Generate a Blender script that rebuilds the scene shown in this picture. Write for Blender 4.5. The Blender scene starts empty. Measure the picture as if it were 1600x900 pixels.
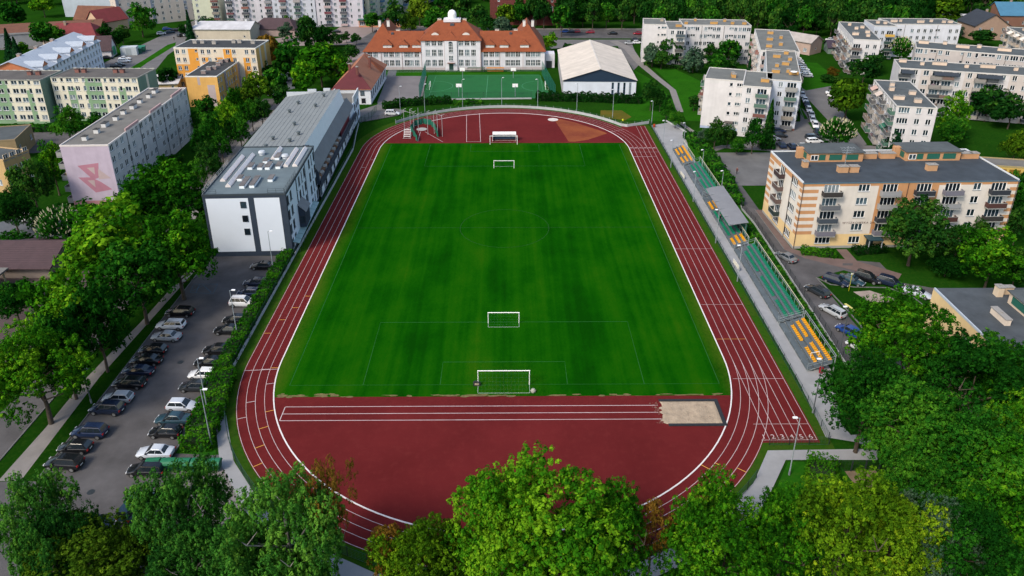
import bpy, math, random
import numpy as np
from mathutils import Vector, Matrix
SC = bpy.context.scene
COL = SC.collection
PI = math.pi
# ---------------------------------------------------------------- camera, sky, sun
CF, CCX, CCY, CK, CH, CPH = 1182., 800., 326., 522., 66.7, .007
CT = math.atan(CK / CF)
cam = bpy.data.cameras.new('camera'); camo = bpy.data.objects.new('camera', cam); COL.objects.link(camo)
camo.location = (0, 0, CH); camo.rotation_euler = (PI / 2 - CT, 0, -CPH)
cam.sensor_width = 36.; cam.lens = CF / 1600 * 36; cam.shift_y = (CCY - 450) / 1600.
cam.clip_start = 1.; cam.clip_end = 6000.
SC.camera = camo
SUN_EL, SUN_AZ = math.radians(44), math.radians(226)      # azimuth of the sun, counter-clockwise from +X
w = bpy.data.worlds.new('World'); SC.world = w; w.use_nodes = True
nt = w.node_tree
sky = nt.nodes.new('ShaderNodeTexSky'); sky.sky_type = 'NISHITA'; sky.sun_disc = False
sky.sun_elevation = SUN_EL; sky.sun_rotation = PI / 2 - SUN_AZ; sky.air_density = 1.2; sky.dust_density = 2.5; sky.ozone_density = 1.0
nt.links.new(sky.outputs[0], nt.nodes['Background'].inputs[0]); nt.nodes['Background'].inputs[1].default_value = .132
sl = bpy.data.lights.new('sun', 'SUN'); slo = bpy.data.objects.new('sun', sl); COL.objects.link(slo)
sl.energy = 1.85; sl.angle = math.radians(14); sl.color = (1., .90, .76)
sd = Vector((math.cos(SUN_AZ) * math.cos(SUN_EL), math.sin(SUN_AZ) * math.cos(SUN_EL), math.sin(SUN_EL)))
slo.rotation_euler = sd.to_track_quat('Z', 'Y').to_euler(); slo.location = (0, 0, 200)
SC.view_settings.view_transform = 'Standard'; SC.view_settings.look = 'None'
SC.view_settings.exposure = 0.78; SC.view_settings.gamma = 1.0
SC.cycles.max_bounces = 5; SC.cycles.diffuse_bounces = 2; SC.cycles.transmission_bounces = 3; SC.cycles.transparent_max_bounces = 4

def g(px, py, z=0.):
    """ground (or height z) point seen at a pixel of the 1600x900 photograph"""
    a = (px - CCX) / CF; b = -(py - CCY) / CF
    ct, st, cp, sp = math.cos(CT), math.sin(CT), math.cos(CPH), math.sin(CPH)
    d = (cp * a + sp * st * b + sp * ct, -sp * a + cp * st * b + cp * ct, ct * b - st)
    t = (z - CH) / d[2]
    return Vector((d[0] * t, d[1] * t, z))
def dist(p): return (Vector(p) - Vector((0, 0, CH))).length

# ---------------------------------------------------------------- mesh builder
class MB:
    def __init__(s): s.v = []; s.f = []; s.m = []
    def poly(s, pts, mi=0):
        n = len(s.v); s.v += [tuple(p) for p in pts]; s.f.append(list(range(n, n + len(pts)))); s.m.append(mi); return s
    def box(s, x0, y0, z0, x1, y1, z1, mi=0, top=None):
        n = len(s.v)
        s.v += [(x0, y0, z0), (x1, y0, z0), (x1, y1, z0), (x0, y1, z0), (x0, y0, z1), (x1, y0, z1), (x1, y1, z1), (x0, y1, z1)]
        for k, q in enumerate(((0, 3, 2, 1), (4, 5, 6, 7), (0, 1, 5, 4), (1, 2, 6, 5), (2, 3, 7, 6), (3, 0, 4, 7))):
            s.f.append([n + i for i in q]); s.m.append(top if (top is not None and k == 1) else mi)
        return s
    def prism(s, poly, z0, z1, mi=0, top=None):
        n = len(s.v); k = len(poly)
        s.v += [(p[0], p[1], z0) for p in poly] + [(p[0], p[1], z1) for p in poly]
        for i in range(k):
            j = (i + 1) % k; s.f.append([n + i, n + j, n + k + j, n + k + i]); s.m.append(mi)
        s.f.append([n + k + i for i in range(k)]); s.m.append(mi if top is None else top)
        s.f.append([n + i for i in reversed(range(k))]); s.m.append(mi)
        return s
    def ext(s, prof, x0, x1, mi=0):                     # profile in (y, z) extruded along x
        n = len(s.v); k = len(prof)
        s.v += [(x0, p[0], p[1]) for p in prof] + [(x1, p[0], p[1]) for p in prof]
        for i in range(k):
            j = (i + 1) % k; s.f.append([n + i, n + j, n + k + j, n + k + i]); s.m.append(mi)
        s.f.append([n + k + i for i in range(k)]); s.m.append(mi)
        s.f.append([n + i for i in reversed(range(k))]); s.m.append(mi)
        return s
    def tube(s, p0, p1, r0, r1=None, k=6, mi=0):
        p0 = Vector(p0); p1 = Vector(p1); r1 = r0 if r1 is None else r1
        d = (p1 - p0).normalized(); a = d.orthogonal().normalized(); b = d.cross(a); n = len(s.v)
        for p, r in ((p0, r0), (p1, r1)):
            for i in range(k):
                t = 2 * PI * i / k; s.v.append(tuple(p + (a * math.cos(t) + b * math.sin(t)) * r))
        for i in range(k):
            j = (i + 1) % k; s.f.append([n + i, n + j, n + k + j, n + k + i]); s.m.append(mi)
        s.f.append([n + k + i for i in range(k)]); s.m.append(mi)
        s.f.append([n + i for i in reversed(range(k))]); s.m.append(mi)
        return s
    def lathe(s, prof, k=16, mi=0, c=(0, 0, 0)):       # prof: (r, z)
        n = len(s.v)
        for r, z in prof:
            for i in range(k):
                t = 2 * PI * i / k; s.v.append((c[0] + r * math.cos(t), c[1] + r * math.sin(t), c[2] + z))
        for a in range(len(prof) - 1):
            for i in range(k):
                j = (i + 1) % k; s.f.append([n + a * k + i, n + a * k + j, n + (a + 1) * k + j, n + (a + 1) * k + i]); s.m.append(mi)
        return s
    def mesh(s, name, mats, smooth=None):
        me = bpy.data.meshes.new(name); me.from_pydata(s.v, [], s.f)
        for m in (mats if isinstance(mats, (list, tuple)) else [mats]): me.materials.append(m)
        me.polygons.foreach_set('material_index', s.m)
        if smooth is not None:
            me.shade_smooth(); me.set_sharp_from_angle(angle=math.radians(smooth))
        me.update(); return me

def ob(name, data, parent=None, loc=(0, 0, 0), rz=0., scale=None, kind=None):
    o = bpy.data.objects.new(name, data); COL.objects.link(o)
    o.location = loc; o.rotation_euler = (0, 0, rz)
    if scale is not None: o.scale = scale
    if parent is not None: o.parent = parent
    if kind: o['kind'] = kind
    return o
def tag(o, label, cat, group=None):
    o['label'] = label; o['category'] = cat
    if group: o['group'] = group
    return o
def thing(name, label, cat, loc=(0, 0, 0), rz=0., group=None):
    o = ob(name, None, None, loc, rz); o.empty_display_size = .3
    return tag(o, label, cat, group)
def struct(name, mb, mats, parent=None):
    o = ob(name, mb.mesh(name, mats), parent)
    if parent is None: o['kind'] = 'structure'
    return o

# ---------------------------------------------------------------- materials
_M = {}
def lin(c):
    if isinstance(c, str):
        v = [int(c[i:i + 2], 16) / 255 for i in (0, 2, 4)]
        return tuple((x / 12.92 if x <= .04045 else ((x + .055) / 1.055) ** 2.4) for x in v)
    return tuple(c)
def mat(name, col, rough=.85, var=.12, scale=.8, col2=None, spec=.3, metal=0., bump=0., bscale=None, streak=0., obj=False, rand=0.):
    """procedural material: base colour broken by two noises (world space or object space), optional per-object spread"""
    if name in _M: return _M[name]
    m = bpy.data.materials.new(name); m.use_nodes = True; n = m.node_tree.nodes; l = m.node_tree.links
    b = n['Principled BSDF']; b.inputs['Roughness'].default_value = rough; b.inputs['Metallic'].default_value = metal
    b.inputs['Specular IOR Level'].default_value = spec
    c = lin(col); c2 = lin(col2) if col2 is not None else tuple(max(0, x * (1 - var * 1.6)) for x in c)
    if obj: tc = n.new('ShaderNodeTexCoord'); vec = tc.outputs['Object']
    else: tc = n.new('ShaderNodeNewGeometry'); vec = tc.outputs['Position']
    nz = n.new('ShaderNodeTexNoise'); nz.inputs['Scale'].default_value = scale; nz.inputs['Detail'].default_value = 6; nz.inputs['Roughness'].default_value = .62
    l.new(vec, nz.inputs['Vector'])
    rp = n.new('ShaderNodeValToRGB'); rp.color_ramp.elements[0].position = .3; rp.color_ramp.elements[1].position = .7
    rp.color_ramp.elements[0].color = (*c2, 1); rp.color_ramp.elements[1].color = (*c, 1)
    l.new(nz.outputs['Fac'], rp.inputs['Fac']); out = rp.outputs['Color']
    if streak > 0:                                       # weather streaks: noise stretched along z
        mp = n.new('ShaderNodeMapping'); mp.inputs['Scale'].default_value = (1.6, 1.6, .07); l.new(vec, mp.inputs['Vector'])
        n2 = n.new('ShaderNodeTexNoise'); n2.inputs['Scale'].default_value = 1.; n2.inputs['Detail'].default_value = 4; l.new(mp.outputs[0], n2.inputs['Vector'])
        r2 = n.new('ShaderNodeMapRange'); r2.inputs[1].default_value = .35; r2.inputs[2].default_value = .75; r2.inputs[3].default_value = 1.; r2.inputs[4].default_value = 1 - streak
        l.new(n2.outputs['Fac'], r2.inputs[0])
        mx = n.new('ShaderNodeMix'); mx.data_type = 'RGBA'; mx.blend_type = 'MULTIPLY'; mx.inputs[0].default_value = 1.
        l.new(out, mx.inputs[6]); l.new(r2.outputs[0], mx.inputs[7]); out = mx.outputs[2]
    if rand > 0:
        oi = n.new('ShaderNodeObjectInfo'); r3 = n.new('ShaderNodeMapRange'); r3.inputs[3].default_value = 1 - rand; r3.inputs[4].default_value = 1 + rand
        l.new(oi.outputs['Random'], r3.inputs[0])
        mx = n.new('ShaderNodeMix'); mx.data_type = 'RGBA'; mx.blend_type = 'MULTIPLY'; mx.inputs[0].default_value = 1.
        l.new(out, mx.inputs[6]); l.new(r3.outputs[0], mx.inputs[7]); out = mx.outputs[2]
    l.new(out, b.inputs['Base Color'])
    if bump > 0:
        bn = n.new('ShaderNodeTexNoise'); bn.inputs['Scale'].default_value = bscale or scale * 8; bn.inputs['Detail'].default_value = 4; l.new(vec, bn.inputs['Vector'])
        bp = n.new('ShaderNodeBump'); bp.inputs['Strength'].default_value = bump; bp.inputs['Distance'].default_value = .1
        l.new(bn.outputs['Fac'], bp.inputs['Height']); l.new(bp.outputs[0], b.inputs['Normal'])
    _M[name] = m; return m
def plaster(c):
    k = c if isinstance(c, str) else '_'.join('%.2f' % x for x in c)
    return mat('plaster_' + k, c, .9, .10, .35, streak=.07, bump=.15, bscale=6.)
def paint(c, rough=.5):
    k = c if isinstance(c, str) else '_'.join('%.2f' % x for x in c)
    return mat('paint_' + k, c, rough, .06, 3., spec=.4)
def tiles(name, c, c2):
    m = mat(name, c, .8, .2, .5, col2=c2, streak=.12)
    n = m.node_tree.nodes; l = m.node_tree.links
    if 'tw' not in n:
        tc = n.new('ShaderNodeNewGeometry'); wv = n.new('ShaderNodeTexWave'); wv.name = 'tw'; wv.bands_direction = 'Z'; wv.inputs['Scale'].default_value = 1.6; wv.inputs['Distortion'].default_value = .6
        l.new(tc.outputs['Position'], wv.inputs['Vector']); bp = n.new('ShaderNodeBump'); bp.inputs['Strength'].default_value = .5; bp.inputs['Distance'].default_value = .06
        l.new(wv.outputs['Fac'], bp.inputs['Height']); l.new(bp.outputs[0], n['Principled BSDF'].inputs['Normal'])
    return m
def glassmat():
    m = bpy.data.materials.new('window_glass'); m.use_nodes = True; n = m.node_tree.nodes; l = m.node_tree.links; b = n['Principled BSDF']
    oi = n.new('ShaderNodeObjectInfo'); rp = n.new('ShaderNodeValToRGB'); e = rp.color_ramp.elements
    e[0].position = 0; e[0].color = (.006, .010, .016, 1); e[1].position = 1; e[1].color = (.22, .25, .27, 1)
    for p, c in ((.45, (.012, .022, .03)), (.7, (.03, .055, .075)), (.86, (.10, .15, .18))):
        x = rp.color_ramp.elements.new(p); x.color = (*c, 1)
    tc = n.new('ShaderNodeTexCoord'); nz = n.new('ShaderNodeTexNoise'); nz.inputs['Scale'].default_value = 1.3; l.new(tc.outputs['Object'], nz.inputs['Vector'])
    ad = n.new('ShaderNodeMath'); ad.operation = 'MULTIPLY_ADD'; ad.inputs[1].default_value = .5; l.new(nz.outputs['Fac'], ad.inputs[0])
    sb = n.new('ShaderNodeMath'); sb.operation = 'SUBTRACT'; sb.inputs[1].default_value = .25; l.new(oi.outputs['Random'], sb.inputs[0]); l.new(sb.outputs[0], ad.inputs[2])
    l.new(ad.outputs[0], rp.inputs['Fac']); l.new(rp.outputs[0], b.inputs['Base Color'])
    b.inputs['Roughness'].default_value = .12; b.inputs['Specular IOR Level'].default_value = .45
    return m
GLASS = glassmat()
WHITE = paint('e6e6e2'); PVC = paint('eceeee'); DARKSTEEL = paint('2c3236'); STEEL = paint('8c949a'); NAVY = paint('1b2a40', .6)
BITUMEN = mat('bitumen', '52585a', .9, .22, .35, bump=.2, streak=0); BITUMEN2 = mat('bitumen_pale', '716f6b', .9, .2, .3, bump=.2)
SILL = paint('9aa0a4'); CONC = mat('concrete', '9b9c99', .9, .15, .6, bump=.2); ZINC = paint('b4bac0', .45)
# ================================================================ GROUND
NSH = [0]
def sheet(name, pts, z, m, parent=None):
    NSH[0] += 1; z += .00011 * NSH[0]
    mb = MB(); mb.poly([(p[0], p[1], z) for p in pts]); me = mb.mesh(name, m)
    if me.polygons[0].normal.z < 0: me.flip_normals()
    return ob(name, me, parent, kind=None if parent else 'structure')
def pp(*px): return [g(a, b) for a, b in px]
def grassmat(name, c, c2, c3=None, s=.12):
    m = mat(name, c, 1., .2, s, col2=c2, spec=0., bump=.5, bscale=3.)
    n = m.node_tree.nodes; l = m.node_tree.links
    if c3 and 'g3' not in n:
        b = n['Principled BSDF']; src = b.inputs['Base Color'].links[0].from_socket
        gm = n.new('ShaderNodeNewGeometry'); nz = n.new('ShaderNodeTexNoise'); nz.name = 'g3'; nz.inputs['Scale'].default_value = 1.7; nz.inputs['Detail'].default_value = 8; nz.inputs['Roughness'].default_value = .7
        l.new(gm.outputs['Position'], nz.inputs['Vector']); r = n.new('ShaderNodeMapRange'); r.inputs[1].default_value = .48; r.inputs[2].default_value = .75; l.new(nz.outputs['Fac'], r.inputs[0])
        mx = n.new('ShaderNodeMix'); mx.data_type = 'RGBA'; l.new(r.outputs[0], mx.inputs[0]); l.new(src, mx.inputs[6]); mx.inputs[7].default_value = (*lin(c3), 1); l.new(mx.outputs[2], b.inputs['Base Color'])
    return m
G_BASE = grassmat('grass_rough', (.011, .055, .004), (.006, .032, .003), (.026, .066, .007), .08)
G_LAWN = grassmat('grass_lawn', (.017, .098, .005), (.010, .062, .004), (.036, .105, .009), .2)
G_EDGE = grassmat('grass_edge', (.018, .074, .005), (.038, .068, .009), (.011, .054, .004), .3)
G_DRY = grassmat('grass_dry', (.12, .085, .015), (.045, .08, .012), (.13, .09, .02), .25)
ASPH = mat('asphalt', (.100, .096, .099), .92, .30, .22, bump=.25, bscale=20.); ASPH2 = mat('asphalt_blue', (.10, .11, .125), .92, .16, .2, bump=.25, bscale=20.)
G_VERGE = grassmat('grass_verge', (.008, .042, .003), (.005, .026, .002), (.018, .05, .005), .3)
ASPHL = mat('asphalt_pale', (.15, .145, .145), .92, .2, .15, bump=.2, bscale=20.)
PAVE = mat('paving', (.21, .195, .185), .92, .14, .5, bump=.25, bscale=9.); PAVEB = mat('paving_brown', (.15, .105, .095), .92, .18, .5, bump=.25, bscale=9.)
PATH = mat('concrete_path', (.285, .29, .30), .9, .12, .4, bump=.2, bscale=10.)
SAND = mat('sand', (.41, .325, .235), .95, .22, 1.2, bump=1., bscale=5.); DIRT = mat('dirt', (.20, .15, .10), .95, .2, .5, bump=.3)

def turfmat():
    m = bpy.data.materials.new('pitch_turf'); m.use_nodes = True; n = m.node_tree.nodes; l = m.node_tree.links; b = n['Principled BSDF']
    b.inputs['Roughness'].default_value = 1.; b.inputs['Specular IOR Level'].default_value = .0
    gm = n.new('ShaderNodeNewGeometry')
    def noise(sc, sx, sy, det=4, r=.55):
        mp = n.new('ShaderNodeMapping'); mp.inputs['Scale'].default_value = (sx, sy, 1); l.new(gm.outputs['Position'], mp.inputs['Vector'])
        nz = n.new('ShaderNodeTexNoise'); nz.inputs['Scale'].default_value = sc; nz.inputs['Detail'].default_value = det; nz.inputs['Roughness'].default_value = r; l.new(mp.outputs[0], nz.inputs['Vector']); return nz.outputs['Fac']
    stripe = noise(1., .19, .006, 2)          # broad mowing stripes along the pitch
    fine = noise(1., .9, .02, 3)              # narrow mower passes
    blot = noise(.12, 1, .6, 7, .65); blade = noise(3.2, 1, .5, 8, .75)
    def mr(x, a, bb, c, d):
        r = n.new('ShaderNodeMapRange'); r.inputs[1].default_value = a; r.inputs[2].default_value = bb; r.inputs[3].default_value = c; r.inputs[4].default_value = d; l.new(x, r.inputs[0]); return r.outputs[0]
    def ma(op, x, y):
        k = n.new('ShaderNodeMath'); k.operation = op
        for i, v in enumerate((x, y)):
            if isinstance(v, float): k.inputs[i].default_value = v
            else: l.new(v, k.inputs[i])
        return k.outputs[0]
    t = ma('ADD', ma('ADD', ma('MULTIPLY', stripe, .75), ma('MULTIPLY', fine, .38)), ma('ADD', ma('MULTIPLY', blot, .75), ma('MULTIPLY', blade, .28)))
    rp = n.new('ShaderNodeValToRGB'); e = rp.color_ramp.elements
    e[0].position = .30; e[0].color = (.0022, .041, .0010, 1); e[1].position = .84; e[1].color = (.021, .084, .002, 1)
    for p, c in ((.44, (.003, .056, .001)), (.55, (.0055, .069, .0012)), (.68, (.010, .077, .0015))):
        x = e.new(p); x.color = (*c, 1)
    l.new(mr(t, .62, 1.52, 0., 1.), rp.inputs['Fac'])
    sx = n.new('ShaderNodeSeparateXYZ'); l.new(gm.outputs['Position'], sx.inputs[0]); ax = ma('ABSOLUTE', ma('ADD', sx.outputs['X'], .65), 0.)
    edge = ma('MULTIPLY', mr(ax, 30.6, 33.0, 0., 1.), mr(ma('ADD', blade, blot), .75, 1.15, .15, 1.))     # thin dry turf along the kerb
    gmth = ma('MULTIPLY', mr(ma('ABSOLUTE', ma('ADD', sx.outputs['X'], .55), 0.), 3., 7., 1., 0.), mr(ma('ABSOLUTE', ma('SUBTRACT', sx.outputs['Y'], 141.3), 0.), 46., 52., 0., 1.)); gmth = ma('MULTIPLY', gmth, mr(blade, .4, .65, 0., .8))
    mx = n.new('ShaderNodeMix'); mx.data_type = 'RGBA'; l.new(ma('MAXIMUM', ma('MULTIPLY', edge, .75), ma('MULTIPLY', gmth, .35)), mx.inputs[0]); l.new(rp.outputs[0], mx.inputs[6]); mx.inputs[7].default_value = (.058, .088, .008, 1); l.new(mx.outputs[2], b.inputs['Base Color'])
    bp = n.new('ShaderNodeBump'); bp.inputs['Strength'].default_value = .35; bp.inputs['Distance'].default_value = .08; l.new(blade, bp.inputs['Height']); l.new(bp.outputs[0], b.inputs['Normal'])
    return m
def trackmat(name, c, c2, wear):
    m = mat(name, c, .88, .1, .10, col2=c2, spec=.05, bump=.25, bscale=25.)
    n = m.node_tree.nodes; l = m.node_tree.links; b = n['Principled BSDF']; src = b.inputs['Base Color'].links[0].from_socket
    gm = n.new('ShaderNodeNewGeometry'); nz = n.new('ShaderNodeTexNoise'); nz.inputs['Scale'].default_value = .9; nz.inputs['Detail'].default_value = 10; nz.inputs['Roughness'].default_value = .75
    l.new(gm.outputs['Position'], nz.inputs['Vector']); r = n.new('ShaderNodeMapRange'); r.inputs[1].default_value = .5; r.inputs[2].default_value = .82; r.inputs[4].default_value = .5; l.new(nz.outputs['Fac'], r.inputs[0])
    mx = n.new('ShaderNodeMix'); mx.data_type = 'RGBA'; l.new(r.outputs[0], mx.inputs[0]); l.new(src, mx.inputs[6]); mx.inputs[7].default_value = (*wear, 1); l.new(mx.outputs[2], b.inputs['Base Color'])
    return m
TURF = turfmat()
TRACK = trackmat('tartan', (.124, .0150, .0158), (.092, .0108, .0115), (.158, .029, .026))
TRACKB = trackmat('tartan_worn', (.25, .075, .028), (.14, .030, .02), (.27, .10, .04))
LINE = mat('line_white', (.52, .44, .44), .8, .3, .5, col2=(.42, .30, .30)); LINEY = mat('line_orange', (.65, .33, .06), .8, .1, 1.); LINEG = mat('line_faint', (.006, .089, .012), .9, .5, .35, col2=(.005, .070, .004)); LINEF = mat('line_ghost', (.008, .080, .006), .9, .4, .3)

ZB = 0.
mb = MB(); mb.poly([(-2500, -600, -.02), (2500, -600, -.02), (2500, 3500, -.02), (-2500, 3500, -.02)])
ob('ground', mb.mesh('ground', G_BASE), kind='structure')
# urban ground left and far
sheet('street', [(-69, 40), (-63.2, 40), (-63.2, 86), (-63.2, 101), (-65.5, 122), (-70.8, 167), (-73.5, 200), (-73.5, 240), (-79, 240), (-78, 175), (-75.4, 171), (-69, 125), (-66, 106), (-68.7, 86)], .012, ASPH)
sheet('pavement', [(-61.3, 70.4), (-58.4, 70.4), (-58.6, 79), (-59.0, 86), (-59.1, 91), (-57.8, 106), (-57.0, 118), (-57.0, 127.8), (-58.8, 127.8), (-59.7, 106), (-61, 91), (-60.9, 80)], .018, PAVE)
sheet('car_park', [(-56.7, 70.3), (-63.3, 70.3), (-63.3, 50), (-34.5, 50), (-31, 68), (-34.5, 74.6), (-42.2, 75), (-41.9, 92), (-41.9, 129), (-56.6, 129), (-56.6, 110)], .012, ASPH)
sheet('pavement', [(-38.8, 70.4), (-34.6, 74.4), (-29.5, 66.8), (-33, 62.5), (-38, 62)], .020, PAVE)
for x0, y0, x1, y1 in ((-36.4, 68.2, -35.2, 69.3), (-51.5, 97, -49.8, 103), (-49.2, 84.5, -47.8, 86), (-50.5, 118, -48.9, 119.3), (-53, 77, -51.8, 80.5), (62.5, 124.3, 64.4, 125.2), (52.2, 108, 53.0, 114)):
    sheet('asphalt_patch', [(x0, y0), (x1, y0), (x1 + .4, y1), (x0 + .4, y1)], .028, ASPH)
sheet('driveway', [(-100, 80), (-74, 92), (-68.5, 108), (-70, 126), (-84, 121), (-100, 122)], .010, mat('drive_brown', (.085, .062, .062), .92, .2, .3))
sheet('yard', [(-110, 126), (-86, 131), (-80, 150), (-98, 152), (-112, 140)], .008, ASPH2)
sheet('street', pp((150, 104), (230, 66), (290, 38), (345, 12), (362, 18), (318, 52), (290, 66), (262, 86), (236, 118), (170, 122)), .008, ASPHL)
sheet('verge', pp((197, 110), (226, 93), (262, 70), (275, 66), (274, 71), (230, 98), (212, 111)), .018, G_LAWN)
sheet('plaza', pp((430, 60), (520, 50), (590, 0), (598, -15), (690, -15), (660, 14), (622, 34), (600, 62), (575, 90), (540, 105), (545, 70), (440, 72)), .008, mat('plaza_paving', (.25, .20, .19), .92, .15, .1))
sheet('road', pp((540, 74), (600, 40), (800, 46), (1020, 46), (1100, 30), (1100, 40), (1020, 60), (800, 60), (610, 56), (560, 86)), .016, ASPH)
sheet('pavement', pp((540, 72), (600, 39), (800, 44.5), (1020, 44.5), (1020, 46), (800, 46), (600, 40.5)), .02, PAVE)
sheet('yard', pp((855, 62), (985, 62), (1000, 100), (990, 110), (965, 72), (860, 76)), .02, ASPHL)
sheet('yard', pp((0, 205), (120, 195), (150, 222), (110, 235), (40, 240), (0, 250)), .008, ASPH)
sheet('yard', pp((400, 110), (460, 112), (470, 135), (420, 150), (390, 130)), .008, ASPH2)
sheet('yard', pp((0, 60), (60, 40), (120, 40), (140, 60), (100, 75), (0, 78)), .008, ASPHL)
sheet('lane', [(-41, 232), (-37, 232), (-41, 279), (-44, 279)], .02, ASPH2)
sheet('lane', [(-45, 213), (-33, 221), (-31, 226), (-38, 231), (-41, 233), (-46, 226)], .024, ASPHL)
sheet('asphalt_court', [(-41.5, 235.2), (-27.4, 236.6), (-29, 270), (-43, 270)], .026, mat('court_asphalt', (.17, .16, .165), .92, .15, .2))
# school lawn, court
sheet('lawn', pp((598, 112), (856, 112), (862, 120), (668, 120), (600, 120)), .016, G_LAWN)
sheet('sports_court', [(-27.3, 238.8), (14.8, 239.8), (11.8, 272), (-28.6, 271.5)], .034, mat('court_green', (.006, .108, .024), .9, .12, .3, bump=.2))
CTM = mat('court_line', (.10, .33, .18), .85, .2, 1.)
# right-hand ground
sheet('lawn', [(33, 216), (52, 214), (54, 232), (52, 262), (46, 285), (42, 290), (42.8, 238), (33, 232)], .012, G_LAWN)
sheet('lawn', [(53, 215), (60, 214), (66, 235), (72, 250), (62, 284), (55, 288), (57, 255)], .012, G_LAWN)
sheet('dirt_patch', [(28, 219), (35, 215.5), (37.5, 219), (35.5, 226), (29, 226)], .022, G_DRY)
sheet('dirt_patch', [(62, 240), (67, 236), (68, 242), (64, 246)], .022, DIRT)
sheet('footpath', [(45, 332), (48.5, 333), (53, 318), (52.8, 291), (55, 268), (57.2, 250), (54.2, 224), (52.2, 224), (55, 250), (52.6, 268), (50.2, 288), (49, 316)], .020, PAVE)
sheet('footpath', pp((1063, 190), (1090, 208), (1082, 216), (1112, 235), (1104, 232), (1078, 214), (1080, 207), (1060, 192)), .020, PAVE)
sheet('driveway', [(53, 186.5), (58, 190.5), (67.5, 188.6), (72, 186.6), (96, 186), (100, 192), (92, 193), (92, 200), (92, 235), (97, 247), (112, 252), (112, 262), (99, 300), (95, 310), (88, 308), (97, 262), (99, 249), (87, 215), (82, 206), (72, 198), (68, 192), (64, 191.5), (58, 193), (52, 189.5)], .012, ASPHL)
sheet('yard', [(56, 190.5), (86, 190), (92, 214), (83.5, 214), (82, 207), (76, 207), (70, 197.5), (57, 192)], .018, ASPHL)
sheet('driveway', [(92.5, 191), (97, 193), (104, 228), (112, 246), (112, 253), (99, 249)], .016, ASPHL)
for pts in ([(88.6, 216.5), (89.8, 216.5), (94, 239), (92.5, 241)], [(86.8, 203), (90, 200.5), (90.5, 212), (88.4, 213.5)]):
    sheet('verge', pts, .030, G_LAWN)
sheet('lawn', [(101, 249), (112, 255), (118, 262), (120, 290), (108, 292), (100, 268)], .026, G_LAWN)
sheet('driveway', [(50.2, 92), (58, 88), (60, 100), (56.5, 101.5), (55.8, 119.8), (62, 122.5), (77, 110), (84, 108), (84, 112), (70, 118), (70, 125.5), (62, 127), (57, 127.5), (54.8, 131), (54.8, 150), (55, 165), (66.5, 186.6), (53, 186.6), (53.8, 164), (51.2, 149), (51.6, 142)], .010, ASPH)
sheet('forecourt', [(52.6, 164), (72, 164), (72, 187), (55, 187)], .016, mat('asphalt_worn', (.135, .135, .135), .92, .22, .18, bump=.2))
sheet('pavement', [(53.8, 150), (55.4, 150), (55.4, 131.5), (60, 127.6), (64, 126.8), (64, 131), (66, 131), (66, 126), (72, 121), (70, 118.5), (61, 124.2), (56.6, 127.2), (53.8, 131)], .022, PAVEB)
LAWNP = pp((1275, 434), (1298, 445), (1335, 449), (1388, 450), (1428, 466), (1462, 492), (1440, 560), (1365, 545), (1344, 508), (1316, 476), (1288, 447)); sheet('lawn', LAWNP, .018, G_VERGE)
sheet('sand_patch', [(60.4, 114.6), (63.5, 115), (66.6, 112.2), (66, 110.6), (61.6, 111.4)], .030, mat('sand_pale', (.33, .27, .23), .95, .2, .8))
sheet('walkway', [(41.2, 77.4), (44.9, 76.4), (44.2, 80), (47.6, 92), (47.9, 189), (50.9, 205), (49.5, 214.2), (41.9, 210.5), (41.9, 131), (41.9, 90)], .018, PATH)
sheet('walkway', [(41.2, 77.4), (44.9, 76.4), (46, 75.2), (32.9, 75.0), (29.4, 69.4), (21, 61.5), (10, 56.4), (-2, 54.9), (-14, 57), (-22, 61), (-28.4, 66.3), (-34.1, 73.6), (-38.5, 83.5), (-39.6, 89.2), (-41, 89.2), (-40, 83.5), (-35.8, 73.5), (-30, 65.3), (-23, 59), (-14, 54.6), (-2, 52.3), (10, 53.8), (22, 59.4), (27.5, 63.2), (31.6, 68.8), (34.6, 73.3), (46, 73.2), (47.4, 76), (46.5, 78)], .022, PATH)
sheet('dirt_path', [(41, 71.4), (45, 71.4), (47, 60), (45, 56), (43, 62)], .010, DIRT)
sheet('lawn', [(31.9, 68.6), (34.8, 73.0), (41, 72.9), (42, 62), (34, 58), (27.5, 63)], .012, G_LAWN)
sheet('lawn', [(47.9, 92), (50.1, 94), (51.5, 143), (51.2, 149), (53.6, 164), (53, 186), (50.5, 200), (47.9, 190)], .012, G_LAWN)
sheet('lawn', [(-63.2, 70.6), (-61, 70.6), (-60.9, 91), (-59.6, 106), (-58.7, 128), (-63.6, 128), (-63.2, 101)], .010, G_VERGE)
sheet('lawn', [(-58.6, 70.6), (-56.7, 70.6), (-56.6, 128), (-57.2, 128), (-59.2, 91)], .014, G_VERGE)
sheet('lawn', [(-41.8, 75), (-36.6, 74.6), (-40.2, 83), (-41.4, 90), (-41.8, 92)], .016, G_LAWN)
sheet('sidewalk', [(-74, 240), (-71.5, 238), (-71.3, 200), (-69.8, 168), (-66, 146), (-67.6, 146), (-71.4, 168), (-73.4, 200)], .02, PAVE)

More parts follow.
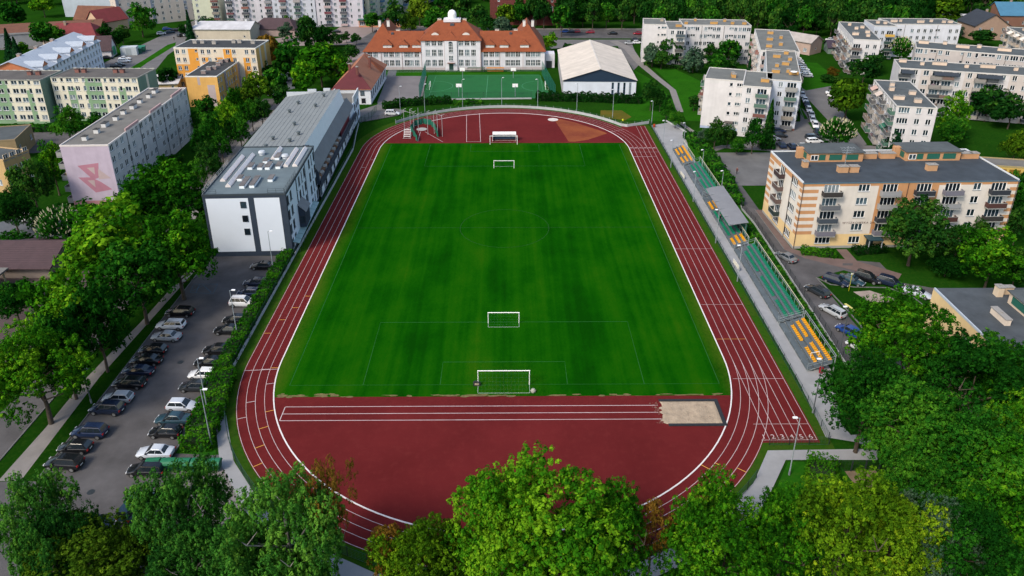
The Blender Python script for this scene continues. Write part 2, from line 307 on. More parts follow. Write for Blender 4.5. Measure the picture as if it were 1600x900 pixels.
# ---------------------------------------------------------------- track
TX, TW, TY0, TY1 = -.65, 33.2, 95., 190.
def stad(d, n=40):
    p = []
    for i in range(n + 1): a = -PI * i / n; p.append((TX + (TW + d) * math.cos(a), TY0 + (TW + d) * math.sin(a)))
    for i in range(n + 1): a = PI - PI * i / n; p.append((TX + (TW + d) * math.cos(a), TY1 + (TW + d) * math.sin(a)))
    return p
XR = TX + TW
E0 = stad(7.6); sheet('grass_edge', [(x, y) for x, y in E0] , .008, G_EDGE)
sheet('grass_edge', [(XR, 74.8), (XR + 9.0, 74.8), (XR + 9.0, 95), (XR + 9.0, 209.5), (XR + 7.9, 212), (XR, 216)], .014, G_EDGE)
trk = sheet('running_track', stad(5.0), .022, TRACK); trk['label'] = 'dark red running track surface around the green pitch'
sheet('straight_surface', [(XR, 76.4), (XR + 7.55, 76.4), (XR + 7.55, 210.2), (XR + .5, 210.2)], .026, TRACK, trk)
# pitch: the infield between the two red ends
GY0, GY1 = 86.1, 195.
def clip_pitch(d):
    p = []; R = TW + d
    a0 = math.asin((TY0 - GY0) / R); a1 = math.asin((GY1 - TY1) / R); n = 8
    for i in range(n + 1): a = -a0 + a0 * i / n; p.append((TX + R * math.cos(a), TY0 + R * math.sin(a)))
    for i in range(n + 1): a = a1 * i / n; p.append((TX + R * math.cos(a), TY1 + R * math.sin(a)))
    for i in range(n + 1): a = PI - a1 + a1 * i / n; p.append((TX + R * math.cos(a), TY1 + R * math.sin(a)))
    for i in range(n + 1): a = PI + a0 * i / n; p.append((TX + R * math.cos(a), TY0 + R * math.sin(a)))
    return p
pitch = sheet('pitch', clip_pitch(-.05), .030, TURF)
# worn, dry grass lying along the pitch edges
mb = MB(); rnd = random.Random(5)
def scatter_blob(x, y, rx, ry, z):
    k = 9; mb.poly([(x + rx * math.cos(2 * PI * i / k) * rnd.uniform(.6, 1.1), y + ry * math.sin(2 * PI * i / k) * rnd.uniform(.6, 1.1), z) for i in range(k)])
for i in range(46): scatter_blob(rnd.uniform(-31, 31), GY0 + rnd.uniform(0, .35), rnd.uniform(.3, 1.5), rnd.uniform(.08, .28), .036 + i * 2e-4)
for i in range(16): scatter_blob(-30.5 + rnd.uniform(-2, 7), GY0 + rnd.uniform(.0, .7), rnd.uniform(.3, 1.0), rnd.uniform(.1, .3), .050 + i * 2e-4)
ob('worn_edge', mb.mesh('worn_edge', mat('worn_turf', (.17, .14, .055), .95, .3, 1.4)), pitch)

def strip(mb, pts, w, z, closed=False, mi=0, h=None):
    P = [Vector((p[0], p[1])) for p in pts]; n = len(P); L = []; R = []
    for i in range(n):
        a = P[(i - 1) % n] if (closed or i > 0) else P[i]; b = P[(i + 1) % n] if (closed or i < n - 1) else P[i]
        d = (b - a).normalized(); nn = Vector((-d.y, d.x)) * w / 2; L.append(P[i] + nn); R.append(P[i] - nn)
    for i in range(n if closed else n - 1):
        j = (i + 1) % n
        q = [(R[i].x, R[i].y, z), (R[j].x, R[j].y, z), (L[j].x, L[j].y, z), (L[i].x, L[i].y, z)]
        mb.poly(q, mi)
        if h:
            mb.poly([(R[i].x, R[i].y, z - h), (R[j].x, R[j].y, z - h), (R[j].x, R[j].y, z), (R[i].x, R[i].y, z)], mi)
            mb.poly([(L[j].x, L[j].y, z - h), (L[i].x, L[i].y, z - h), (L[i].x, L[i].y, z), (L[j].x, L[j].y, z)], mi)
    return mb
k = ob('track_kerb', strip(MB(), stad(.0, 64), .17, .085, True, h=.07).mesh('track_kerb', paint('dcd6d4')), trk)
LW = .068; ZL = .034
for i in range(1, 5):
    ob('lane_line', strip(MB(), stad(1.22 * i, 64), LW, ZL + .0006 * i, True).mesh('lane_line', LINE), trk)
for i in range(1, 7):
    x = XR + 1.22 * i
    if i >= 5: segs = [(76.9, 210)]
    elif i == 4: segs = [(76.9, TY0), (TY1, 210)]
    else: segs = [(76.9, TY0)]
    for a, b in segs: ob('lane_line', strip(MB(), [(x, a), (x, b)], LW, ZL + .006 + .0006 * i).mesh('lane_line', LINE), trk)
def xline(y, i0, i1, m=LINE, wdt=.06):
    mb = MB(); mb.poly([(XR + 1.22 * i0, y - wdt / 2, ZL + .012), (XR + 1.22 * i1, y - wdt / 2, ZL + .012), (XR + 1.22 * i1, y + wdt / 2, ZL + .012), (XR + 1.22 * i0, y + wdt / 2, ZL + .012)])
    ob('start_line', mb.mesh('start_line', m), trk)
for y, a, b, m in ((76.9, 0.1, 6, LINE), (80.0, 0, 6, LINE), (g(1180, 592).y, 0, 6, LINE), (g(1150, 530).y, 0, 4, LINEY), (g(1130, 476).y, 0, 6, LINE), (g(1090, 389).y, 0, 6, LINE), (190.2, 0, 6, LINE), (187.5, 0, 6, LINE), (184, 0, 5, LINE), (g(1010, 245).y, 0, 4, LINE)):
    xline(y, a, b, m)
for i in range(6):
    xline(190.9, i + .2, i + .8, LINE, .3)
def tick(px, py, lane, m=LINEY, span=1):
    p = g(px, py); yc = TY0 if p.y < TY0 else (TY1 if p.y > TY1 else p.y)
    d = Vector((p.x - TX, p.y - yc)); d = d.normalized() if d.length > 0 else Vector((1, 0))
    a = Vector((TX, yc)) + d * (TW + 1.22 * lane); b = Vector((TX, yc)) + d * (TW + 1.22 * (lane + span))
    ob('stagger_mark', strip(MB(), [a, b], .10, ZL + .013).mesh('stagger_mark', m), trk)
for px, py, ln in ((476, 463, 0), (458, 481, 1), (437, 500, 2), (415, 521, 3), (406, 646, 0), (400, 672, 1), (395, 702, 2), (393, 731, 3), (1115, 737, 0), (1155, 742, 1), (1172, 741, 3), (430, 575, 0)): tick(px, py, ln)
for px, py, ln in ((400, 578, 1), (420, 600, 0), (372, 655, 3), (382, 630, 2), (585, 250, 0), (560, 262, 1)): tick(px, py, ln, LINE)
tick(415, 578, 0, LINE, 4); tick(960, 205, 0, LINE, 4)
def text_ob(name, cu, parent, loc):
    t = bpy.data.objects.new('tmp', cu); COL.objects.link(t); bpy.context.view_layer.update(); me = bpy.data.meshes.new_from_object(t.evaluated_get(bpy.context.evaluated_depsgraph_get())); bpy.data.objects.remove(t); me.name = name
    return ob(name, me, parent, loc)
# lane numbers at the start
for i in range(6):
    cu = bpy.data.curves.new('lane_number', 'FONT'); cu.body = str(i + 1); cu.size = 1.05; cu.align_x = 'CENTER'; cu.materials.append(LINE)
    o = text_ob('lane_number', cu, trk, (XR + 1.22 * (i + .5), 77.15, ZL + .016)); o.scale = (1.1, 1.1, 1)
# pitch markings (faint)
def rectline(x0, y0, x1, y1, w=.13, z=.042): return strip(MB(), [(x0, y0), (x1, y0), (x1, y1), (x0, y1)], w, z, True)
PX0, PX1, PY0, PY1, PC = -31.1, 30.3, 88.75, 193.8, -.55
mk = rectline(PX0, PY0, PX1, PY1)
for s, y in ((1, PY0), (-1, PY1)):
    strip(mk, [(PC - 20.1, y), (PC - 20.1, y + s * 16.5), (PC + 20.1, y + s * 16.5), (PC + 20.1, y)], .12, .043)
    strip(mk, [(PC - 9.1, y), (PC - 9.1, y + s * 5.5), (PC + 9.1, y + s * 5.5), (PC + 9.1, y)], .12, .043)
cyc = [(PC + 9.15 * math.cos(2 * PI * i / 48), 141.3 + 9.15 * math.sin(2 * PI * i / 48)) for i in range(48)]
gh = strip(MB(), cyc, .09, .043, True); strip(gh, [(PX0, 141.3), (PX1, 141.3)], .09, .0425); ob('pitch_line', gh.mesh('pitch_line', LINEF), pitch)
ob('pitch_line', mk.mesh('pitch_line', LINEG), pitch)
# runway, near end
rw = MB()
ys = [g(700, 635).y, g(700, 646).y, g(700, 656.5).y]
for y in ys: strip(rw, [(-30.4, y), (20.6, y)], .11, .040)
strip(rw, [(-30.45, ys[0]), (-30.45, ys[2])], .11, .041)
ob('runway_line', rw.mesh('runway_line', LINE), trk)
# far end: throwing sector, shot circle, runway lines
a, b, c = g(866, 187), g(948, 208), g(892, 221.6)
sheet('throwing_sector', [(a.x, a.y), (a.x + 2, a.y + .4), (a.x + 6, a.y - 3), (b.x - .5, b.y + .8), (b.x, b.y - .5), (b.x - 6, b.y - 6), (c.x + 1, c.y), (c.x - .6, c.y + .1)], .034, TRACKB, trk)
ob('throwing_circle', MB().lathe([(0.001, .05), (1.55, .05), (1.55, .03)], 28).mesh('throwing_circle', mat('circle_concrete', (.62, .57, .52), .9, .2, 1.2)), trk, (g(864, 187).x, g(864, 187).y, 0))
hc = g(659, 202); ob('throwing_circle', MB().lathe([(0.001, .05), (1.5, .05), (1.5, .03)], 28).mesh('throwing_circle', mat('circle_grey', (.36, .36, .35), .9, .15, 1.2)), trk, (hc.x, hc.y, 0))
fl = MB()
for p, q in (((657, 206), (653, 221)), ((664, 206), (692, 222)), ((729, 179), (729, 222)), ((749, 177), (751, 222)), ((729, 221.5), (751, 221.5))):
    strip(fl, [g(*p), g(*q)], .12, .040)
ob('runway_line', fl.mesh('runway_line', LINE), trk)
# court markings
cm = rectline(-25.6, 240.6, 12.2, 270.4, .12, .044); strip(cm, [(-6.8, 240.6), (-6.8, 270.4)], .12, .045)
for cx, s in ((-25.6, 1), (12.2, -1)):
    strip(cm, [(cx + s * 7 * math.cos(t), 255.5 + 7 * math.sin(t)) for t in [(-PI / 2 + PI * i / 16) for i in range(17)]], .12, .046)
crt = [o for o in COL.objects if o.name.startswith('sports_court')][0]
ob('court_line', cm.mesh('court_line', CTM), crt)
# parking bay markings and the disabled bay by the hall
pk = MB()
strip(pk, pp((297, 457), (303, 444), (340, 444), (333, 459)), .12, .024, True); strip(pk, pp((300, 455), (318, 446), (330, 457)), .12, .0245)
strip(pk, pp((312, 444), (306, 458)), .12, .0248)
ob('bay_marking', pk.mesh('bay_marking', mat('line_blue', (.06, .14, .20), .9, .3, 1.)), [o for o in COL.objects if o.name == 'car_park'][0])
for px, py in ((282, 566), (142, 769)):
    p = g(px, py); ob('manhole_cover', MB().lathe([(.001, .03), (.45, .03), (.45, .012)], 16).mesh('manhole_cover', DARKSTEEL), [o for o in COL.objects if o.name == 'car_park'][0], (p.x, p.y, 0))
# kerbs
def kerb(pts, w=.16, h=.13, name='kerb'):
    o = ob(name, strip(MB(), pts, w, h, h=h + .02).mesh(name, mat('kerb_stone', (.15, .15, .15), .9, .2, .8)), kind='structure')
kerb([(-56.7, 70.5), (-56.62, 91), (-56.6, 127)], .12, .1)
kerb([(-63.2, 70.5), (-63.2, 86), (-63.2, 101), (-65.5, 122), (-70.8, 167), (-73.5, 200)]); kerb([(-42.0, 75), (-41.85, 92), (-41.85, 128)])
kerb([(53.8, 131), (53.8, 150)]); kerb(LAWNP[:6]); kerb(LAWNP[7:] + LAWNP[:1])
kerb([(50.3, 94), (51.6, 143), (51.2, 149), (53.7, 164), (53, 186)], .12, .1)
for pts in ([(88.6, 216.5), (94, 239)], [(86.8, 203), (88.4, 213.5)], [(97, 193), (104, 228), (112, 246)]): kerb(pts)
# ================================================================ BUILDINGS
def facade(L, H, rects, cf=None, ub=(), zb=(), rev=.15, z0=0.):
    mb = MB(); us = sorted(set([0., L] + [r[0] for r in rects] + [r[0] + r[2] for r in rects] + list(ub))); zs = sorted(set([z0, H] + [r[1] for r in rects] + [r[1] + r[3] for r in rects] + list(zb)))
    us = [u for u in us if -1e-6 <= u <= L + 1e-6]; zs = [z for z in zs if z0 - 1e-6 <= z <= H + 1e-6]
    cf = cf or (lambda u, z: 0)
    for a, b in zip(us, us[1:]):
        if b - a < 1e-4: continue
        for c, d in zip(zs, zs[1:]):
            if d - c < 1e-4: continue
            u = (a + b) / 2; z = (c + d) / 2
            if any(r[0] < u < r[0] + r[2] and r[1] < z < r[1] + r[3] for r in rects): continue
            mb.poly([(a, 0, c), (b, 0, c), (b, 0, d), (a, 0, d)], cf(u, z))
    for x, z, w_, h_ in [r[:4] for r in rects]:
        mi = cf(x + w_ / 2, z + h_ / 2); X, Z = x + w_, z + h_
        mb.poly([(x, 0, z), (x, 0, Z), (x, rev, Z), (x, rev, z)], mi); mb.poly([(X, 0, Z), (X, 0, z), (X, rev, z), (X, rev, Z)], mi)
        mb.poly([(x, 0, Z), (X, 0, Z), (X, rev, Z), (x, rev, Z)], mi); mb.poly([(X, 0, z), (x, 0, z), (x, rev, z), (X, rev, z)], mi)
    return mb
_W = {}
def win_mesh(w_, h_, n, frame=None, sill=True, rows=1):
    k = (round(w_, 2), round(h_, 2), n, frame.name if frame else '', sill, rows)
    if k in _W: return _W[k]
    fm = frame or PVC; t = .075; y0, y1 = .05, .13; mb = MB()
    mb.box(0, y0, 0, t, y1, h_); mb.box(w_ - t, y0, 0, w_, y1, h_); mb.box(t, y0, 0, w_ - t, y1, t); mb.box(t, y0, h_ - t, w_ - t, y1, h_)
    for i in range(1, n): x = w_ * i / n; mb.box(x - .05, y0 + .01, t, x + .05, y1 - .01, h_ - t)
    for i in range(1, rows): z = h_ * i / rows; mb.box(t, y0 + .02, z - .035, w_ - t, y1 - .02, z + .035)
    if sill: mb.box(-.08, -.11, -.06, w_ + .08, y0, 0, 1)
    gm = MB()
    for i in range(n): gm.poly([(w_ * i / n + .03, .11, .03), (w_ * (i + 1) / n - .03, .11, .03), (w_ * (i + 1) / n - .03, .11, h_ - .03), (w_ * i / n + .03, .11, h_ - .03)])
    _W[k] = (mb.mesh('window', [fm, SILL]), gm.mesh('pane', GLASS)); return _W[k]
_B = {}
def balc_mesh(w_, c, dep=1.15, solid=True):
    k = (round(w_, 2), c, dep, solid)
    if k in _B: return _B[k]
    mb = MB(); mb.box(-.1, -dep, -.16, w_ + .1, -.01, 0, 1)
    if solid:
        mb.box(-.1, -dep, .08, w_ + .1, -dep + .06, 1.02); mb.box(-.1, -dep + .061, .08, -.04, -.01, 1.0); mb.box(w_ + .04, -dep + .061, .08, w_ + .1, -.01, 1.0)
    else:
        for i in range(int(w_ / .16) + 1): x = -.07 + i * .16; mb.box(x, -dep, .0, x + .03, -dep + .03, .98)
    mb.box(-.13, -dep - .03, 1.021, w_ + .13, -dep + .08, 1.08, 1)
    _B[k] = mb.mesh('balcony', [paint(c, .7), CONC]); return _B[k]
KIND = {'w': (1.5, 1.45, .85, 2), 't': (2.2, 1.45, .85, 3), 'q': (3.0, 1.45, .85, 4), 's': (.85, .8, 1.45, 1), 'n': (.85, 1.45, .85, 1), 'p': (1.9, .8, 1.5, 2), 'b': (2.5, 2.15, .15, 3), 'v': (1.2, 1.45, .85, 2)}
CLUTTER = [paint(c, .8) for c in ('8a5a4c', '5a6f88', 'b0a078', 'd0ccc4', '5a705a', '75606a')]
rb = random.Random(11)
class Bld:
    def __init__(s, name, label, cat, origin, ang, L, D, H, group=None):
        s.r = thing(name, label, cat, (origin[0], origin[1], 0), ang, group); s.L, s.D, s.H = L, D, H
    def fr(s, side, x0=0, y0=0):
        L, D = s.L, s.D
        return {'f': ((x0, y0), 0., L), 'r': ((L, y0), PI / 2, D), 'k': ((L, D), PI, L), 'l': ((0, D), -PI / 2, D)}[side]
    def wall(s, side, cols='', nf=5, fh=2.75, z1=0.6, mats=None, cf=None, ub=(), zb=(), H=None, frame=None, bal=('8f8f8c',), cent=None, kinds=None, skip=None, z0=0., length=None, off=None, win=True, low=None, rev=.15):
        (ox, oy), a, Ln = s.fr(side); Ln = length or Ln; H = H or s.H
        if off: ox, oy = off
        rects = []; jobs = []
        K = dict(KIND); K.update(kinds or {}); n = len(cols)
        for f in range(nf):
            for i, ch in enumerate(cols):
                if ch == '.': continue
                if low and f == 0 and ch == 'b': ch = low
                if skip and skip(i, f): continue
                w_, h_, sl_, cs = K[ch][:4]; u = Ln * (cent[i] if cent else (i + .5) / n) - w_ / 2; z = z1 + f * fh + sl_
                rects.append((u, z, w_, h_)); jobs.append((ch, u, z, w_, h_, cs, K[ch][4] if len(K[ch]) > 4 else 1))
        o = ob('wall', facade(Ln, H, rects, cf, ub, zb, rev, z0).mesh('wall', mats), s.r, (ox, oy, 0), a)
        c_, s_ = math.cos(a), math.sin(a)
        if win:
            for ch, u, z, w_, h_, cs, rows in jobs:
                wm, pm = win_mesh(w_, h_, cs, frame, ch != 'b', rows)
                p = (ox + c_ * u, oy + s_ * u, z); wo = ob('window', wm, s.r, p, a); ob('pane', pm, wo)
                if ch == 'b':
                    bo = ob('balcony', balc_mesh(w_ + .5, rb.choice(bal)), s.r, (ox + c_ * (u - .25), oy + s_ * (u - .25), z - .05), a)
                    if rb.random() < .25:
                        mb = MB()
                        x = rb.uniform(.1, w_ - .8); mb.box(x, -.95, .02, x + rb.uniform(.4, .9), -.5, rb.uniform(.6, 1.35))
                        ob('balcony_clutter', mb.mesh('balcony_clutter', rb.choice(CLUTTER)), bo)
        return o
    def flat_roof(s, m=None, rim='bdbbb6', ov=.04, ph=.24, pw=.22, z=None, x0=0, y0=0, x1=None, y1=None, sides='frkl'):
        H = z or s.H; x1 = s.L if x1 is None else x1; y1 = s.D if y1 is None else y1
        mb = MB(); mb.box(x0 + .01, y0 + .01, H - .25, x1 - .01, y1 - .01, H + .02); ob('roof', mb.mesh('roof', m or BITUMEN), s.r)
        mb = MB(); a, b, c, d = x0 - ov, y0 - ov, x1 + ov, y1 + ov
        if 'f' in sides: mb.box(a, b, H - .12, c, b + pw, H + ph)
        if 'k' in sides: mb.box(a, d - pw, H - .12, c, d, H + ph)
        if 'l' in sides: mb.box(a, b + pw, H - .12, a + pw, d - pw, H + ph - .003)
        if 'r' in sides: mb.box(c - pw, b + pw, H - .12, c, d - pw, H + ph - .003)
        if mb.v: ob('parapet', mb.mesh('parapet', paint(rim, .6)), s.r)
    def chimney(s, x, y, lx=2.2, ly=.8, h=1.3, c='c9ab94', z=None, cap='8d8a86'):
        mb = MB(); mb.box(-lx / 2, -ly / 2, 0, lx / 2, ly / 2, h, 0); mb.box(-lx / 2 - .08, -ly / 2 - .08, h, lx / 2 + .08, ly / 2 + .08, h + .12, 1)
        n = max(1, int(lx / .8))
        for i in range(n): xx = -lx / 2 + (i + .5) * lx / n; mb.box(xx - .12, -.12, h + .12, xx + .12, .12, h + .3, 1)
        return ob('chimney', mb.mesh('chimney', [plaster(c), paint(cap, .8)]), s.r, (x, y, (s.H if z is None else z) + .02))
    def pipe(s, side, u, H=None, c='8a7a70'):
        (ox, oy), a, Ln = s.fr(side); c_, s_ = math.cos(a), math.sin(a); mb = MB(); mb.tube((u, -.09, .1), (u, -.09, (H or s.H) - .1), .07, k=5)
        ob('drainpipe', mb.mesh('drainpipe', paint(c)), s.r, (ox, oy, 0), a)
    def slab(s, name, x0, y0, z0, x1, y1, z1, m):
        mb = MB(); mb.box(x0, y0, z0, x1, y1, z1); return ob(name, mb.mesh(name, m), s.r)

def hip(L, D, he, hr, i0=0., i1=0., ov=.45, t=.18, x0=0., y0=0.):
    """roof over L x D; ridge along x inset by i0, i1 (0 = gable)"""
    mb = MB(); k = (hr - he) / (D / 2); dz = ov * k
    a, b, c, d = x0 - ov, y0 - ov, x0 + L + ov, y0 + D + ov; zl = he - dz
    r0 = x0 + (i0 if i0 > 0 else -ov); r1 = x0 + L - (i1 if i1 > 0 else -ov); ym = y0 + D / 2
    for dzz, flip in ((0, False), (-t, True)):
        P = [(a, b, zl + dzz), (c, b, zl + dzz), (c, d, zl + dzz), (a, d, zl + dzz), (r0, ym, hr + dzz), (r1, ym, hr + dzz)]
        F = [(0, 1, 5, 4), (2, 3, 4, 5)]
        if i0 > 0: F.append((3, 0, 4))
        if i1 > 0: F.append((1, 2, 5))
        for f in F: mb.poly([P[i] for i in (f[::-1] if flip else f)])
    e = [(a, b), (c, b), (c, d), (a, d)]
    for i in range(4):
        p, q = e[i], e[(i + 1) % 4]
        if (i == 1 and i1 <= 0) or (i == 3 and i0 <= 0):
            x = p[0]
            mb.poly([(x, p[1], zl - t), (x, ym, hr - t), (x, ym, hr), (x, p[1], zl)]); mb.poly([(x, ym, hr - t), (x, q[1], zl - t), (x, q[1], zl), (x, ym, hr)])
        else: mb.poly([(p[0], p[1], zl - t), (q[0], q[1], zl - t), (q[0], q[1], zl), (p[0], p[1], zl)])
    return mb
def house(name, label, o, ang, L, D, he, hr, wc, rm, i0=0., i1=0., front='', right='', left='', back='', nf=1, fh=2.8, z1=.3, ov=.5, frame=None, chim=(), group=None, cat='house', gc=None, kinds=None, ccol='a08a78', cf=None, ub=(), zb=(), mats=None):
    b = Bld(name, label, cat, o, ang, L, D, he, group); wm = mats or plaster(wc)
    for sd, c in (('f', front), ('r', right), ('k', back), ('l', left)): b.wall(sd, c, nf, fh, z1, wm, frame=frame, kinds=kinds, cf=cf, ub=ub, zb=zb)
    gm = MB()
    if i0 <= 0: gm.poly([(0, 0, he), (0, D, he), (0, D / 2, hr - .02)][::-1])
    if i1 <= 0: gm.poly([(L, 0, he), (L, D, he), (L, D / 2, hr - .02)])
    if gm.v: ob('gable', gm.mesh('gable', plaster(gc or wc)), b.r)
    ob('roof', hip(L, D, he + .02, hr, i0, i1, ov).mesh('roof', rm), b.r)
    k = (hr - he) / (D / 2)
    for x, y in chim:
        z = he + k * min(y, D - y) - .3; b.chimney(x, y, .9, .7, hr - z + .7, ccol, z)
    return b

TILE_O = tiles('tile_orange', (.235, .062, .022), (.185, .047, .017)); TILE_M = tiles('tile_maroon', (.11, .022, .028), (.085, .018, .022)); TILE_B = tiles('tile_brown', (.070, .042, .048), (.055, .034, .038))
TILE_R = tiles('tile_red', (.20, .035, .04), (.15, .03, .03)); TILE_P = tiles('tile_peach', (.36, .15, .085), (.30, .12, .07)); SLATE = tiles('roof_slate', (.035, .042, .055), (.028, .034, .045)); TIN_B = tiles('roof_blue_tin', (.06, .18, .29), (.05, .15, .24)); TIN_W = tiles('roof_pale_tin', (.38, .43, .50), (.33, .38, .45))

# ---------------------------------------------------------------- H: cream and orange block right of the stadium
b = Bld('apartment_block', 'cream apartment block with orange stripes, yellow ground floor and green-panelled penthouses', 'apartment block', (55.6, 131.4), math.radians(1.5), 41.5, 17.6, 13.7)
CRM, ORG, YEL = plaster((.66, .615, .555)), plaster((.50, .26, .12)), plaster((.74, .54, .27))
def cfH(u, z):
    if z < 3.0: return 2
    if z > 13.0: return 1
    if u < 3.2 or u > 40.0: return 1 if int((z - 3.0) / .72) % 2 == 0 else 0
    if 14.6 < u < 26.2: return 1
    return 0
zb = [3.0 + .72 * i for i in range(14)] + [13.0]
b.wall('f', 'btbtbbwb', 5, 2.72, .15, [CRM, ORG, YEL], cfH, (3.2, 14.6, 26.2, 40.0), zb, cent=[.135, .285, .405, .47, .562, .695, .81, .91], bal=('3d4650', '4a2f2b', '7f8790', '5c6066', '8d8f92', '33302f', '2b3038', '6b6a76'), low='q', kinds={'b': (2.9, 2.1, .2, 4)}, skip=lambda i, f: (i == 3) or (f == 0 and i == 2))
def cfHl(u, z):
    if z < 3.0: return 2
    if z > 12.6 and True: return 1
    if u < 2.6 or u > 16.4: return 1 if int((z - 3.0) / .72) % 2 == 0 else 0
    return 0
b.wall('l', 'bq', 5, 2.72, .15, [CRM, ORG, YEL], cfHl, (2.6, 16.4), zb + [12.6], cent=[.42, .78], bal=('1f3d38', '22302f', '5a4a46', '3a2c2c'), low='q')
b.wall('r', 'w.w', 5, 2.72, .15, [CRM, ORG, YEL], cfHl, (2.6, 16.4), zb + [12.6]); b.wall('k', 'wbwbwbwb', 5, 2.72, .15, [CRM, ORG, YEL], cfH, (3.2, 40.0), zb)
b.flat_roof(mat('bitumen_blue', '3f474f', .9, .25, .3, bump=.25), 'c9cdd0', sides='lrk'); b.slab('eaves_trim', -.05, -.08, 13.55, 41.55, .0, 13.75, paint('4d6a78'))
for x in (5.2, 25.2):
    mb = MB(); mb.box(x, 11.2, 13.72, x + 11.2, 16.6, 15.6, 0); mb.box(x - .25, 10.9, 15.6, x + 11.45, 16.9, 15.78, 1); mb.box(x - 1.3, 13.5, 13.72, x - .02, 14.5, 15.9, 0)
    ph = ob('penthouse', mb.mesh('penthouse', [plaster((.48, .26, .13)), BITUMEN]), b.r)
    gp = MB().box(0, -.05, 0, 2.6, .0, 1.15); gm = gp.mesh('green_panel', paint('1f5a4c', .6)); gs = MB().box(0, -.05, 0, 1.3, 0, 1.15).mesh('green_panel', paint('1f5a4c', .6))
    for q, xx in enumerate((2.2, 4.3, 7.6)): ob('green_panel', gs if q == 0 else gm, ph, (x + xx, 11.198, 14.1))
    wm, pm = win_mesh(1.5, 1.1, 2, None, False); wo = ob('roof_window', wm, ph, (x + .5, 11.02, 14.1)); ob('pane', pm, wo)
    gl = MB().box(-.05, 0, 0, 0, 3.6, 1.15); ob('green_panel', gl.mesh('green_panel', paint('1f5a4c', .6)), ph, (x - .002, 12.0, 14.1))
for x, y, l in ((18.5, 13.2, 3.0), (22.3, 13.2, 3.0), (38.2, 12.6, 2.2), (40.0, 12.6, 1.6)): b.chimney(x, y, l, 1.2, 1.1, (.48, .26, .13))
for x, y, l in ((3.6, 8.6, 1.0), (9.8, 5.6, 1.9), (12.0, 5.6, 1.7), (27.6, 6.0, 1.9)): b.chimney(x, y, l, 1.1, 1.2, (.48, .28, .15))
mb = MB(); mb.tube((10.6, 6.6, 13.7), (10.6, 6.6, 18.6), .05)
for z, l in ((18.3, 1.3), (17.8, 1.0), (17.3, .8)):
    mb.tube((10.6 - l, 6.6, z), (10.6 + l, 6.6, z), .03)
    for k in range(5): mb.tube((10.6 - l + k * l / 2, 6.1, z), (10.6 - l + k * l / 2, 7.1, z), .02)
ob('roof_aerial', mb.mesh('roof_aerial', STEEL), b.r)
b.pipe('f', .12, c='5a4a44'); b.pipe('f', 20.2, c='5a4238'); b.pipe('f', 41.3, c='4d4a48'); b.pipe('l', 12.6, c='4a4240')
cu = bpy.data.curves.new('street_name', 'FONT'); cu.body = 'WYSZKOWSKA 2A'; cu.size = .62; cu.space_character = 1.25; cu.extrude = .01; cu.materials.append(paint('4a2a26'))
o = text_ob('street_name', cu, b.r, (8.9, -.02, 5.15)); o.rotation_euler = (PI / 2, 0, 0)
mb = MB(); mb.box(13.6, -2.4, 2.55, 16.4, -.02, 2.75, 0); mb.box(13.7, -2.3, 0, 13.85, -2.15, 2.55, 1); mb.box(16.2, -2.3, 0, 16.35, -2.15, 2.55, 1); ob('entrance_canopy', mb.mesh('entrance_canopy', [paint('24404a'), STEEL]), b.r)
b.slab('door', 14.3, -.05, 0.1, 15.7, .04, 2.3, paint('2f3b3d'))
b.slab('plinth', -.04, -.05, 0, 41.55, 0, .5, CONC); b.slab('plinth', -.05, 0.01, 0, 0, 17.6, .5, CONC)

# ---------------------------------------------------------------- sports hall left of the track
b = Bld('sports_hall', 'long white sports hall with grey roofs and navy bands beside the left straight', 'sports hall', (-56.2, 128.7), math.radians(2.2), 15.2, 26.9, 12.6)
WH, NV = mat('hall_render', (.64, .70, .78), .85, .04, .2), mat('navy_panel', (.030, .045, .070), .7, .15, 1.)
def cfF(u, z):
    if z < 1.0 or z > 12.0: return 1
    if u < .55 or u > 14.0 or 8.25 < u < 9.35: return 1
    return 0
b.wall('f', '', 0, 3, 0, [WH, NV], cfF, (.55, 8.25, 9.35, 14.0), (1.0, 12.0))
for z in (10.0, 7.2, 4.5):
    wm, pm = win_mesh(1.05, 1.3, 1, DARKSTEEL, False); wo = ob('window', wm, b.r, (6.75, -.14, z)); ob('pane', pm, wo)
def cfR(u, z):
    if z < .8 or z > 12.25: return 1
    return 1 if any(a < u < a + .7 for a in (.0, 8.2, 16.4, 26.1)) else 0
b.wall('r', 'ww.nwnw.wnw', 4, 2.95, .5, [WH, NV], cfR, (.7, 8.2, 8.9, 16.4, 17.1, 26.1, 26.8), (.8, 12.25), frame=DARKSTEEL, kinds={'w': (1.5, 1.9, .6, 2), 'n': (.8, 2.2, .4, 1)})
b.wall('l', 'wwwwwwww', 4, 2.95, .5, [WH, NV], None, frame=DARKSTEEL); b.wall('k', '', 0, 3, 0, [WH, NV])
b.flat_roof(mat('roof_membrane', (.125, .165, .185), .85, .16, .25, bump=.15), '343d44', ph=.25, pw=.2)
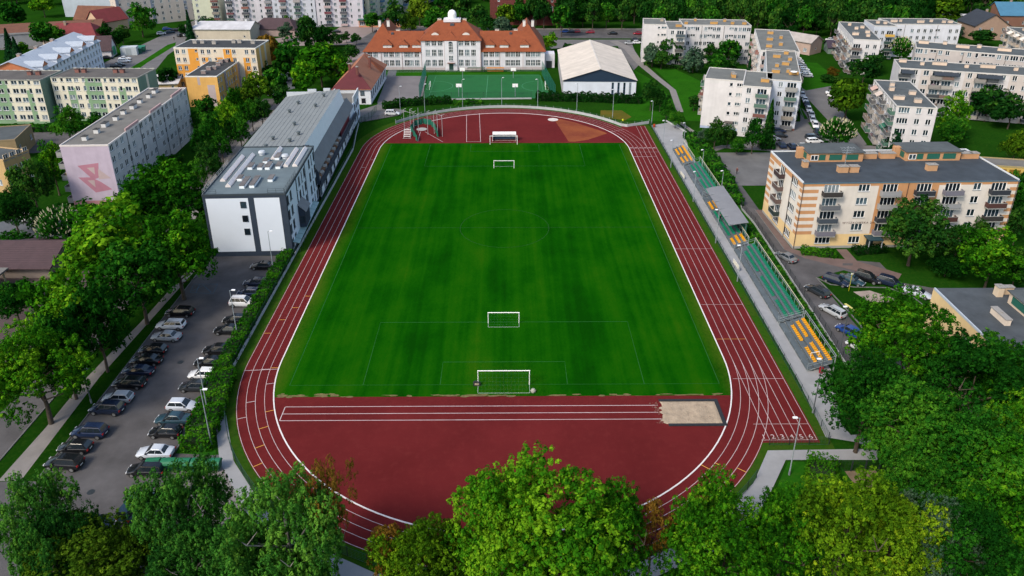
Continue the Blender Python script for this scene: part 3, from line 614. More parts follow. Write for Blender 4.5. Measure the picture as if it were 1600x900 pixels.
# roof lights, vents and guard rails on the front block
def rooflight(x, y, l, rz=PI / 2, w_=1.0, h=.75, nm='skylight'):
    mb = MB(); mb.ext([(-w_ / 2, 0), (w_ / 2, 0), (w_ / 2, .25), (0, h), (-w_ / 2, .25)], 0, l, 0)
    return ob(nm, mb.mesh(nm, mat('skylight_plastic', (.74, .68, .66), .35, .12, 1.5)), b.r, (x, y, 12.62), rz)
for x, y, l in ((1.7, 7.0, 13.6), (3.6, 4.0, 17.6), (12.0, 14.4, 10.4), (13.8, 14.6, 10.6)): rooflight(x, y, l)
rooflight(8.4, 19.0, 6.6)
for x, y, l in ((4.9, 7.0, 1.8), (6.4, 3.2, 4.6), (8.2, 3.4, 4.8), (10.9, 6.4, 2.2), (5.2, 13.2, 2.4), (7.2, 13.0, 2.2), (8.7, 13.0, 3.0), (10.7, 13.4, 2.6), (9.3, 18.6, 2.8), (7.4, 16.6, 1.8)):
    mb = MB(); mb.box(-.45, 0, 0, .45, l, .55, 1); mb.box(-.5, -.05, .55, .5, l + .05, .7, 0); ob('roof_vent', mb.mesh('roof_vent', [mat('vent_top', (.16, .15, .15), .9, .3, 1.), paint('e8eef2')]), b.r, (x, y, 12.62))
for x, y in ((5.4, 22.0), (10.8, 19.6)): ob('extractor_fan', MB().lathe([(.55, 0), (.55, .5), (.75, .55), (.6, .9), (.01, 1.0)], 14).mesh('extractor_fan', ZINC), b.r, (x, y, 12.62))
def rail(p0, p1, h=1.1, n=3, m=None, z=12.62, sp=1.5, par=None, nm='guard_rail'):
    mb = MB(); p0 = Vector((*p0, 0)); p1 = Vector((*p1, 0)); L = (p1 - p0).length; k = max(1, int(L / sp))
    for i in range(k + 1): p = p0.lerp(p1, i / k); mb.tube((p.x, p.y, 0), (p.x, p.y, h), .03, k=4)
    for j in range(n): z_ = h * (j + 1) / n; mb.tube((p0.x, p0.y, z_), (p1.x, p1.y, z_), .025, k=4)
    return ob(nm, mb.mesh(nm, m or STEEL), par or b.r, (0, 0, z))
rail((.15, .15), (.15, 16)); rail((.3, .15), (2.6, .15), m=DARKSTEEL); rail((12.0, .15), (15.0, .15), m=DARKSTEEL); rail((15.05, .2), (15.05, 9.5), m=DARKSTEEL)
# dark oriel on the east wall of the front block
mb = MB(); mb.box(15.22, 7.6, 2.4, 16.5, 11.6, 5.6, 0); mb.poly([(15.2, 7.4, 7.3), (16.8, 7.4, 5.7), (16.8, 11.8, 5.7), (15.2, 11.8, 7.3)], 1); mb.poly([(15.22, 7.6, 5.6), (16.5, 7.6, 5.6), (15.22, 7.6, 7.1)], 0)
orl = ob('oriel', mb.mesh('oriel', [NV, mat('oriel_roof', (.20, .20, .21), .8, .1, 1.)]), b.r)
wm, pm = win_mesh(1.0, 1.6, 1, DARKSTEEL, False); wo = ob('oriel_window', wm, orl, (15.4, 7.48, 3.2)); ob('pane', pm, wo)
# rear hall (world y 153..203): main shed roof, clerestory strip, lean-to roof with terrace below
GRY = mat('roof_felt', (.185, .205, .212), .85, .10, .25, streak=0., bump=.1)
mb = MB(); prof = [(-1.6, 10.9), (13.2, 12.9), (13.2, 12.6), (-1.6, 10.6)]
n0 = len(mb.v); pr_ = [(x, z) for x, z in prof]
for x, z in pr_: mb.v.append((x, 27.05, z))
for x, z in pr_: mb.v.append((x, 74.2, z))
for i in range(4): j = (i + 1) % 4; mb.f.append([i, j, 4 + j, 4 + i]); mb.m.append(0)
mb.f += [[3, 2, 1, 0], [4, 5, 6, 7]]; mb.m += [0, 0]
rf = ob('hall_roof', mb.mesh('hall_roof', GRY), b.r)
for i in range(1, 13):
    x = -1.6 + 14.8 * i / 13; z = 10.9 + 2.0 * i / 13
    ob('roof_seam', MB().box(x - .04, 27.1, z - .02, x + .04, 74.1, z + .05).mesh('roof_seam', mat('seam', (.19, .205, .215), .8, .1, 1.)), rf)
for x, y in ((4.4, 29), (9.2, 31), (10.2, 35.5), (4.6, 34.5), (3.4, 56.5), (4.0, 64), (9.6, 58.5), (10.0, 68), (7.4, 44)):
    z = 10.9 + 2.0 * (x + 1.6) / 14.8; ob('roof_ventilator', MB().lathe([(.3, -.1), (.3, .55), (.5, .6), (.45, .85), (.01, 1.0)], 10).mesh('roof_ventilator', paint('4d565a')), rf, (x, y, z))
for x, y, l in ((5.6, 27.2, 2.4), (10.2, 27.2, 1.4)):
    mb = MB(); mb.box(0, 0, 0, l, .8, .7)
    ob('roof_unit', mb.mesh('roof_unit', paint('c3ccd2')), rf, (x, y, 11.6))
b.slab('hall_wall', -1.3, 27.1, 0, -1.1, 74.0, 10.65, WH); b.slab('hall_wall', -1.09, 73.8, 0, 12.9, 74.0, 10.5, WH); b.slab('hall_wall', -1.09, 27.1, 0, 12.9, 27.22, 10.5, WH)
# clerestory: white sloping strip, cut into panels
pn = MB(); pn.poly([(13.22, 0, 12.92), (13.22, 3.30, 12.92), (14.15, 3.30, 9.6), (14.15, 0, 9.6)][::-1]); pn.poly([(13.12, 0, 12.75), (14.05, 0, 9.5), (14.05, 3.30, 9.5), (13.12, 3.30, 12.75)][::-1]); pn.poly([(13.22, 0, 12.92), (14.15, 0, 9.6), (14.05, 0, 9.5), (13.12, 0, 12.75)])
pm_ = pn.mesh('clerestory_panel', mat('clad_white', (.76, .79, .81), .5, .06, 2.))
for i in range(14): ob('clerestory_panel', pm_, b.r, (0, 27.1 + i * 3.34, 0))
ob('end_cap', MB().prism([(12.9, 26.92), (14.3, 26.92), (14.3, 27.08), (12.9, 27.08)], 9.0, 12.95).mesh('end_cap', NV), b.r)
mb = MB(); LR = mat('leanto_roof', (.165, .175, .185), .7, .12, .4)
mb.ext([(0, 0), (0, 0)], 0, 0) if False else None
mb.v += [(14.1, 26.2, 9.5), (15.9, 26.2, 7.0), (15.9, 78.0, 7.0), (14.1, 78.0, 9.5), (14.1, 26.2, 9.3), (15.9, 26.2, 6.8), (15.9, 78.0, 6.8), (14.1, 78.0, 9.3)]
for f in ((0, 1, 2, 3), (7, 6, 5, 4), (0, 4, 5, 1), (1, 5, 6, 2), (2, 6, 7, 3), (3, 7, 4, 0)): mb.f.append(list(f)); mb.m.append(0)
ob('lean_to_roof', mb.mesh('lean_to_roof', LR), b.r)
mb = MB(); mb.box(15.21, 26.3, 3.9, 15.8, 26.9, 6.7, 0); mb.poly([(15.25, 26.31, 6.7), (15.8, 26.31, 6.7), (15.25, 26.31, 7.8)], 0)
ob('gable_panel', mb.mesh('gable_panel', NV), b.r)
wm, pm = win_mesh(.9, 2.0, 1, paint('54727c'), False); wo = ob('gable_window', wm, b.r, (15.68, 26.5, 4.6), PI / 2); ob('pane', pm, wo)
b.slab('upper_wall', 13.6, 27.3, 3.9, 13.8, 77.8, 9.3, mat('dark_glazing', (.02, .025, .03), .3, .2, .5))
b.slab('terrace_floor', 13.81, 27.3, 3.75, 15.7, 80, 3.9, CONC)
b.slab('terrace_parapet', 15.95, 26.3, 3.25, 16.15, 80.5, 4.75, NV)
sw = MB().box(-.8, -.35, .02, .8, .35, .75, 0); sw.box(-.85, -.4, .75, .85, .4, .85, 0); swm = sw.mesh('terrace_seat', mat('seat_wood', (.42, .22, .12), .8, .2, 1.)); sw2 = MB().box(-.5, -.5, 0, .5, .5, 1.0).mesh('terrace_seat', paint('d9d4cc'))
for i in range(15):
    y = 28.4 + i * 2.0
    ob('terrace_seat', swm if i % 2 else sw2, b.r, (15.1, y, 3.9), PI / 2 + .3 * (i % 3))
b.slab('terrace_banner', 15.0, 60, 3.92, 15.1, 74, 5.4, paint('7a2430'))
# ground-floor wall under the terrace, with windows between navy piers
fw = Bld.__new__(Bld); fw.r, fw.L, fw.D, fw.H = b.r, 15.6, 80.6, 3.72
def cfG(u, z): return 1 if (u % 6.2) < .7 or z < .45 else 0
fw.wall('r', 'w.nw.nw.w.nw.nw.w.nw.nw.w', 1, 3, .35, [plaster((.76, .79, .82)), NV], cfG, [6.2 * i for i in range(9)] + [6.2 * i + .7 for i in range(9)], (.45,), length=53.4, off=(15.6, 26.95), frame=DARKSTEEL, kinds={'w': (2.0, 2.0, .5, 2), 'n': (.9, 2.4, .2, 1)})
# white end block behind the hall
b.slab('end_block', 8.6, 74.3, 0, 15.5, 91, 7.2, WH)
mb = MB(); mb.box(8.5, 80.6, 7.2, 8.8, 91.1, 8.6); mb.box(15.3, 80.6, 7.2, 15.6, 91.1, 8.8); mb.box(8.81, 90.8, 7.2, 15.29, 91.1, 8.0); ob('end_parapet', mb.mesh('end_parapet', plaster((.55, .58, .60))), b.r)
b.slab('end_roof', 8.82, 78.2, 7.2, 15.28, 90.7, 7.26, BITUMEN2)
for i, y in enumerate((82.2, 85.2, 88.2)):
    for z in (1.2, 4.5):
        wm, pm = win_mesh(1.3, 1.7, 2, DARKSTEEL, False); wo = ob('window', wm, b.r, (15.63, y - .6, z), PI / 2); ob('pane', pm, wo)
mb = MB(); mb.box(-1.3, 74.2, 10.6, 13.2, 74.5, 12.2); mb.box(4.5, 74.1, 12.2, 6.8, 74.6, 12.9); mb.box(8.8, 74.1, 12.2, 10.6, 74.6, 13.1); ob('end_parapet', mb.mesh('end_parapet', ZINC), b.r)
# glass canopy strip at the foot of the east wall
o = tag(ob('glass_canopy', None, None, (-40.4, 130.5, 0), math.radians(2.2)), 'low glazed lean-to canopy along the foot of the sports hall by the track', 'canopy')
gp = MB().box(0, .03, 0, 1.3, 1.97, .05).mesh('canopy_pane', mat('canopy_glass', (.30, .42, .42), .2, .1, 1.)); 
for i in range(10):
    q = ob('canopy_pane', gp, o, (-.75, i * 2.0, 2.2)); q.rotation_euler = (0, .25, 0)
mb = MB()
for i in range(11): mb.tube((.45, i * 2.0, 0), (.45, i * 2.0, 1.9), .04, k=4); mb.tube((-.8, i * 2.0, 2.25), (.5, i * 2.0, 1.93), .03, k=4)
ob('canopy_frame', mb.mesh('canopy_frame', paint('2f5b4c')), o)

# ---------------------------------------------------------------- block with the pink mural
b = Bld('apartment_block', 'grey five-storey block with a pale pink gable painted with a geometric mural', 'apartment block', (-95.6, 153.9), math.radians(2), 10.2, 47.5, 13.6)
PNK, GRW = plaster((.47, .40, .49)), plaster((.46, .46, .47))
b.wall('f', '', 0, 3, 0, [PNK, plaster((.45, .22, .24))], lambda u, z: 1 if z < .9 else 0, (), (.9,))
mu = [([(2.6, 9.0), (7.1, 9.6), (6.4, 6.4), (9.1, 5.3), (8.7, 4.9), (5.6, 4.1), (2.6, 6.4), (4.6, 6.5)], 0)]
def mural(pts, m, y, nm='mural_shape'):
    ob(nm, MB().poly([(u, -y, z) for u, z in pts]).mesh(nm, m), b.r)
RED, SAL, OCH = plaster((.42, .19, .25)), plaster((.55, .22, .26)), plaster((.46, .36, .36))
mural([(2.7, 9.1), (7.3, 9.7), (6.7, 6.3), (5.6, 5.9), (4.9, 6.4)], RED, .006); mural([(2.3, 6.4), (5.0, 6.4), (5.9, 5.9), (6.9, 5.3), (9.0, 3.5), (5.3, 2.8)], RED, .008)
mural([(6.9, 8.4), (9.3, 6.1), (6.6, 5.9)], OCH, .010); mural([(4.6, 8.6), (6.2, 8.7), (6.0, 7.0)], OCH, .012); mural([(4.1, 5.7), (5.6, 5.7), (5.5, 4.0)], OCH, .014)
b.wall('r', 'wvwvwvwvwvwvwvwvwv', 5, 2.65, .5, GRW, skip=lambda i, f: (i * 7 + f * 3) % 11 == 0)
b.wall('l', 'wvbwvbwvbwvbwvb', 5, 2.65, .5, GRW); b.wall('k', '', 0, 3, 0, PNK)
b.flat_roof(BITUMEN2, 'cfc8c4')
for i in range(3):      # the east front steps: raised parapets
    b.slab('parapet_step', 9.95, 9 + i * 14, 13.95, 10.27, 16 + i * 14, 14.5, plaster((.45, .30, .30)))
for i in range(9): b.chimney(3.6 + .3 * (i % 2), 4 + i * 4.9, 1.0, 2.0 if i % 3 == 2 else 1.1, .9, (.60, .60, .60), cap='3c3c3c')
for u in (9, 16, 23, 30, 37): b.pipe('r', u, c='6b6f72')

# ---------------------------------------------------------------- green and cream blocks far left
GRN, CR2, GRD = plaster((.21, .33, .20)), plaster((.68, .64, .52)), plaster((.17, .26, .20))
for lab, o, a, L, seed in (('green and cream apartment block cut by the left edge, in front of its twin', (-166, 214.0), math.radians(-1), 32.5, 0), ('green and cream apartment block stepping back right of its twin, green blank end wall', (-132.2, 216.6), math.radians(-2), 25.5, 1)):
    b = Bld('apartment_block', lab, 'apartment block', o, a, L, 11.5, 12.9, 'green and cream blocks')
    pat = 'vnwvnwwnwnwv' if seed else 'wwvwwvvnwwnwwnw'
    def cf(u, z, L=L, seed=seed):
        if z < .7: return 1
        f = (u / L)
        if seed: return 1 if (.38 < f < .58) or (.17 < f < .26 and z < 10) or (.76 < f < .84 and z < 10) else 0
        return 1 if (.50 < f < .70) or (.86 < f < .91 and z < 10) or f < .2 else 0
    ub = [L * k for k in ((.38, .58, .17, .26, .76, .84) if seed else (.5, .7, .86, .91, .2))]
    b.wall('f', pat, 5, 2.6, .45, [CR2, GRN], cf, ub, (.7, 10.0), kinds={'w': (1.7, 1.35, .85, 2), 'v': (1.3, 1.35, .85, 2)})
    b.wall('r', '', 0, 3, 0, [GRD, CR2, GRN], (lambda u, z: 1 if 5.0 < u < 6.2 and z < 13 else 0) if seed else None, (5.0, 6.2)); b.wall('l', '', 0, 3, 0, GRD); b.wall('k', pat, 5, 2.6, .45, [CR2, GRN])
    b.flat_roof(mat('bitumen_brown', '5b5754', .9, .2, .3), '8d8f88', ph=.18)
    for x in ((4.5, 6.5, 16, 18) if seed else (10, 12.5, 26, 28.5)): b.chimney(x, 6.5, 1.2, 1.0, 1.0, (.22, .10, .085), cap='4a3a36')

# ---------------------------------------------------------------- orange blocks
OR1, OR2, CR3, MAU = plaster((.66, .30, .05)), plaster((.70, .40, .12)), plaster((.66, .57, .45)), plaster((.42, .33, .34))
b = Bld('apartment_block', 'long orange and cream apartment block with a dark flat roof behind the smaller orange one', 'apartment block', (-110.6, 252), math.radians(-2.2), 27.5, 13.5, 14.0)
def cfo(u, z):
    if z < .5: return 1
    k = u / 27.5
    if .17 < k < .29 or .60 < k < .70: return 1
    if k <= .17: return 1 if (z < 8.6) != (k > .09 and z < 5.8) else 0
    return 1 if int(k * 12) % 2 == 0 and z < 11 else 0
b.wall('f', 'vv.svvs.vv.vv', 5, 2.75, .3, [CR3, OR1], cfo, [27.5 * k for k in (.09, .17, .29, .6, .7)] + [27.5 * k / 12 for k in range(4, 12)], (.5, 5.8, 8.6, 11))
b.wall('r', '', 0, 3, 0, [OR2, CR3], lambda u, z: 1 if 3 < u < 4.6 or 8 < u < 9.6 else 0, (3, 4.6, 8, 9.6)); b.wall('l', '', 0, 3, 0, OR2); b.wall('k', 'vvvvvvvv', 5, 2.75, .3, [CR3, OR1])
b.flat_roof(mat('bitumen_dark', '3a3d40', .9, .2, .3), 'd5d3cd')
for x, y in ((4, 8), (6.6, 8), (11, 7), (17, 9), (19, 9), (24, 8)): b.chimney(x, y, 1.3, 1.0, .9, (.35, .33, .31))
b = Bld('apartment_block', 'smaller orange apartment block with a lavender patch on its plain gable', 'apartment block', (-99.3, 230.7), 0, 9.8, 28.6, 9.6)
b.wall('f', '', 0, 3, 0, [OR2, plaster((.46, .38, .38))], lambda u, z: 1 if (6.4 < u < 8.7 and z < 7) or (3.6 < u < 4.4 and z > 7) else 0, (6.4, 8.7, 3.6, 4.4), (7.,))
b.wall('r', 'vv.nvvnv.vnvv', 3, 2.8, .9, [OR2, MAU], lambda u, z: 1 if 6 < u < 8.2 or 18.8 < u < 21 else 0, (6, 8.2, 18.8, 21)); b.wall('l', 'vvvvvvvvv', 3, 2.8, .9, OR2); b.wall('k', '', 0, 3, 0, OR2)
b.flat_roof(_M['bitumen_dark'], 'd8d6d0')
for x, y in ((4.4, 4), (4.2, 9), (5.6, 10), (5.2, 15), (4.6, 19), (6, 20), (5.6, 26)): b.chimney(x, y, 1.4, 1.1, .9, (.28, .22, .21))
for u in (6.0, 14.5, 21.1): b.pipe('r', u, c='7a5a4a')

# ---------------------------------------------------------------- school with orange roofs
b = Bld('school', 'white school with steep orange tiled roofs, dormers and a white observatory dome', 'school', (-31.6, 279.0), 0, 22.0, 18.0, 11.4)
WS = plaster((.66, .65, .69)); BAND = paint((.40, .33, .33), .8)
KS = {'w': (2.0, 2.5, .75, 3, 2), 'a': (1.9, 2.0, 1.0, 3, 2)}
def cfs(u, z): return 1 if z < 1.0 else 0
b.wall('f', 'www.www', 3, 3.75, .85, [WS, plaster((.48, .42, .42))], cfs, (), (1.0,), cent=[.115, .22, .325, .5, .67, .775, .88], kinds={'w': (1.75, 2.35, .7, 3, 2)}, frame=PVC, skip=lambda i, f: False)
for s_ in 'rlk': b.wall(s_, 'ww', 2, 4.6, 1.5, WS, H=11.4, z0=0)
mb = MB(); mb.box(8.7, -.45, 0, 13.3, -.02, 11.2, 0); bay = ob('entrance_bay', mb.mesh('entrance_bay', WS), b.r)
wm, pm = win_mesh(1.6, 3.2, 3, None, True, 3); wo = ob('stair_window', wm, bay, (10.2, -.58, 6.7)); ob('pane', pm, wo)
gm = MB().poly([(.8 + .8 * math.cos(PI * i / 12), .11, .8 * math.sin(PI * i / 12)) for i in range(13)]); ob('fanlight', gm.mesh('fanlight', GLASS), wo, (0, 0, 3.2))
wm, pm = win_mesh(1.6, 2.0, 3, None, True, 2); wo = ob('stair_window', wm, bay, (10.2, -.58, 3.6)); ob('pane', pm, wo)
do = ob('door', MB().box(10.2, -.5, .1, 11.8, -.452, 2.5).mesh('door', paint('1f3d38')), bay); ob('door_canopy', MB().box(9.6, -1.3, 2.75, 12.4, -.46, 2.9).mesh('door_canopy', paint('7a5a50')), bay)
for x in (0.05, 8.65, 13.35, 21.95): b.pipe('f', x, 11.2, '8a6a60')
ob('main_roof', hip(22.0, 18.0, 11.4, 16.8, 6.0, 6.0, .5).mesh('main_roof', TILE_O), b.r)
mb = MB(); zz = lambda y: 11.4 + 5.4 * y / 9
mb.poly([(8.3, -.55, 11.15), (13.7, -.55, 11.15), (11, 2.6, 13.6)][::1]); mb.poly([(8.3, -.55, 11.15), (11, 2.6, 13.6), (11, 4.2, 13.92), (7.6, .6, 11.76)]); mb.poly([(13.7, -.55, 11.15), (14.4, .6, 11.76), (11, 4.2, 13.92), (11, 2.6, 13.6)])
ob('bay_roof', mb.mesh('bay_roof', TILE_O), b.r)
for x in (5.2, 16.6):       # eyebrow dormers
    mb = MB(); n = 10; P = []
    for i in range(n + 1):
        t = -1 + 2 * i / n; h = .95 * math.cos(t * PI / 2) ** 2; P.append((x + t * 2.2, h))
    y0 = 2.0; z0 = zz(y0)
    for i in range(n):
        (a, h0), (c, h1) = P[i], P[i + 1]
        mb.poly([(a, y0, z0 + h0), (c, y0, z0 + h1), (c, y0 + 2.4, zz(y0 + 2.4) + .05), (a, y0 + 2.4, zz(y0 + 2.4) + .05)], 0); mb.poly([(a, y0, z0 - .1), (c, y0, z0 - .1), (c, y0, z0 + h1), (a, y0, z0 + h0)], 1 if abs(t) < 9 and 2 <= i <= 7 else 0)
    ob('eyebrow_dormer', mb.mesh('eyebrow_dormer', [TILE_O, plaster((.60, .58, .55))]), b.r)
mb = MB(); mb.box(8.0, 7.6, 16.3, 14.4, 11.6, 17.3); mb.box(8.6, 8.0, 17.3, 13.8, 11.2, 17.5); ob('dome_base', mb.mesh('dome_base', WS), b.r)
ob('observatory_dome', MB().lathe([(1.55, 0), (1.6, 1.3)] + [(1.6 * math.cos(t * PI / 20), 1.3 + 1.75 * math.sin(t * PI / 20)) for t in range(1, 10)] + [(.01, 3.05)], 24).mesh('observatory_dome', paint('eceeee', .4), 30), b.r, (11.2, 9.6, 17.5))
for x in (6.4, 15.8): b.chimney(x, 9.6, 1.4, .9, 1.0, (.62, .50, .40), 16.2)
ob('roof_hatch', MB().box(10.6, 6.2, 15.2, 12, 7.4, 15.95).mesh('roof_hatch', paint('3e4650')), b.r)
KW = {'w': (1.75, 2.2, .7, 3, 2)}
for x0, L, i0, i1, cent in ((-21.2, 21.2, 4.5, 0, [.1, .2, .38, .48, .58, .74, .82, .92]), (22.0, 23.7, 0, 5.0, [.08, .17, .26, .42, .5, .58, .74, .82, .90])):
    wg = Bld.__new__(Bld); wg.r, wg.L, wg.D, wg.H = b.r, L, 15.0, 7.2
    c = 'w' * len(cent)
    wg.wall('f', c, 2, 3.3, .75, [WS, plaster((.48, .42, .42))], cfs, (), (1.0,), cent=cent, kinds=KW, length=L, off=(x0, .7))
    for sd, off, ln in (('r', (x0 + L, .7), 15.), ('l', (x0, 15.7), 15.), ('k', (x0 + L, 15.7), L)): wg.wall(sd, 'www', 2, 3.3, .75, WS, H=7.2, length=ln, off=off, kinds=KW)
    ob('wing_roof', hip(L, 15.0, 7.25, 13.0, i0, i1, .5, x0=x0, y0=.7).mesh('wing_roof', TILE_O), b.r)
    k = (13.0 - 7.25) / 7.5
    for cx in ([x0 + 8.6, x0 + 14.6, x0 + 19.4] if x0 < 0 else [x0 + 3.4, x0 + 8.6, x0 + 16.2]):
        y0 = 1.7; z0 = 7.25 + k * (y0 - .7); mb = MB()
        mb.box(cx - 1.6, y0, z0 - .2, cx + 1.6, y0 + 1.6, z0 + 1.05, 1)
        dm = ob('dormer', mb.mesh('dormer', [TILE_O, plaster((.68, .66, .64))]), b.r)
        rf = MB(); A, Bq, T = (cx - 2.0, y0 - .35, z0 + 1.0), (cx + 2.0, y0 - .35, z0 + 1.0), (cx, y0 + .9, z0 + 2.7); Yb = y0 + 3.2
        rf.poly([A, Bq, T]); rf.poly([Bq, (cx + 2.0, y0 + 1.6, z0 + 1.05), (cx, Yb, 7.25 + k * (Yb - .7)), T]); rf.poly([(cx - 2.0, y0 + 1.6, z0 + 1.05), A, T, (cx, Yb, 7.25 + k * (Yb - .7))]); ob('dormer_roof', rf.mesh('dormer_roof', TILE_O), dm)
        for q in (-.9, .35):
            wm, pm = win_mesh(.85, .8, 2, None, False); wo = ob('dormer_window', wm, dm, (cx + q - .1, y0 - .12, z0 + .1))
    for x in ((x0 + 5, x0 + 12) if x0 < 0 else (x0 + 6, x0 + 13)): b.chimney(x, 8.6, 1.5, .8, .9, (.60, .52, .45), 12.5)
    ob('roof_hatch', MB().box(x0 + L * .45, 6.6, 11.9, x0 + L * .45 + .9, 7.4, 12.6).mesh('roof_hatch', paint('3e4650')), b.r)
    for u in (0.1, L * .30, L * .66): b.pipe('f', u + x0, 7.0, '8a6a60') if x0 >= 0 else ob('drainpipe', MB().tube((x0 + u, .58, .1), (x0 + u, .58, 7.0), .07, k=5).mesh('drainpipe', paint('8a6a60')), b.r)
for x0, D0 in ((-21.2, 25.), (33.2, 25.)):      # cross wings at both ends
    L = 12.5; m_ = hip(D0, L, 7.3, 15.6, 6.5, 6.0, .5); 
    o = ob('cross_roof', m_.mesh('cross_roof', TILE_O), b.r, (x0 + L, 3.0, 0), PI / 2)
    ob('cross_wall', MB().box(x0 + .1, 15.8, 0, x0 + L - .1, 27.8, 7.2).mesh('cross_wall', WS), b.r)
    for x, y in ((x0 + 5.0, 10.2), (x0 + 8.2, 10.2)): b.chimney(x, y, 1.0, .8, 2.2, (.66, .64, .62), 14.2)
wm_, pm_ = win_mesh(1.0, 1.5, 2, None, True)
ob('link_block', MB().box(45.9, 3.5, 0, 49.6, 9, 5.2).mesh('link_block', WS), b.r); ob('link_gate', MB().box(46.4, 3.42, 0, 48.6, 3.5, 2.6).mesh('link_gate', paint('2b3335')), b.r)
# school annex
b = house('school_annex', 'low white school annex with a hipped maroon and peach tiled roof beside the sports hall', (-43.0, 233.2), PI / 2, 33.0, 11.6, 5.4, 10.6, (.68, .70, .74), TILE_P, 7.0, 6.0, front='', nf=1, chim=((7.4, 7.4), (3.0, 4.2), (17.0, 2.6)), cat='school building', ccol=(.16, .06, .05))
# (front = east side) windows
b2 = Bld.__new__(Bld); b2.r, b2.L, b2.D, b2.H = b.r, 33.0, 11.6, 5.4
for u in range(9):
    wm, pm = win_mesh(1.2, 2.4, 2, DARKSTEEL, False); wo = ob('window', wm, b.r, (1.6 + u * 3.5, -.13, 1.4)); ob('pane', pm, wo)
for u, z in ((1.2, 2.8), (1.0, .4), (5.4, 2.8)):
    wm, pm = win_mesh(1.3, 1.6, 3, paint('3a2a2a'), False); wo = ob('window', wm, b.r, (-.13, 11.6 - 9.6 + u, z), -PI / 2); ob('pane', pm, wo)
mb = MB(); P = [(-.52, -.52, 5.0), (-.52, 12.12, 5.0), (7.0, 5.8, 10.66)]; mb.poly([P[1], P[0], P[2]][::1]); o = ob('hip_slope', mb.mesh('hip_slope', TILE_M), b.r, (-.02, 0, .06))
ob('roof_hatch', MB().box(19, 3.4, 7.6, 22.5, 4.2, 8.6).mesh('roof_hatch', tiles('tile_maroon', 0, 0)), b.r)
mb = MB(); mb.poly([(21.0, -.6, 5.2), (27.0, -.6, 5.2), (24, 5.6, 10.5)], 0); mb.poly([(21.0, -.6, 5.2), (24, 5.6, 10.5), (24, 6.2, 10.5)], 0); ob('cross_gable', mb.mesh('cross_gable', TILE_O), b.r, (0, 0, .1))

# ---------------------------------------------------------------- gymnasium with ribbed cream roof
b = Bld('gymnasium', 'white gymnasium with a ribbed cream gable roof and dark blue gable', 'gymnasium', (18.3, 240.6), math.radians(-1.5), 23.6, 46.0, 5.9)
GY = plaster((.62, .67, .74)); NB = mat('gable_navy', (.012, .030, .060), .6, .1, 1.)
b.wall('f', 'gggg', 1, 3, 0, [GY], H=5.3, cent=[.68, .76, .84, .92], kinds={'g': (.75, 4.8, .35, 1, 4)}, frame=paint('4b6a86'))
for s_ in 'rk': b.wall(s_, '', 0, 3, 0, GY)
b.wall('l', '.ww.ww.ww.', 1, 3, 1.5, plaster((.40, .40, .41)), frame=DARKSTEEL)
mb = MB(); mb.poly([(0, 0, 5.3), (23.6, 0, 5.3), (23.6, -.005, 5.9), (11.8, -.005, 9.55), (0, -.005, 5.9)]); ob('gable', MB().poly([(23.6, 46, 5.9), (0, 46, 5.9), (11.8, 46, 9.55)]).mesh('gable', NB), b.r); ob('gable', mb.mesh('gable', NB), b.r)
ob('gable_band', MB().box(-.05, -.05, 5.2, 23.65, -.003, 5.32).mesh('gable_band', paint('cfd6dc')), b.r)
RP = mat('roof_cream', (.57, .52, .465), .6, .12, .4, rand=.07)
nP = 40; wv = 46.9 / nP; sl = math.hypot(11.8 + .3, 3.74)
pm_ = MB(); pm_.box(0, .03, 0, sl, wv - .03, .06, 0); pm_.box(0, -.04, 0, sl, .04, .13, 0); pme = pm_.mesh('roof_panel', RP)
base = MB(); base.poly([(-.3, -.4, 5.83), (11.8, -.4, 9.57), (11.8, 46.4, 9.57), (-.3, 46.4, 5.83)][::-1]); base.poly([(23.9, -.4, 5.83), (23.9, 46.4, 5.83), (11.8, 46.4, 9.57), (11.8, -.4, 9.57)][::-1]); ob('roof_deck', base.mesh('roof_deck', RP), b.r)
aa = math.atan2(3.74, 12.1)
for i in range(nP):
    o = ob('roof_panel', pme, b.r, (-.3, -.45 + i * wv, 5.84)); o.rotation_euler = (0, -aa, 0)
    o = ob('roof_panel', pme, b.r, (23.9, -.45 + (i + 1) * wv, 5.84)); o.rotation_euler = (0, -aa, PI)
ob('ridge_cap', MB().ext([(11.4, 9.55), (12.2, 9.55), (11.8, 9.74)], 0, 46.9).mesh('ridge_cap', RP), b.r, (23.2, -.45, 0), PI / 2) if False else None
mb = MB(); mb.box(11.5, -.46, 9.58, 12.1, 46.45, 9.72); ob('ridge_cap', mb.mesh('ridge_cap', RP), b.r)
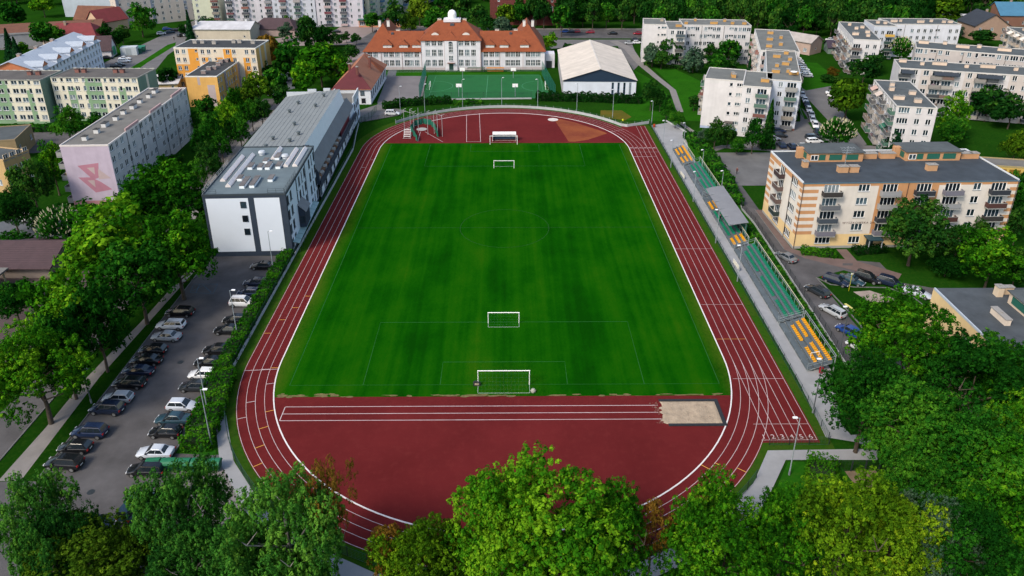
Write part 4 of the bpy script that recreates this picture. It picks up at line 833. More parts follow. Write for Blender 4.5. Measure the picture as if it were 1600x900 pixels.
# ---------------------------------------------------------------- white blocks on the right
WHT = plaster((.60, .585, .59)); WHB = plaster((.53, .565, .63)); PKW = plaster((.52, .47, .44)); OCH2 = (.48, .27, .09); PEA = (.62, .49, .39); BLU = plaster((.38, .45, .60)); BRN = plaster((.22, .10, .08))
GR = mat('bitumen_grey', '6c6e6b', .9, .2, .3, bump=.2)
def block(label, o, deg, L, D, H, front, right='', left='', back='', wm=WHT, nf=5, fh=2.75, z1=.5, chim=(), cc=OCH2, bal=('8f8f8c', '7d7470', '4d6a5e', '66686c', '6d4640', 'a4a29e', '8b8378'), rim='c2bfba', roof=None, group=None, kinds=None, cent=None, base=None, mats=None, cf=None, zb=(), ub=(), pipes=(), low=None, sides='frkl', skip=None):
    b = Bld('apartment_block', label, 'apartment block', o, math.radians(deg), L, D, H, group); ms = mats or [wm, base or BLU]
    cf = cf or (lambda u, z: 1 if z < .7 and base else 0); zb = zb or ((.7,) if base else ())
    for sd, c in (('f', front), ('r', right), ('l', left), ('k', back)): b.wall(sd, c, nf, fh, z1, ms, cf if sd == 'f' or not mats else None, ub if sd == 'f' else (), zb if sd == 'f' or not mats else (), bal=bal, kinds=kinds, cent=cent if sd == 'f' else None, low=low, skip=skip if sd == 'f' else None)
    b.flat_roof(roof or GR, rim, ph=.2, pw=.2, sides=sides)
    for x, y, l, w_ in chim: b.chimney(x, y, l * .85, w_ * .8, .95, cc)
    for u in pipes: b.pipe('f', u, c='6a6460')
    return b
# C: staggered white block with ochre chimneys
b = block('white block end with blue plinth and blank wall, right of the lawn path', (55.6, 208.6), -19, 10.5, 14, 14.3, 'sn', left='bb', base=BLU, cent=[.70, .93], kinds={'s': (.9, 1.0, 1.2, 1), 'n': (1.9, .95, 1.3, 3)}, chim=((7.6, 4.0, 1.4, 1.4), (7.2, 6.0, 1.2, 1.0)), low='w')
b.slab('entrance_canopy', 6.6, -1.8, 2.5, 9.0, -.03, 2.7, paint('4b4542'))
b = block('short white block section with grey and brown balconies, projecting left of the bluish one', (64.0, 200.8), -19, 7.4, 18, 14.2, 'vb', right='ww', cent=[.24, .70], chim=((5.6, 6.4, 2.6, .9),), sides='lkf')
b = block('white block with bluish shade painted in and coloured balconies beside the car lane', (72.8, 207.8), -17, 9.2, 42, 14.2, 'vvb', right='wwbwwbwwb', left='', wm=WHB, base=BRN, cent=[.12, .42, .74], chim=((2.5, 9, 2.6, 1.0), (6.0, 10.5, 1.2, 1.4), (7.4, 8.0, 3.0, .9), (3.0, 17, 1.2, 1.2), (5.5, 20, 2.4, 1.0), (7.0, 27, 1.3, 1.3), (3.2, 30, 2.6, 1.), (6.2, 36, 1.6, 1.2)))  # the bluish cast of shade is put into this block's plaster colour
mb = MB(); P = [(.95 * math.sin(t * PI / 12), .35 * math.cos(t * PI / 12)) for t in range(0, 7)]
ob('satellite_dish', MB().lathe([(r, .5 - z) for r, z in P[::-1]], 14).mesh('satellite_dish', paint('e2e2e2')), b.r, (7.2, 6.4, 15.0))
block('white block with brick-red loggias behind the bluish one, joined to its far end', (82.8, 246.0), -14, 12.2, 38, 14.2, 'bwb', left='bwbwbwbw', right='wwbwwbww', chim=((3, 6, 2.2, 1.), (7, 10, 1.4, 1.2), (4, 18, 2.4, 1.), (8, 22, 1.2, 1.2), (5, 30, 2.4, 1.)), bal=('a08a86', '86625c', 'b0a8a4'))
# A: the long white block across the lawn
block('white block with few windows at the left end of the far lawn, behind round willows', (52.3, 292.0), -8, 8.6, 13, 14.4, 'sp', left='www', cent=[.68, .90], chim=((7.2, 8, 1.2, 1.0),), cc=(.40, .33, .26))
block('narrow white section with two stacked loggias beside the far lawn block', (60.0, 283.0), -6, 6.4, 16, 14.3, 'vb', cent=[.25, .70], chim=((4.2, 5, 2.6, .9),), sides='lk', bal=('6f6a60', '45525a', '50504e'))
block('long white block with many small windows and an ochre chimney row across the far lawn', (67.0, 290.6), -5, 25.5, 12.5, 14.4, 'vvpwvvpvw.vpvvww', chim=((1.4, 2.0, 1.4, 1.), (5.8, 9, 1.0, 1.), (12, 3.0, 3.2, 1.), (17, 8.5, 1.2, 1.), (19, 3.2, 1.4, 1.), (23.4, 3.0, 1.8, 1.)), pipes=(7.2, 15.5), skip=lambda i, f: (i * 5 + f * 7) % 6 == 0, kinds={'v': (1.2, 1.45, .85, 2)})
# D: pinkish-white block with an end bay, white long one behind
b = block('pinkish white block with a balcony-lined left side, seen end-on', (124.4, 271.8), -14, 9.2, 36, 12.6, 'b.vv', left='bwbbwbbwb', cent=[.16, .3, .55, .82], nf=4, wm=WHT, cc=PEA, bal=('8a8480', '857068', '5c6064', '655a56', '4a4a4e', 'a8a49e'), chim=((2, 9, 2.6, 1.), (6, 7, 1.4, 1.6), (7, 14, 1.8, 1.2), (4.2, 21, 1.4, 1.2), (6.8, 24, 1.6, 1.2), (3, 29, 1.3, 1.1)), roof=BITUMEN)
b = block('white block section with a yellow loggia between the pinkish block and the long white one', (143.2, 297.0), -7, 8.4, 13, 12.8, 'vvb', cent=[.12, .42, .74], nf=4, wm=WHB, cc=PEA, bal=('c9a24a', '2f4a44', '8a8a88'), chim=((3, 6, 1.4, 1.), (5.5, 5, 1.4, 1.2)), roof=BITUMEN)
block('long bright white block with a dark flat roof below the yellow-green tree', (151.4, 300.6), -3, 27, 13, 12.8, 'vp.vvvvp.vv', nf=4, wm=plaster((.63, .64, .69)), cc=PEA, chim=((3, 5, 2.8, 1.), (6, 6, 1., 1.), (13, 4, 3.0, 1.), (18, 6, 1.2, 1.), (22, 4, 1.4, 1.), (24.5, 4, 2.0, 1.)), roof=BITUMEN, pipes=(5.5, 18))
# E: block with a loggia side, right of the chestnut
b = block('white block with crowded balconies on its left side and a plain two-window end', (97.0, 181.8), -13, 9.4, 27, 13.9, '.tvv', left='bbwbbwbb', cent=[.1, .2, .56, .84], wm=plaster((.60, .575, .58)), cc=PEA, bal=('8e8a86', '6a5e5a', '857870', '4a6a5c', '5a5a5c', 'b8b0a8', 'a09c98'), chim=((2.2, 16, 1.4, 1.2), (3.4, 21, 1.2, 1.4), (6.6, 13, 1.8, 1.4), (2.0, 7, 3.0, .9), (6.0, 5.0, 1.9, 1.3)), roof=BITUMEN, kinds={'t': (2.6, 1.45, .85, 4)})
for i, (y, z, c) in enumerate(((22, 13.4, 'b89a8e'), (16, 13.4, 'c0b0a4'), (5.5, 7.8, '2f6a55'))):
    mb = MB(); mb.poly([(-1.5, y - 1.6, z - .9), (-.05, y - 1.6, z), (-.05, y + 1.6, z), (-1.5, y + 1.6, z - .9)]); mb.poly([(-1.5, y - 1.6, z - .95), (-1.5, y + 1.6, z - .95), (-.05, y + 1.6, z - .05), (-.05, y - 1.6, z - .05)]); ob('awning', mb.mesh('awning', paint(c, .8)), b.r)
# F: two long parallel blocks at the right edge
block('greyish pink block with a cream end wall, farther of the two parallel ones', (136.0, 250.5), -25, 44, 12, 14.0, 'tnpvv.svnppvvtv.pvvnv', left='nn', wm=plaster((.45, .41, .39)), cc=PEA, chim=((2.5, 9, 3.6, 1.), (9, 10.5, 1.4, 1.2), (14, 6.5, 4.6, 1.), (19, 9, 1.4, 1.2), (26, 6.5, 4.6, 1.), (33, 9, 1.4, 1.2), (39, 6.5, 4.4, 1.)), roof=BITUMEN, pipes=(6.3, 14, 26, 36))
b = block('long white block with awninged loggias, the nearer of the two parallel ones', (117.0, 221.8), -17, 52, 12, 14.0, 'bvwbbvvbbvvvbbvvbb', left='', mats=[plaster((.58, .555, .555)), PKW], cf=lambda u, z: 1 if int(u / 5.8) % 2 else 0, ub=[5.8 * i for i in range(1, 9)], cc=PEA, chim=((2, 9, 2.4, 1.), (7, 6.5, 1.2, 1.), (12, 8, 4.6, 1.), (19, 6.5, 1.2, 1.), (25, 8, 4.6, 1.), (32, 6.5, 1.2, 1.), (37, 8, 4.4, 1.), (45, 7, 3., 1.)), bal=('9a9690', '84807c', '6e5a52', '8a8a8a', '3a3f44'), roof=BITUMEN)
for u, l in ((.4, 3.6), (9.2, 6.6), (20.6, 6.6), (35, 6.6)):
    mb = MB(); mb.poly([(u, -1.5, 12.9), (u + l, -1.5, 12.9), (u + l, -.05, 13.7), (u, -.05, 13.7)]); mb.poly([(u, -1.5, 12.8), (u, -.05, 13.6), (u + l, -.05, 13.6), (u + l, -1.5, 12.8)]); ob('loggia_roof', mb.mesh('loggia_roof', paint('2f363e')), b.r)
b = block('cream block with awnings and flowerpots on its balconies at the top right edge', (185.5, 268.0), -12, 26, 22, 13.6, 'vbvbvb', left='bwbbwb', wm=plaster((.62, .56, .50)), cc=PEA, chim=((4, 16, 1.8, 1.2), (5.5, 14.5, 1.4, 1.6), (6, 18, 1.6, 1.2)), roof=BITUMEN, bal=('a8988c', 'b8a898', '7a6a62'))
for y in (4, 10, 16):
    mb = MB(); mb.poly([(-1.5, y - 1.6, 12.3), (-.05, y - 1.6, 13.2), (-.05, y + 1.6, 13.2), (-1.5, y + 1.6, 12.3)]); mb.poly([(-1.5, y - 1.6, 12.2), (-1.5, y + 1.6, 12.2), (-.05, y + 1.6, 13.1), (-.05, y - 1.6, 13.1)]); ob('awning', mb.mesh('awning', paint('dcd2c6', .8)), b.r)
# I: flat-roofed cream block cut by the lower right edge
b = block('cream block with a wide grey flat roof, cut by the lower right edge', (63.2, 80.2), 0, 42, 17.2, 10.6, '', left='...b.b', nf=3, wm=plaster((.70, .52, .27)), cc=PEA, rim='aab4be', roof=mat('bitumen_slate', '4c5257', .9, .28, .35, bump=.25), sides='l')
b.chimney(8.2, 15.0, .9, 1.0, 1.5, (.62, .50, .36)); b.chimney(9.6, 15.6, 1.9, .7, 1.1, (.62, .46, .30)); b.chimney(4.7, 8.6, .8, 3.4, .9, (.66, .56, .46))
mb = MB(); mb.box(8.4, 3.5, 10.62, 24, 13.0, 12.4, 0); mb.box(8.1, 3.2, 12.4, 24.3, 13.3, 12.55, 1); ph = ob('penthouse', mb.mesh('penthouse', [plaster((.60, .48, .36)), BITUMEN]), b.r)
for y in (4.4, 8.8): ob('green_panel', MB().box(8.34, y, 11.0, 8.398, y + 3.4, 12.1).mesh('green_panel', paint('1f5a4c', .6)), ph)
# ---------------------------------------------------------------- smaller houses
house('house', 'low house with a wide dark brown roof at the left edge by the driveway', (-100.5, 120.6), 0, 18.0, 11.0, 2.7, 4.9, (.22, .18, .16), TILE_B, ov=.9)
b = Bld('carport', 'flat grey carport with cream posts beside the brown-roofed house', 'carport', (-101, 107.5), 0, 13, 10, 3.4)
b.slab('roof', -.4, -.4, 3.3, 13.4, 10.4, 3.6, BITUMEN2)
for x in (.3, 6.5, 12.7):
    for y in (.3, 9.7): b.slab('post', x - .12, y - .12, 0, x + .12, y + .12, 3.3, paint('b0a48c'))
b = Bld('building', 'yellow and turquoise building edge behind the willow at the left edge', 'building', (-128.5, 164.5), math.radians(-15), 16, 7, 8.0)
b.wall('r', 'vvvv', 3, 3, .9, plaster((.50, .34, .16))); b.wall('f', 'vvv', 3, 3, .9, [plaster((.50, .34, .16)), plaster((.12, .30, .34))], lambda u, z: 1 if u < 11 else 0, (11,)); b.wall('l', '', 0, 3, 0, GRD); b.wall('k', '', 0, 3, 0, GRD); b.flat_roof(BITUMEN, 'b89a70')
b = Bld('building', 'flat low building with green and ochre panels left of the mural block', 'building', (-143, 178.5), math.radians(14), 19, 13, 5.2)
b.wall('f', 'www', 1, 3, 1, [plaster((.30, .22, .12)), plaster((.12, .26, .20))], lambda u, z: 1 if 8 < u < 12.2 else 0, (8, 12.2)); b.wall('r', 'w.w', 1, 3, 1, plaster((.32, .24, .13))); b.wall('l', '', 0, 3, 0, GRD); b.wall('k', '', 0, 3, 0, GRD)
b.flat_roof(BITUMEN, '8d7a5c'); b.slab('roof_unit', 7, 7, 5.25, 11, 8.4, 5.7, paint('6a2226')); b.slab('roof_unit', 3, 6, 5.25, 5, 8, 6.2, STEEL)
# white blue-roofed terrace
b = Bld('apartment_block', 'white terrace with blue-grey mansard roofs and orange dormers at the far left', 'apartment block', (-146.2, 235.2), math.radians(96), 48, 16.8, 10.4)
# long white facade faces the right-hand street side; orange gable faces the camera
b.wall('f', 'vvnvvnvvnvvnvvnvvn', 4, 2.6, .1, plaster((.74, .78, .86))); b.wall('l', '.vv.', 4, 2.6, .1, [plaster((.66, .62, .58)), plaster((.56, .20, .09))], lambda u, z: 1 if z > 7.6 else 0, (), (7.6,)); b.wall('r', 'vv', 3, 2.8, .3, plaster((.60, .64, .70))); b.wall('k', 'vvvvvvvv', 3, 2.8, .3, plaster((.62, .66, .74)))
gm = MB(); gm.poly([(0, 0, 10.4), (0, 16.8, 10.4), (0, 8.4, 13.6)][::-1]); gm.poly([(48, 0, 10.4), (48, 16.8, 10.4), (48, 8.4, 13.6)]); ob('gable', gm.mesh('gable', plaster((.56, .20, .09))), b.r)
ob('roof', hip(48, 16.8, 10.42, 13.7, 0, 0, .5).mesh('roof', TIN_W), b.r)
for i in range(5):
    x = 1.5 + i * 10.2; mb = MB(); n = 2
    mb.box(x, -.3, 10.2, x + 3.4, 3.4, 11.4, 0); dm = ob('dormer', mb.mesh('dormer', plaster((.62, .66, .74))), b.r)
    am = MB(); P = [(x + 1.7 - 2.0 * math.cos(PI * k / n), 11.4 + 1.5 * math.sin(PI * k / n)) for k in range(n + 1)]
    am.poly([(px, -.42, pz) for px, pz in P]); ob('dormer_arch', am.mesh('dormer_arch', plaster((.60, .22, .12))), dm)
    sm = MB()
    for (xa, za), (xb, zb_) in zip(P, P[1:]): sm.poly([(xa, -.5, za + .1), (xb, -.5, zb_ + .1), (xb, 5.6, zb_ + .1), (xa, 5.6, za + .1)])
    ob('dormer_roof', sm.mesh('dormer_roof', TIN_W), dm)
for x in (8, 20, 32): b.chimney(x, 9.0, 1.2, 1.0, 1.4, (.36, .26, .22), 12.8)
# others, far left
house('warehouse', 'pale tin-roofed warehouse above the orange blocks', (-137.6, 333.5), math.radians(-2), 26, 13, 5.4, 7.6, (.55, .48, .38), mat('tin_pale', (.52, .52, .54), .6, .2, .3), 2.0, 0, front='s...s', chim=((1.4, 4), (22, 8)), cat='warehouse', ccol=(.6, .6, .6))
house('shed', 'small cream shed with a pale roof left of the long orange block', (-119, 246.5), math.radians(6), 9.5, 12, 3.4, 5.0, (.50, .38, .20), mat('tin_pale', 0), front='s.s', cat='shed')
house('house', 'white gabled house with dark brown roof and a green advertising board by the left street', (-172.5, 297), math.radians(12), 16, 8, 3.6, 8.2, (.66, .64, .66), TILE_B, front='', right='s', chim=((5, 5),))
b = house('house', 'white gabled front of a brown-roofed house facing the camera beside the green-boarded one', (-166, 291), math.radians(-78), 6, 8.0, 3.2, 6.4, (.66, .64, .66), TILE_B, right='s', front='')
o = tag(ob('billboard', MB().box(0, 0, 1.2, 3.2, .15, 4.4).mesh('billboard', paint('1f7a58'))), 'green board on the white gable by the left street', 'board'); o.location = (-155.9, 300.6, 0); o.rotation_euler = (0, 0, math.radians(100))
house('house', 'house with maroon tin roof behind the white terrace', (-196, 322), math.radians(5), 22, 14, 4.2, 8.6, (.5, .42, .36), TILE_R, 4, 4, chim=((8, 6),))
house('house', 'brick-brown roofed house with tan gable near the upper left corner', (-205, 366), math.radians(-8), 20, 10, 4.4, 9.6, (.48, .34, .22), tiles('tile_russet', (.17, .07, .04), (.12, .05, .03)), front='s.s')
house('house', 'tan gabled house with a red roof beside the russet-roofed one', (-186, 352), math.radians(60), 14, 10, 5.0, 9.8, (.52, .36, .24), TILE_R, left='v', right='v')
b = Bld('shop', 'grey flat-roofed shop with a brown tin roof and a magenta logo', 'shop', (-218, 318), math.radians(20), 44, 16, 5.2)
b.wall('f', 'w.w.w.w.w.', 1, 3, 1, plaster((.25, .26, .28))); b.wall('l', '', 0, 3, 0, plaster((.30, .29, .30))); b.wall('r', '', 0, 3, 0, plaster((.30, .29, .30))); b.wall('k', '', 0, 3, 0, plaster((.30, .29, .30)))
ob('roof', MB().poly([(-.3, 4, 5.2), (44, 4, 5.2), (44, 16, 7.2), (-.3, 16, 7.2)]).poly([(-.3, -.3, 5.21), (44, -.3, 5.21), (44, 4, 5.21), (-.3, 4, 5.21)], 1).mesh('roof', [tiles('tile_russet', 0, 0), BITUMEN2]), b.r); b.slab('logo', -.12, 5, 2.4, -.02, 8.4, 4.8, paint('a0185a'))
b = Bld('building', 'big pale blue-grey hall near the upper left corner', 'building', (-226, 396), math.radians(-4), 62, 22, 11); 
for sd in 'frlk': b.wall(sd, '', 0, 3, 0, plaster((.40, .46, .52)))
b.flat_roof(BITUMEN2, '9aa4ac')
# tall apartment rows at the top left
block('cream and pink apartment row with dark stairwell strips at the top left', (-184, 366), 38, 92, 12, 15.5, 'vvnvvvnvvvnvvvnvvvnvvvnvv', left='v', mats=[plaster((.52, .46, .42)), plaster((.20, .24, .32))], cf=lambda u, z: 1 if (u % 15.3) < 1.5 else 0, ub=[15.3 * i for i in range(7)] + [15.3 * i + 1.5 for i in range(7)], cc=(.4, .3, .25), chim=((10, 6, 2, 1), (30, 6, 2, 1), (50, 6, 2, 1)), roof=TILE_B)
block('yellow-green gabled apartment end with blue roof left of the white balcony blocks', (-148, 366), 8, 12, 14, 14.5, 'v.b', wm=plaster((.56, .58, .44)), roof=TIN_B, cc=(.4, .3, .25))
block('white apartment block with dark and red balconies, left of the grey-seamed one', (-133, 367), 2, 22, 13, 19, 'bvbvnb', nf=7, fh=2.65, wm=plaster((.54, .52, .56)), bal=('6a3f46', '4a4a52', '3f5a50', '8a8a90', '85554a'), cc=(.4, .4, .4))
block('white apartment block with two balcony stacks behind the dark-roofed pavilion', (-110.5, 366), 2, 20, 13, 20.5, 'vbvbvn', nf=7, fh=2.8, wm=plaster((.50, .52, .58)), bal=('3f5a50', '6a3f46', '5a5a62', '9a9494'), cc=(.4, .4, .4))
block('white apartment block with maroon balconies, last of its row before the side street', (-90.3, 367), 2, 22, 13, 20.5, 'nbvbnv', right='', nf=7, fh=2.8, wm=plaster((.54, .52, .57)), bal=('4a4a52', '6a2f3a', 'b09a9a', '3a3a42'), cc=(.4, .4, .4))
block('pale yellow apartment block with green balconies and blue shop awnings on the side street', (-66, 372), 72, 78, 13, 17.5, 'bvbvbbvbvbbvbvb', left='vb', nf=6, fh=2.8, wm=plaster((.56, .53, .40)), bal=('4a7a5a', '3f6a8a', '9aa07a'), cc=(.4, .4, .4))
for i, (x, y, c, lab) in enumerate(((-70.5, 366, '2a5a50', 'orange-fronted corner kiosk with a green roof below the yellow block'), (-58, 366, '3f7fb0', 'orange-fronted shop with a blue awning at the street corner'))):
    b = Bld('kiosk', lab, 'kiosk', (x, y), 0, 10, 7, 3.6)
    b.wall('f', 'w.w', 1, 3, 0, plaster((.52, .24, .14)), kinds={'w': (2.6, 1.8, .9, 3)}); b.wall('l', '', 0, 3, 0, plaster((.52, .24, .14))); b.wall('r', '', 0, 3, 0, plaster((.52, .24, .14))); b.wall('k', '', 0, 3, 0, plaster((.52, .24, .14)))
    b.slab('awning', -.3, -1.4, 3.4, 10.3, 7.2, 3.75, paint(c))
house('pavilion', 'dark purple-roofed pavilion between the trees left of the school', (-115, 345), math.radians(-6), 20, 12, 3.6, 7.2, (.35, .26, .24), TILE_B, 4, 4, cat='pavilion')
# brick building and houses behind the school and at the top right
b = Bld('building', 'dark red brick building among the trees behind the school roof', 'building', (-8, 372), math.radians(-4), 34, 16, 15)
for sd in 'frlk': b.wall(sd, 'nnnn', 3, 4, 2, mat('brick_dark', (.13, .035, .03), .9, .25, 1.5), kinds={'n': (1.0, 2.2, 1.0, 1)})
b.flat_roof(BITUMEN, '5a2a24')
house('house', 'small house with pale roof and brown gable at the car lane end', (113.5, 313), math.radians(-50), 13, 9, 5.2, 7.4, (.42, .31, .26), mat('tin_grey', (.40, .36, .33), .7, .2, .4), right='s', front='w.w', cf=lambda u, z: 0)
house('shed', 'shed with a dark purple roof in the garden right of the brown-gabled house', (130.5, 306), math.radians(-10), 10, 8, 2.8, 5.0, (.16, .22, .20), mat('roof_purple', (.045, .035, .055), .8, .1, 1.), cat='shed')
house('house', 'brown timber house with a dark roof and tan gable near the upper right edge', (220, 333), math.radians(88), 15, 15, 6.4, 11.2, (.34, .23, .17), SLATE, left='vvv', right='v', nf=2, chim=((8, 7),))
house('house', 'blue tin-roofed house at the top right', (236, 366), math.radians(-4), 30, 15, 5.5, 10.5, (.20, .10, .07), TIN_B, front='vv.v', chim=((8, 9), (18, 9)))
house('shed', 'flat white and green sheds beside the blue-roofed house', (206, 372), math.radians(0), 20, 9, 3.2, 4.2, (.10, .26, .18), mat('tin_pale', 0), cat='shed')
house('house', 'pale house half hidden in the trees behind the far white block', (84, 352), math.radians(-5), 14, 10, 5, 8, (.55, .55, .58), mat('tin_grey', 0), front='v.v')
b = Bld('garage_row', 'row of small yellow garages right of the cream and orange block', 'garages', (113.5, 169.5), math.radians(-12), 22, 6, 2.9)
for sd in 'frlk': b.wall(sd, '', 0, 3, 0, plaster((.52, .36, .10)))
b.flat_roof(BITUMEN2, '9a8a60')
for i in range(7): b.slab('garage_door', .4 + i * 3.1, -.04, .05, 2.9 + i * 3.1, .02, 2.3, paint('7d5a1c'))
# ================================================================ VEGETATION
def leafmat(name, c1, c2, c3, tr=.28):
    m = bpy.data.materials.new(name); m.use_nodes = True; n = m.node_tree.nodes; l = m.node_tree.links; n.clear()
    out = n.new('ShaderNodeOutputMaterial'); at = n.new('ShaderNodeAttribute'); at.attribute_name = 'tint'
    rp = n.new('ShaderNodeValToRGB'); e = rp.color_ramp.elements; e[0].position = .12; e[0].color = (*c1, 1); e[1].position = .92; e[1].color = (*c3, 1); x = e.new(.5); x.color = (*c2, 1)
    oi = n.new('ShaderNodeObjectInfo'); ma = n.new('ShaderNodeMath'); ma.operation = 'MULTIPLY_ADD'; ma.inputs[1].default_value = .44; l.new(oi.outputs['Random'], ma.inputs[0])
    sb = n.new('ShaderNodeMath'); sb.operation = 'SUBTRACT'; sb.inputs[1].default_value = .22; l.new(at.outputs['Fac'], sb.inputs[0]); l.new(sb.outputs[0], ma.inputs[2]); l.new(ma.outputs[0], rp.inputs['Fac'])
    d = n.new('ShaderNodeBsdfDiffuse'); t = n.new('ShaderNodeBsdfTranslucent'); mx = n.new('ShaderNodeMixShader'); mx.inputs[0].default_value = tr
    l.new(rp.outputs[0], d.inputs[0]); l.new(rp.outputs[0], t.inputs[0]); l.new(d.outputs[0], mx.inputs[1]); l.new(t.outputs[0], mx.inputs[2]); l.new(mx.outputs[0], out.inputs[0]); return m
LF = {
 'maple': leafmat('leaf_maple', (.007, .050, .003), (.038, .170, .006), (.185, .365, .013)),
 'lime': leafmat('leaf_lime', (.030, .088, .004), (.115, .235, .008), (.32, .43, .016)),
 'birch': leafmat('leaf_birch', (.011, .060, .009), (.040, .155, .018), (.120, .275, .030)),
 'oak': leafmat('leaf_oak', (.005, .040, .004), (.018, .110, .008), (.075, .225, .014)),
 'dark': leafmat('leaf_dark', (.005, .032, .005), (.016, .074, .010), (.060, .15, .016)),
 'rust': leafmat('leaf_rust', (.06, .045, .006), (.14, .085, .012), (.24, .13, .02)),
 'willow': leafmat('leaf_willow', (.018, .060, .004), (.058, .14, .007), (.16, .25, .012)),
 'grey': leafmat('leaf_grey', (.020, .055, .030), (.045, .095, .055), (.09, .15, .08)),
 'fir': leafmat('leaf_fir', (.004, .026, .010), (.008, .045, .014), (.018, .075, .018)),
 'hedge': leafmat('leaf_hedge', (.010, .065, .004), (.03, .14, .006), (.085, .21, .010)),
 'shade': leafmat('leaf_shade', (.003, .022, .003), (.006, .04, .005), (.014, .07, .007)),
 'olive': leafmat('leaf_olive', (.020, .055, .004), (.058, .125, .008), (.15, .23, .014)),
}
BARK = mat('bark', (.085, .065, .048), .95, .3, 1.5, bump=.6); BARKB = mat('bark_birch', (.36, .34, .31), .9, .5, 2.5, col2=(.10, .09, .08))
BLOOM = mat('blossom', (.50, .47, .30), .9, .15, 2.)
def leaf_mesh(name, C, N, S, T, m, asp=.62):
    """one bent rhombus per leaf: centres C, normals N, sizes S, tint T"""
    n = len(C); rng = np.random.default_rng(n)
    A = np.cross(N, rng.normal(size=(n, 3))); A /= np.linalg.norm(A, axis=1)[:, None] + 1e-9; B = np.cross(N, A); s = S[:, None]
    V = np.stack([C + A * s, C + B * s * asp + N * s * .18, C - A * s, C - B * s * asp + N * s * .18], 1).reshape(-1, 3)
    me = bpy.data.meshes.new(name); me.vertices.add(4 * n); me.vertices.foreach_set('co', V.astype(np.float32).ravel())
    me.loops.add(4 * n); me.loops.foreach_set('vertex_index', np.arange(4 * n, dtype=np.int32)); me.polygons.add(n); me.polygons.foreach_set('loop_start', np.arange(0, 4 * n, 4, dtype=np.int32))
    me.update(calc_edges=True); at = me.attributes.new('tint', 'FLOAT', 'FACE'); at.data.foreach_set('value', T.astype(np.float32)); me.materials.append(m); return me
def unit(x): return x / (np.linalg.norm(x, axis=-1, keepdims=True) + 1e-9)
def crown_pts(seed, nc, nl, ls, cr=.27, style='round', tuft=None):
    r = np.random.default_rng(seed); d = unit(r.normal(size=(nc * 3, 3)))
    if style == 'round': d = d[d[:, 2] > -.55][:nc]
    d = d[:nc]; rad = r.uniform(.30, 1.0, (len(d), 1)) ** .45
    lob = 1 + .16 * np.sin(3 * np.arctan2(d[:, 1], d[:, 0]) + seed) + .1 * np.sin(5 * np.arctan2(d[:, 1], d[:, 0]) + 2 * seed)
    cc = d * rad * lob[:, None] * (1 - cr * .7)
    if style == 'tall': w_ = np.clip(1.05 - .55 * (cc[:, 2:3] + .2).clip(0, 1), .3, 1.2); cc[:, :2] *= w_
    C, N, S, T = [], [], [], []
    if tuft:
        nt_, tl, tr = tuft
        for i, c in enumerate(cc):
            rr = cr * r.uniform(.6, 1.3); base = r.uniform(.20, .62); n = max(3, int(nt_ * (rr / cr) ** 2)); u = unit(r.normal(size=(n, 3)) + np.array([0, 0, .35])); q = r.uniform(.55, 1.08, (n, 1))
            tc = c + u * q * rr * (np.array([.98, .98, 1.08]) if style == 'birch' else np.array([1.15, 1.15, .85]))
            if style == 'birch': tc[:, 2] -= np.abs(r.normal(size=n)) * .12
            tt = np.clip(base + r.normal(size=n) * .13, 0, 1)
            for k in range(n):
                m = int(tl * r.uniform(.6, 1.4)); v = unit(r.normal(size=(m, 3))) * r.uniform(.55, 1., (m, 1)); sz = tr * r.uniform(.7, 1.4)
                N.append(unit(v * 1.0 + u[k] * .35 + r.normal(size=(m, 3)) * .28 + np.array([0, 0, .3])))
                if style == 'birch': v = v * np.array([.8, .8, 1.35])
                C.append(tc[k] + v * sz); S.append(ls * r.uniform(.7, 1.35, m)); T.append(np.clip(tt[k] + r.normal(size=m) * .06, 0, 1))
        return np.concatenate(C), np.concatenate(N), np.concatenate(S), np.concatenate(T)
    for i, c in enumerate(cc):
        rr = cr * r.uniform(.55, 1.25); k = int(nl * (rr / cr) ** 2 * r.uniform(.7, 1.2)); u = unit(r.normal(size=(k, 3))); q = r.uniform(.35, 1.0, (k, 1)) ** .5
        sc = np.array([1.15, 1.15, .78])
        if style == 'birch': sc = np.array([.8, .8, 1.5])
        p = c + u * q * rr * sc
        if style == 'birch': p[:, 2] -= np.abs(r.normal(size=k)) * .16
        C.append(p); N.append(unit(u * .75 + c * .35 + r.normal(size=(k, 3)) * .55 + np.array([0, 0, .35]))); S.append(ls * r.uniform(.6, 1.3, k)); T.append(np.clip(r.uniform(.2, .72) + r.normal(size=k) * .17, 0, 1))
    return np.concatenate(C), np.concatenate(N), np.concatenate(S), np.concatenate(T)
def fir_pts(seed, nl, ls):
    r = np.random.default_rng(seed); z = r.uniform(0, 1, nl) ** 1.3; tier = (z * 11) % 1; rad = (1 - z) * (.55 + .5 * (1 - tier)) + .03; a = r.uniform(0, 2 * PI, nl); q = rad * r.uniform(.55, 1, nl)
    C = np.stack([q * np.cos(a), q * np.sin(a), 2 * z - 1 - .08 * q], 1); N = unit(np.stack([np.cos(a) * .5, np.sin(a) * .5, np.full(nl, .8)], 1) + r.normal(size=(nl, 3)) * .4)
    return C, N, ls * r.uniform(.6, 1.3, nl), np.clip(.45 + r.normal(size=nl) * .2, 0, 1)
CR = {}
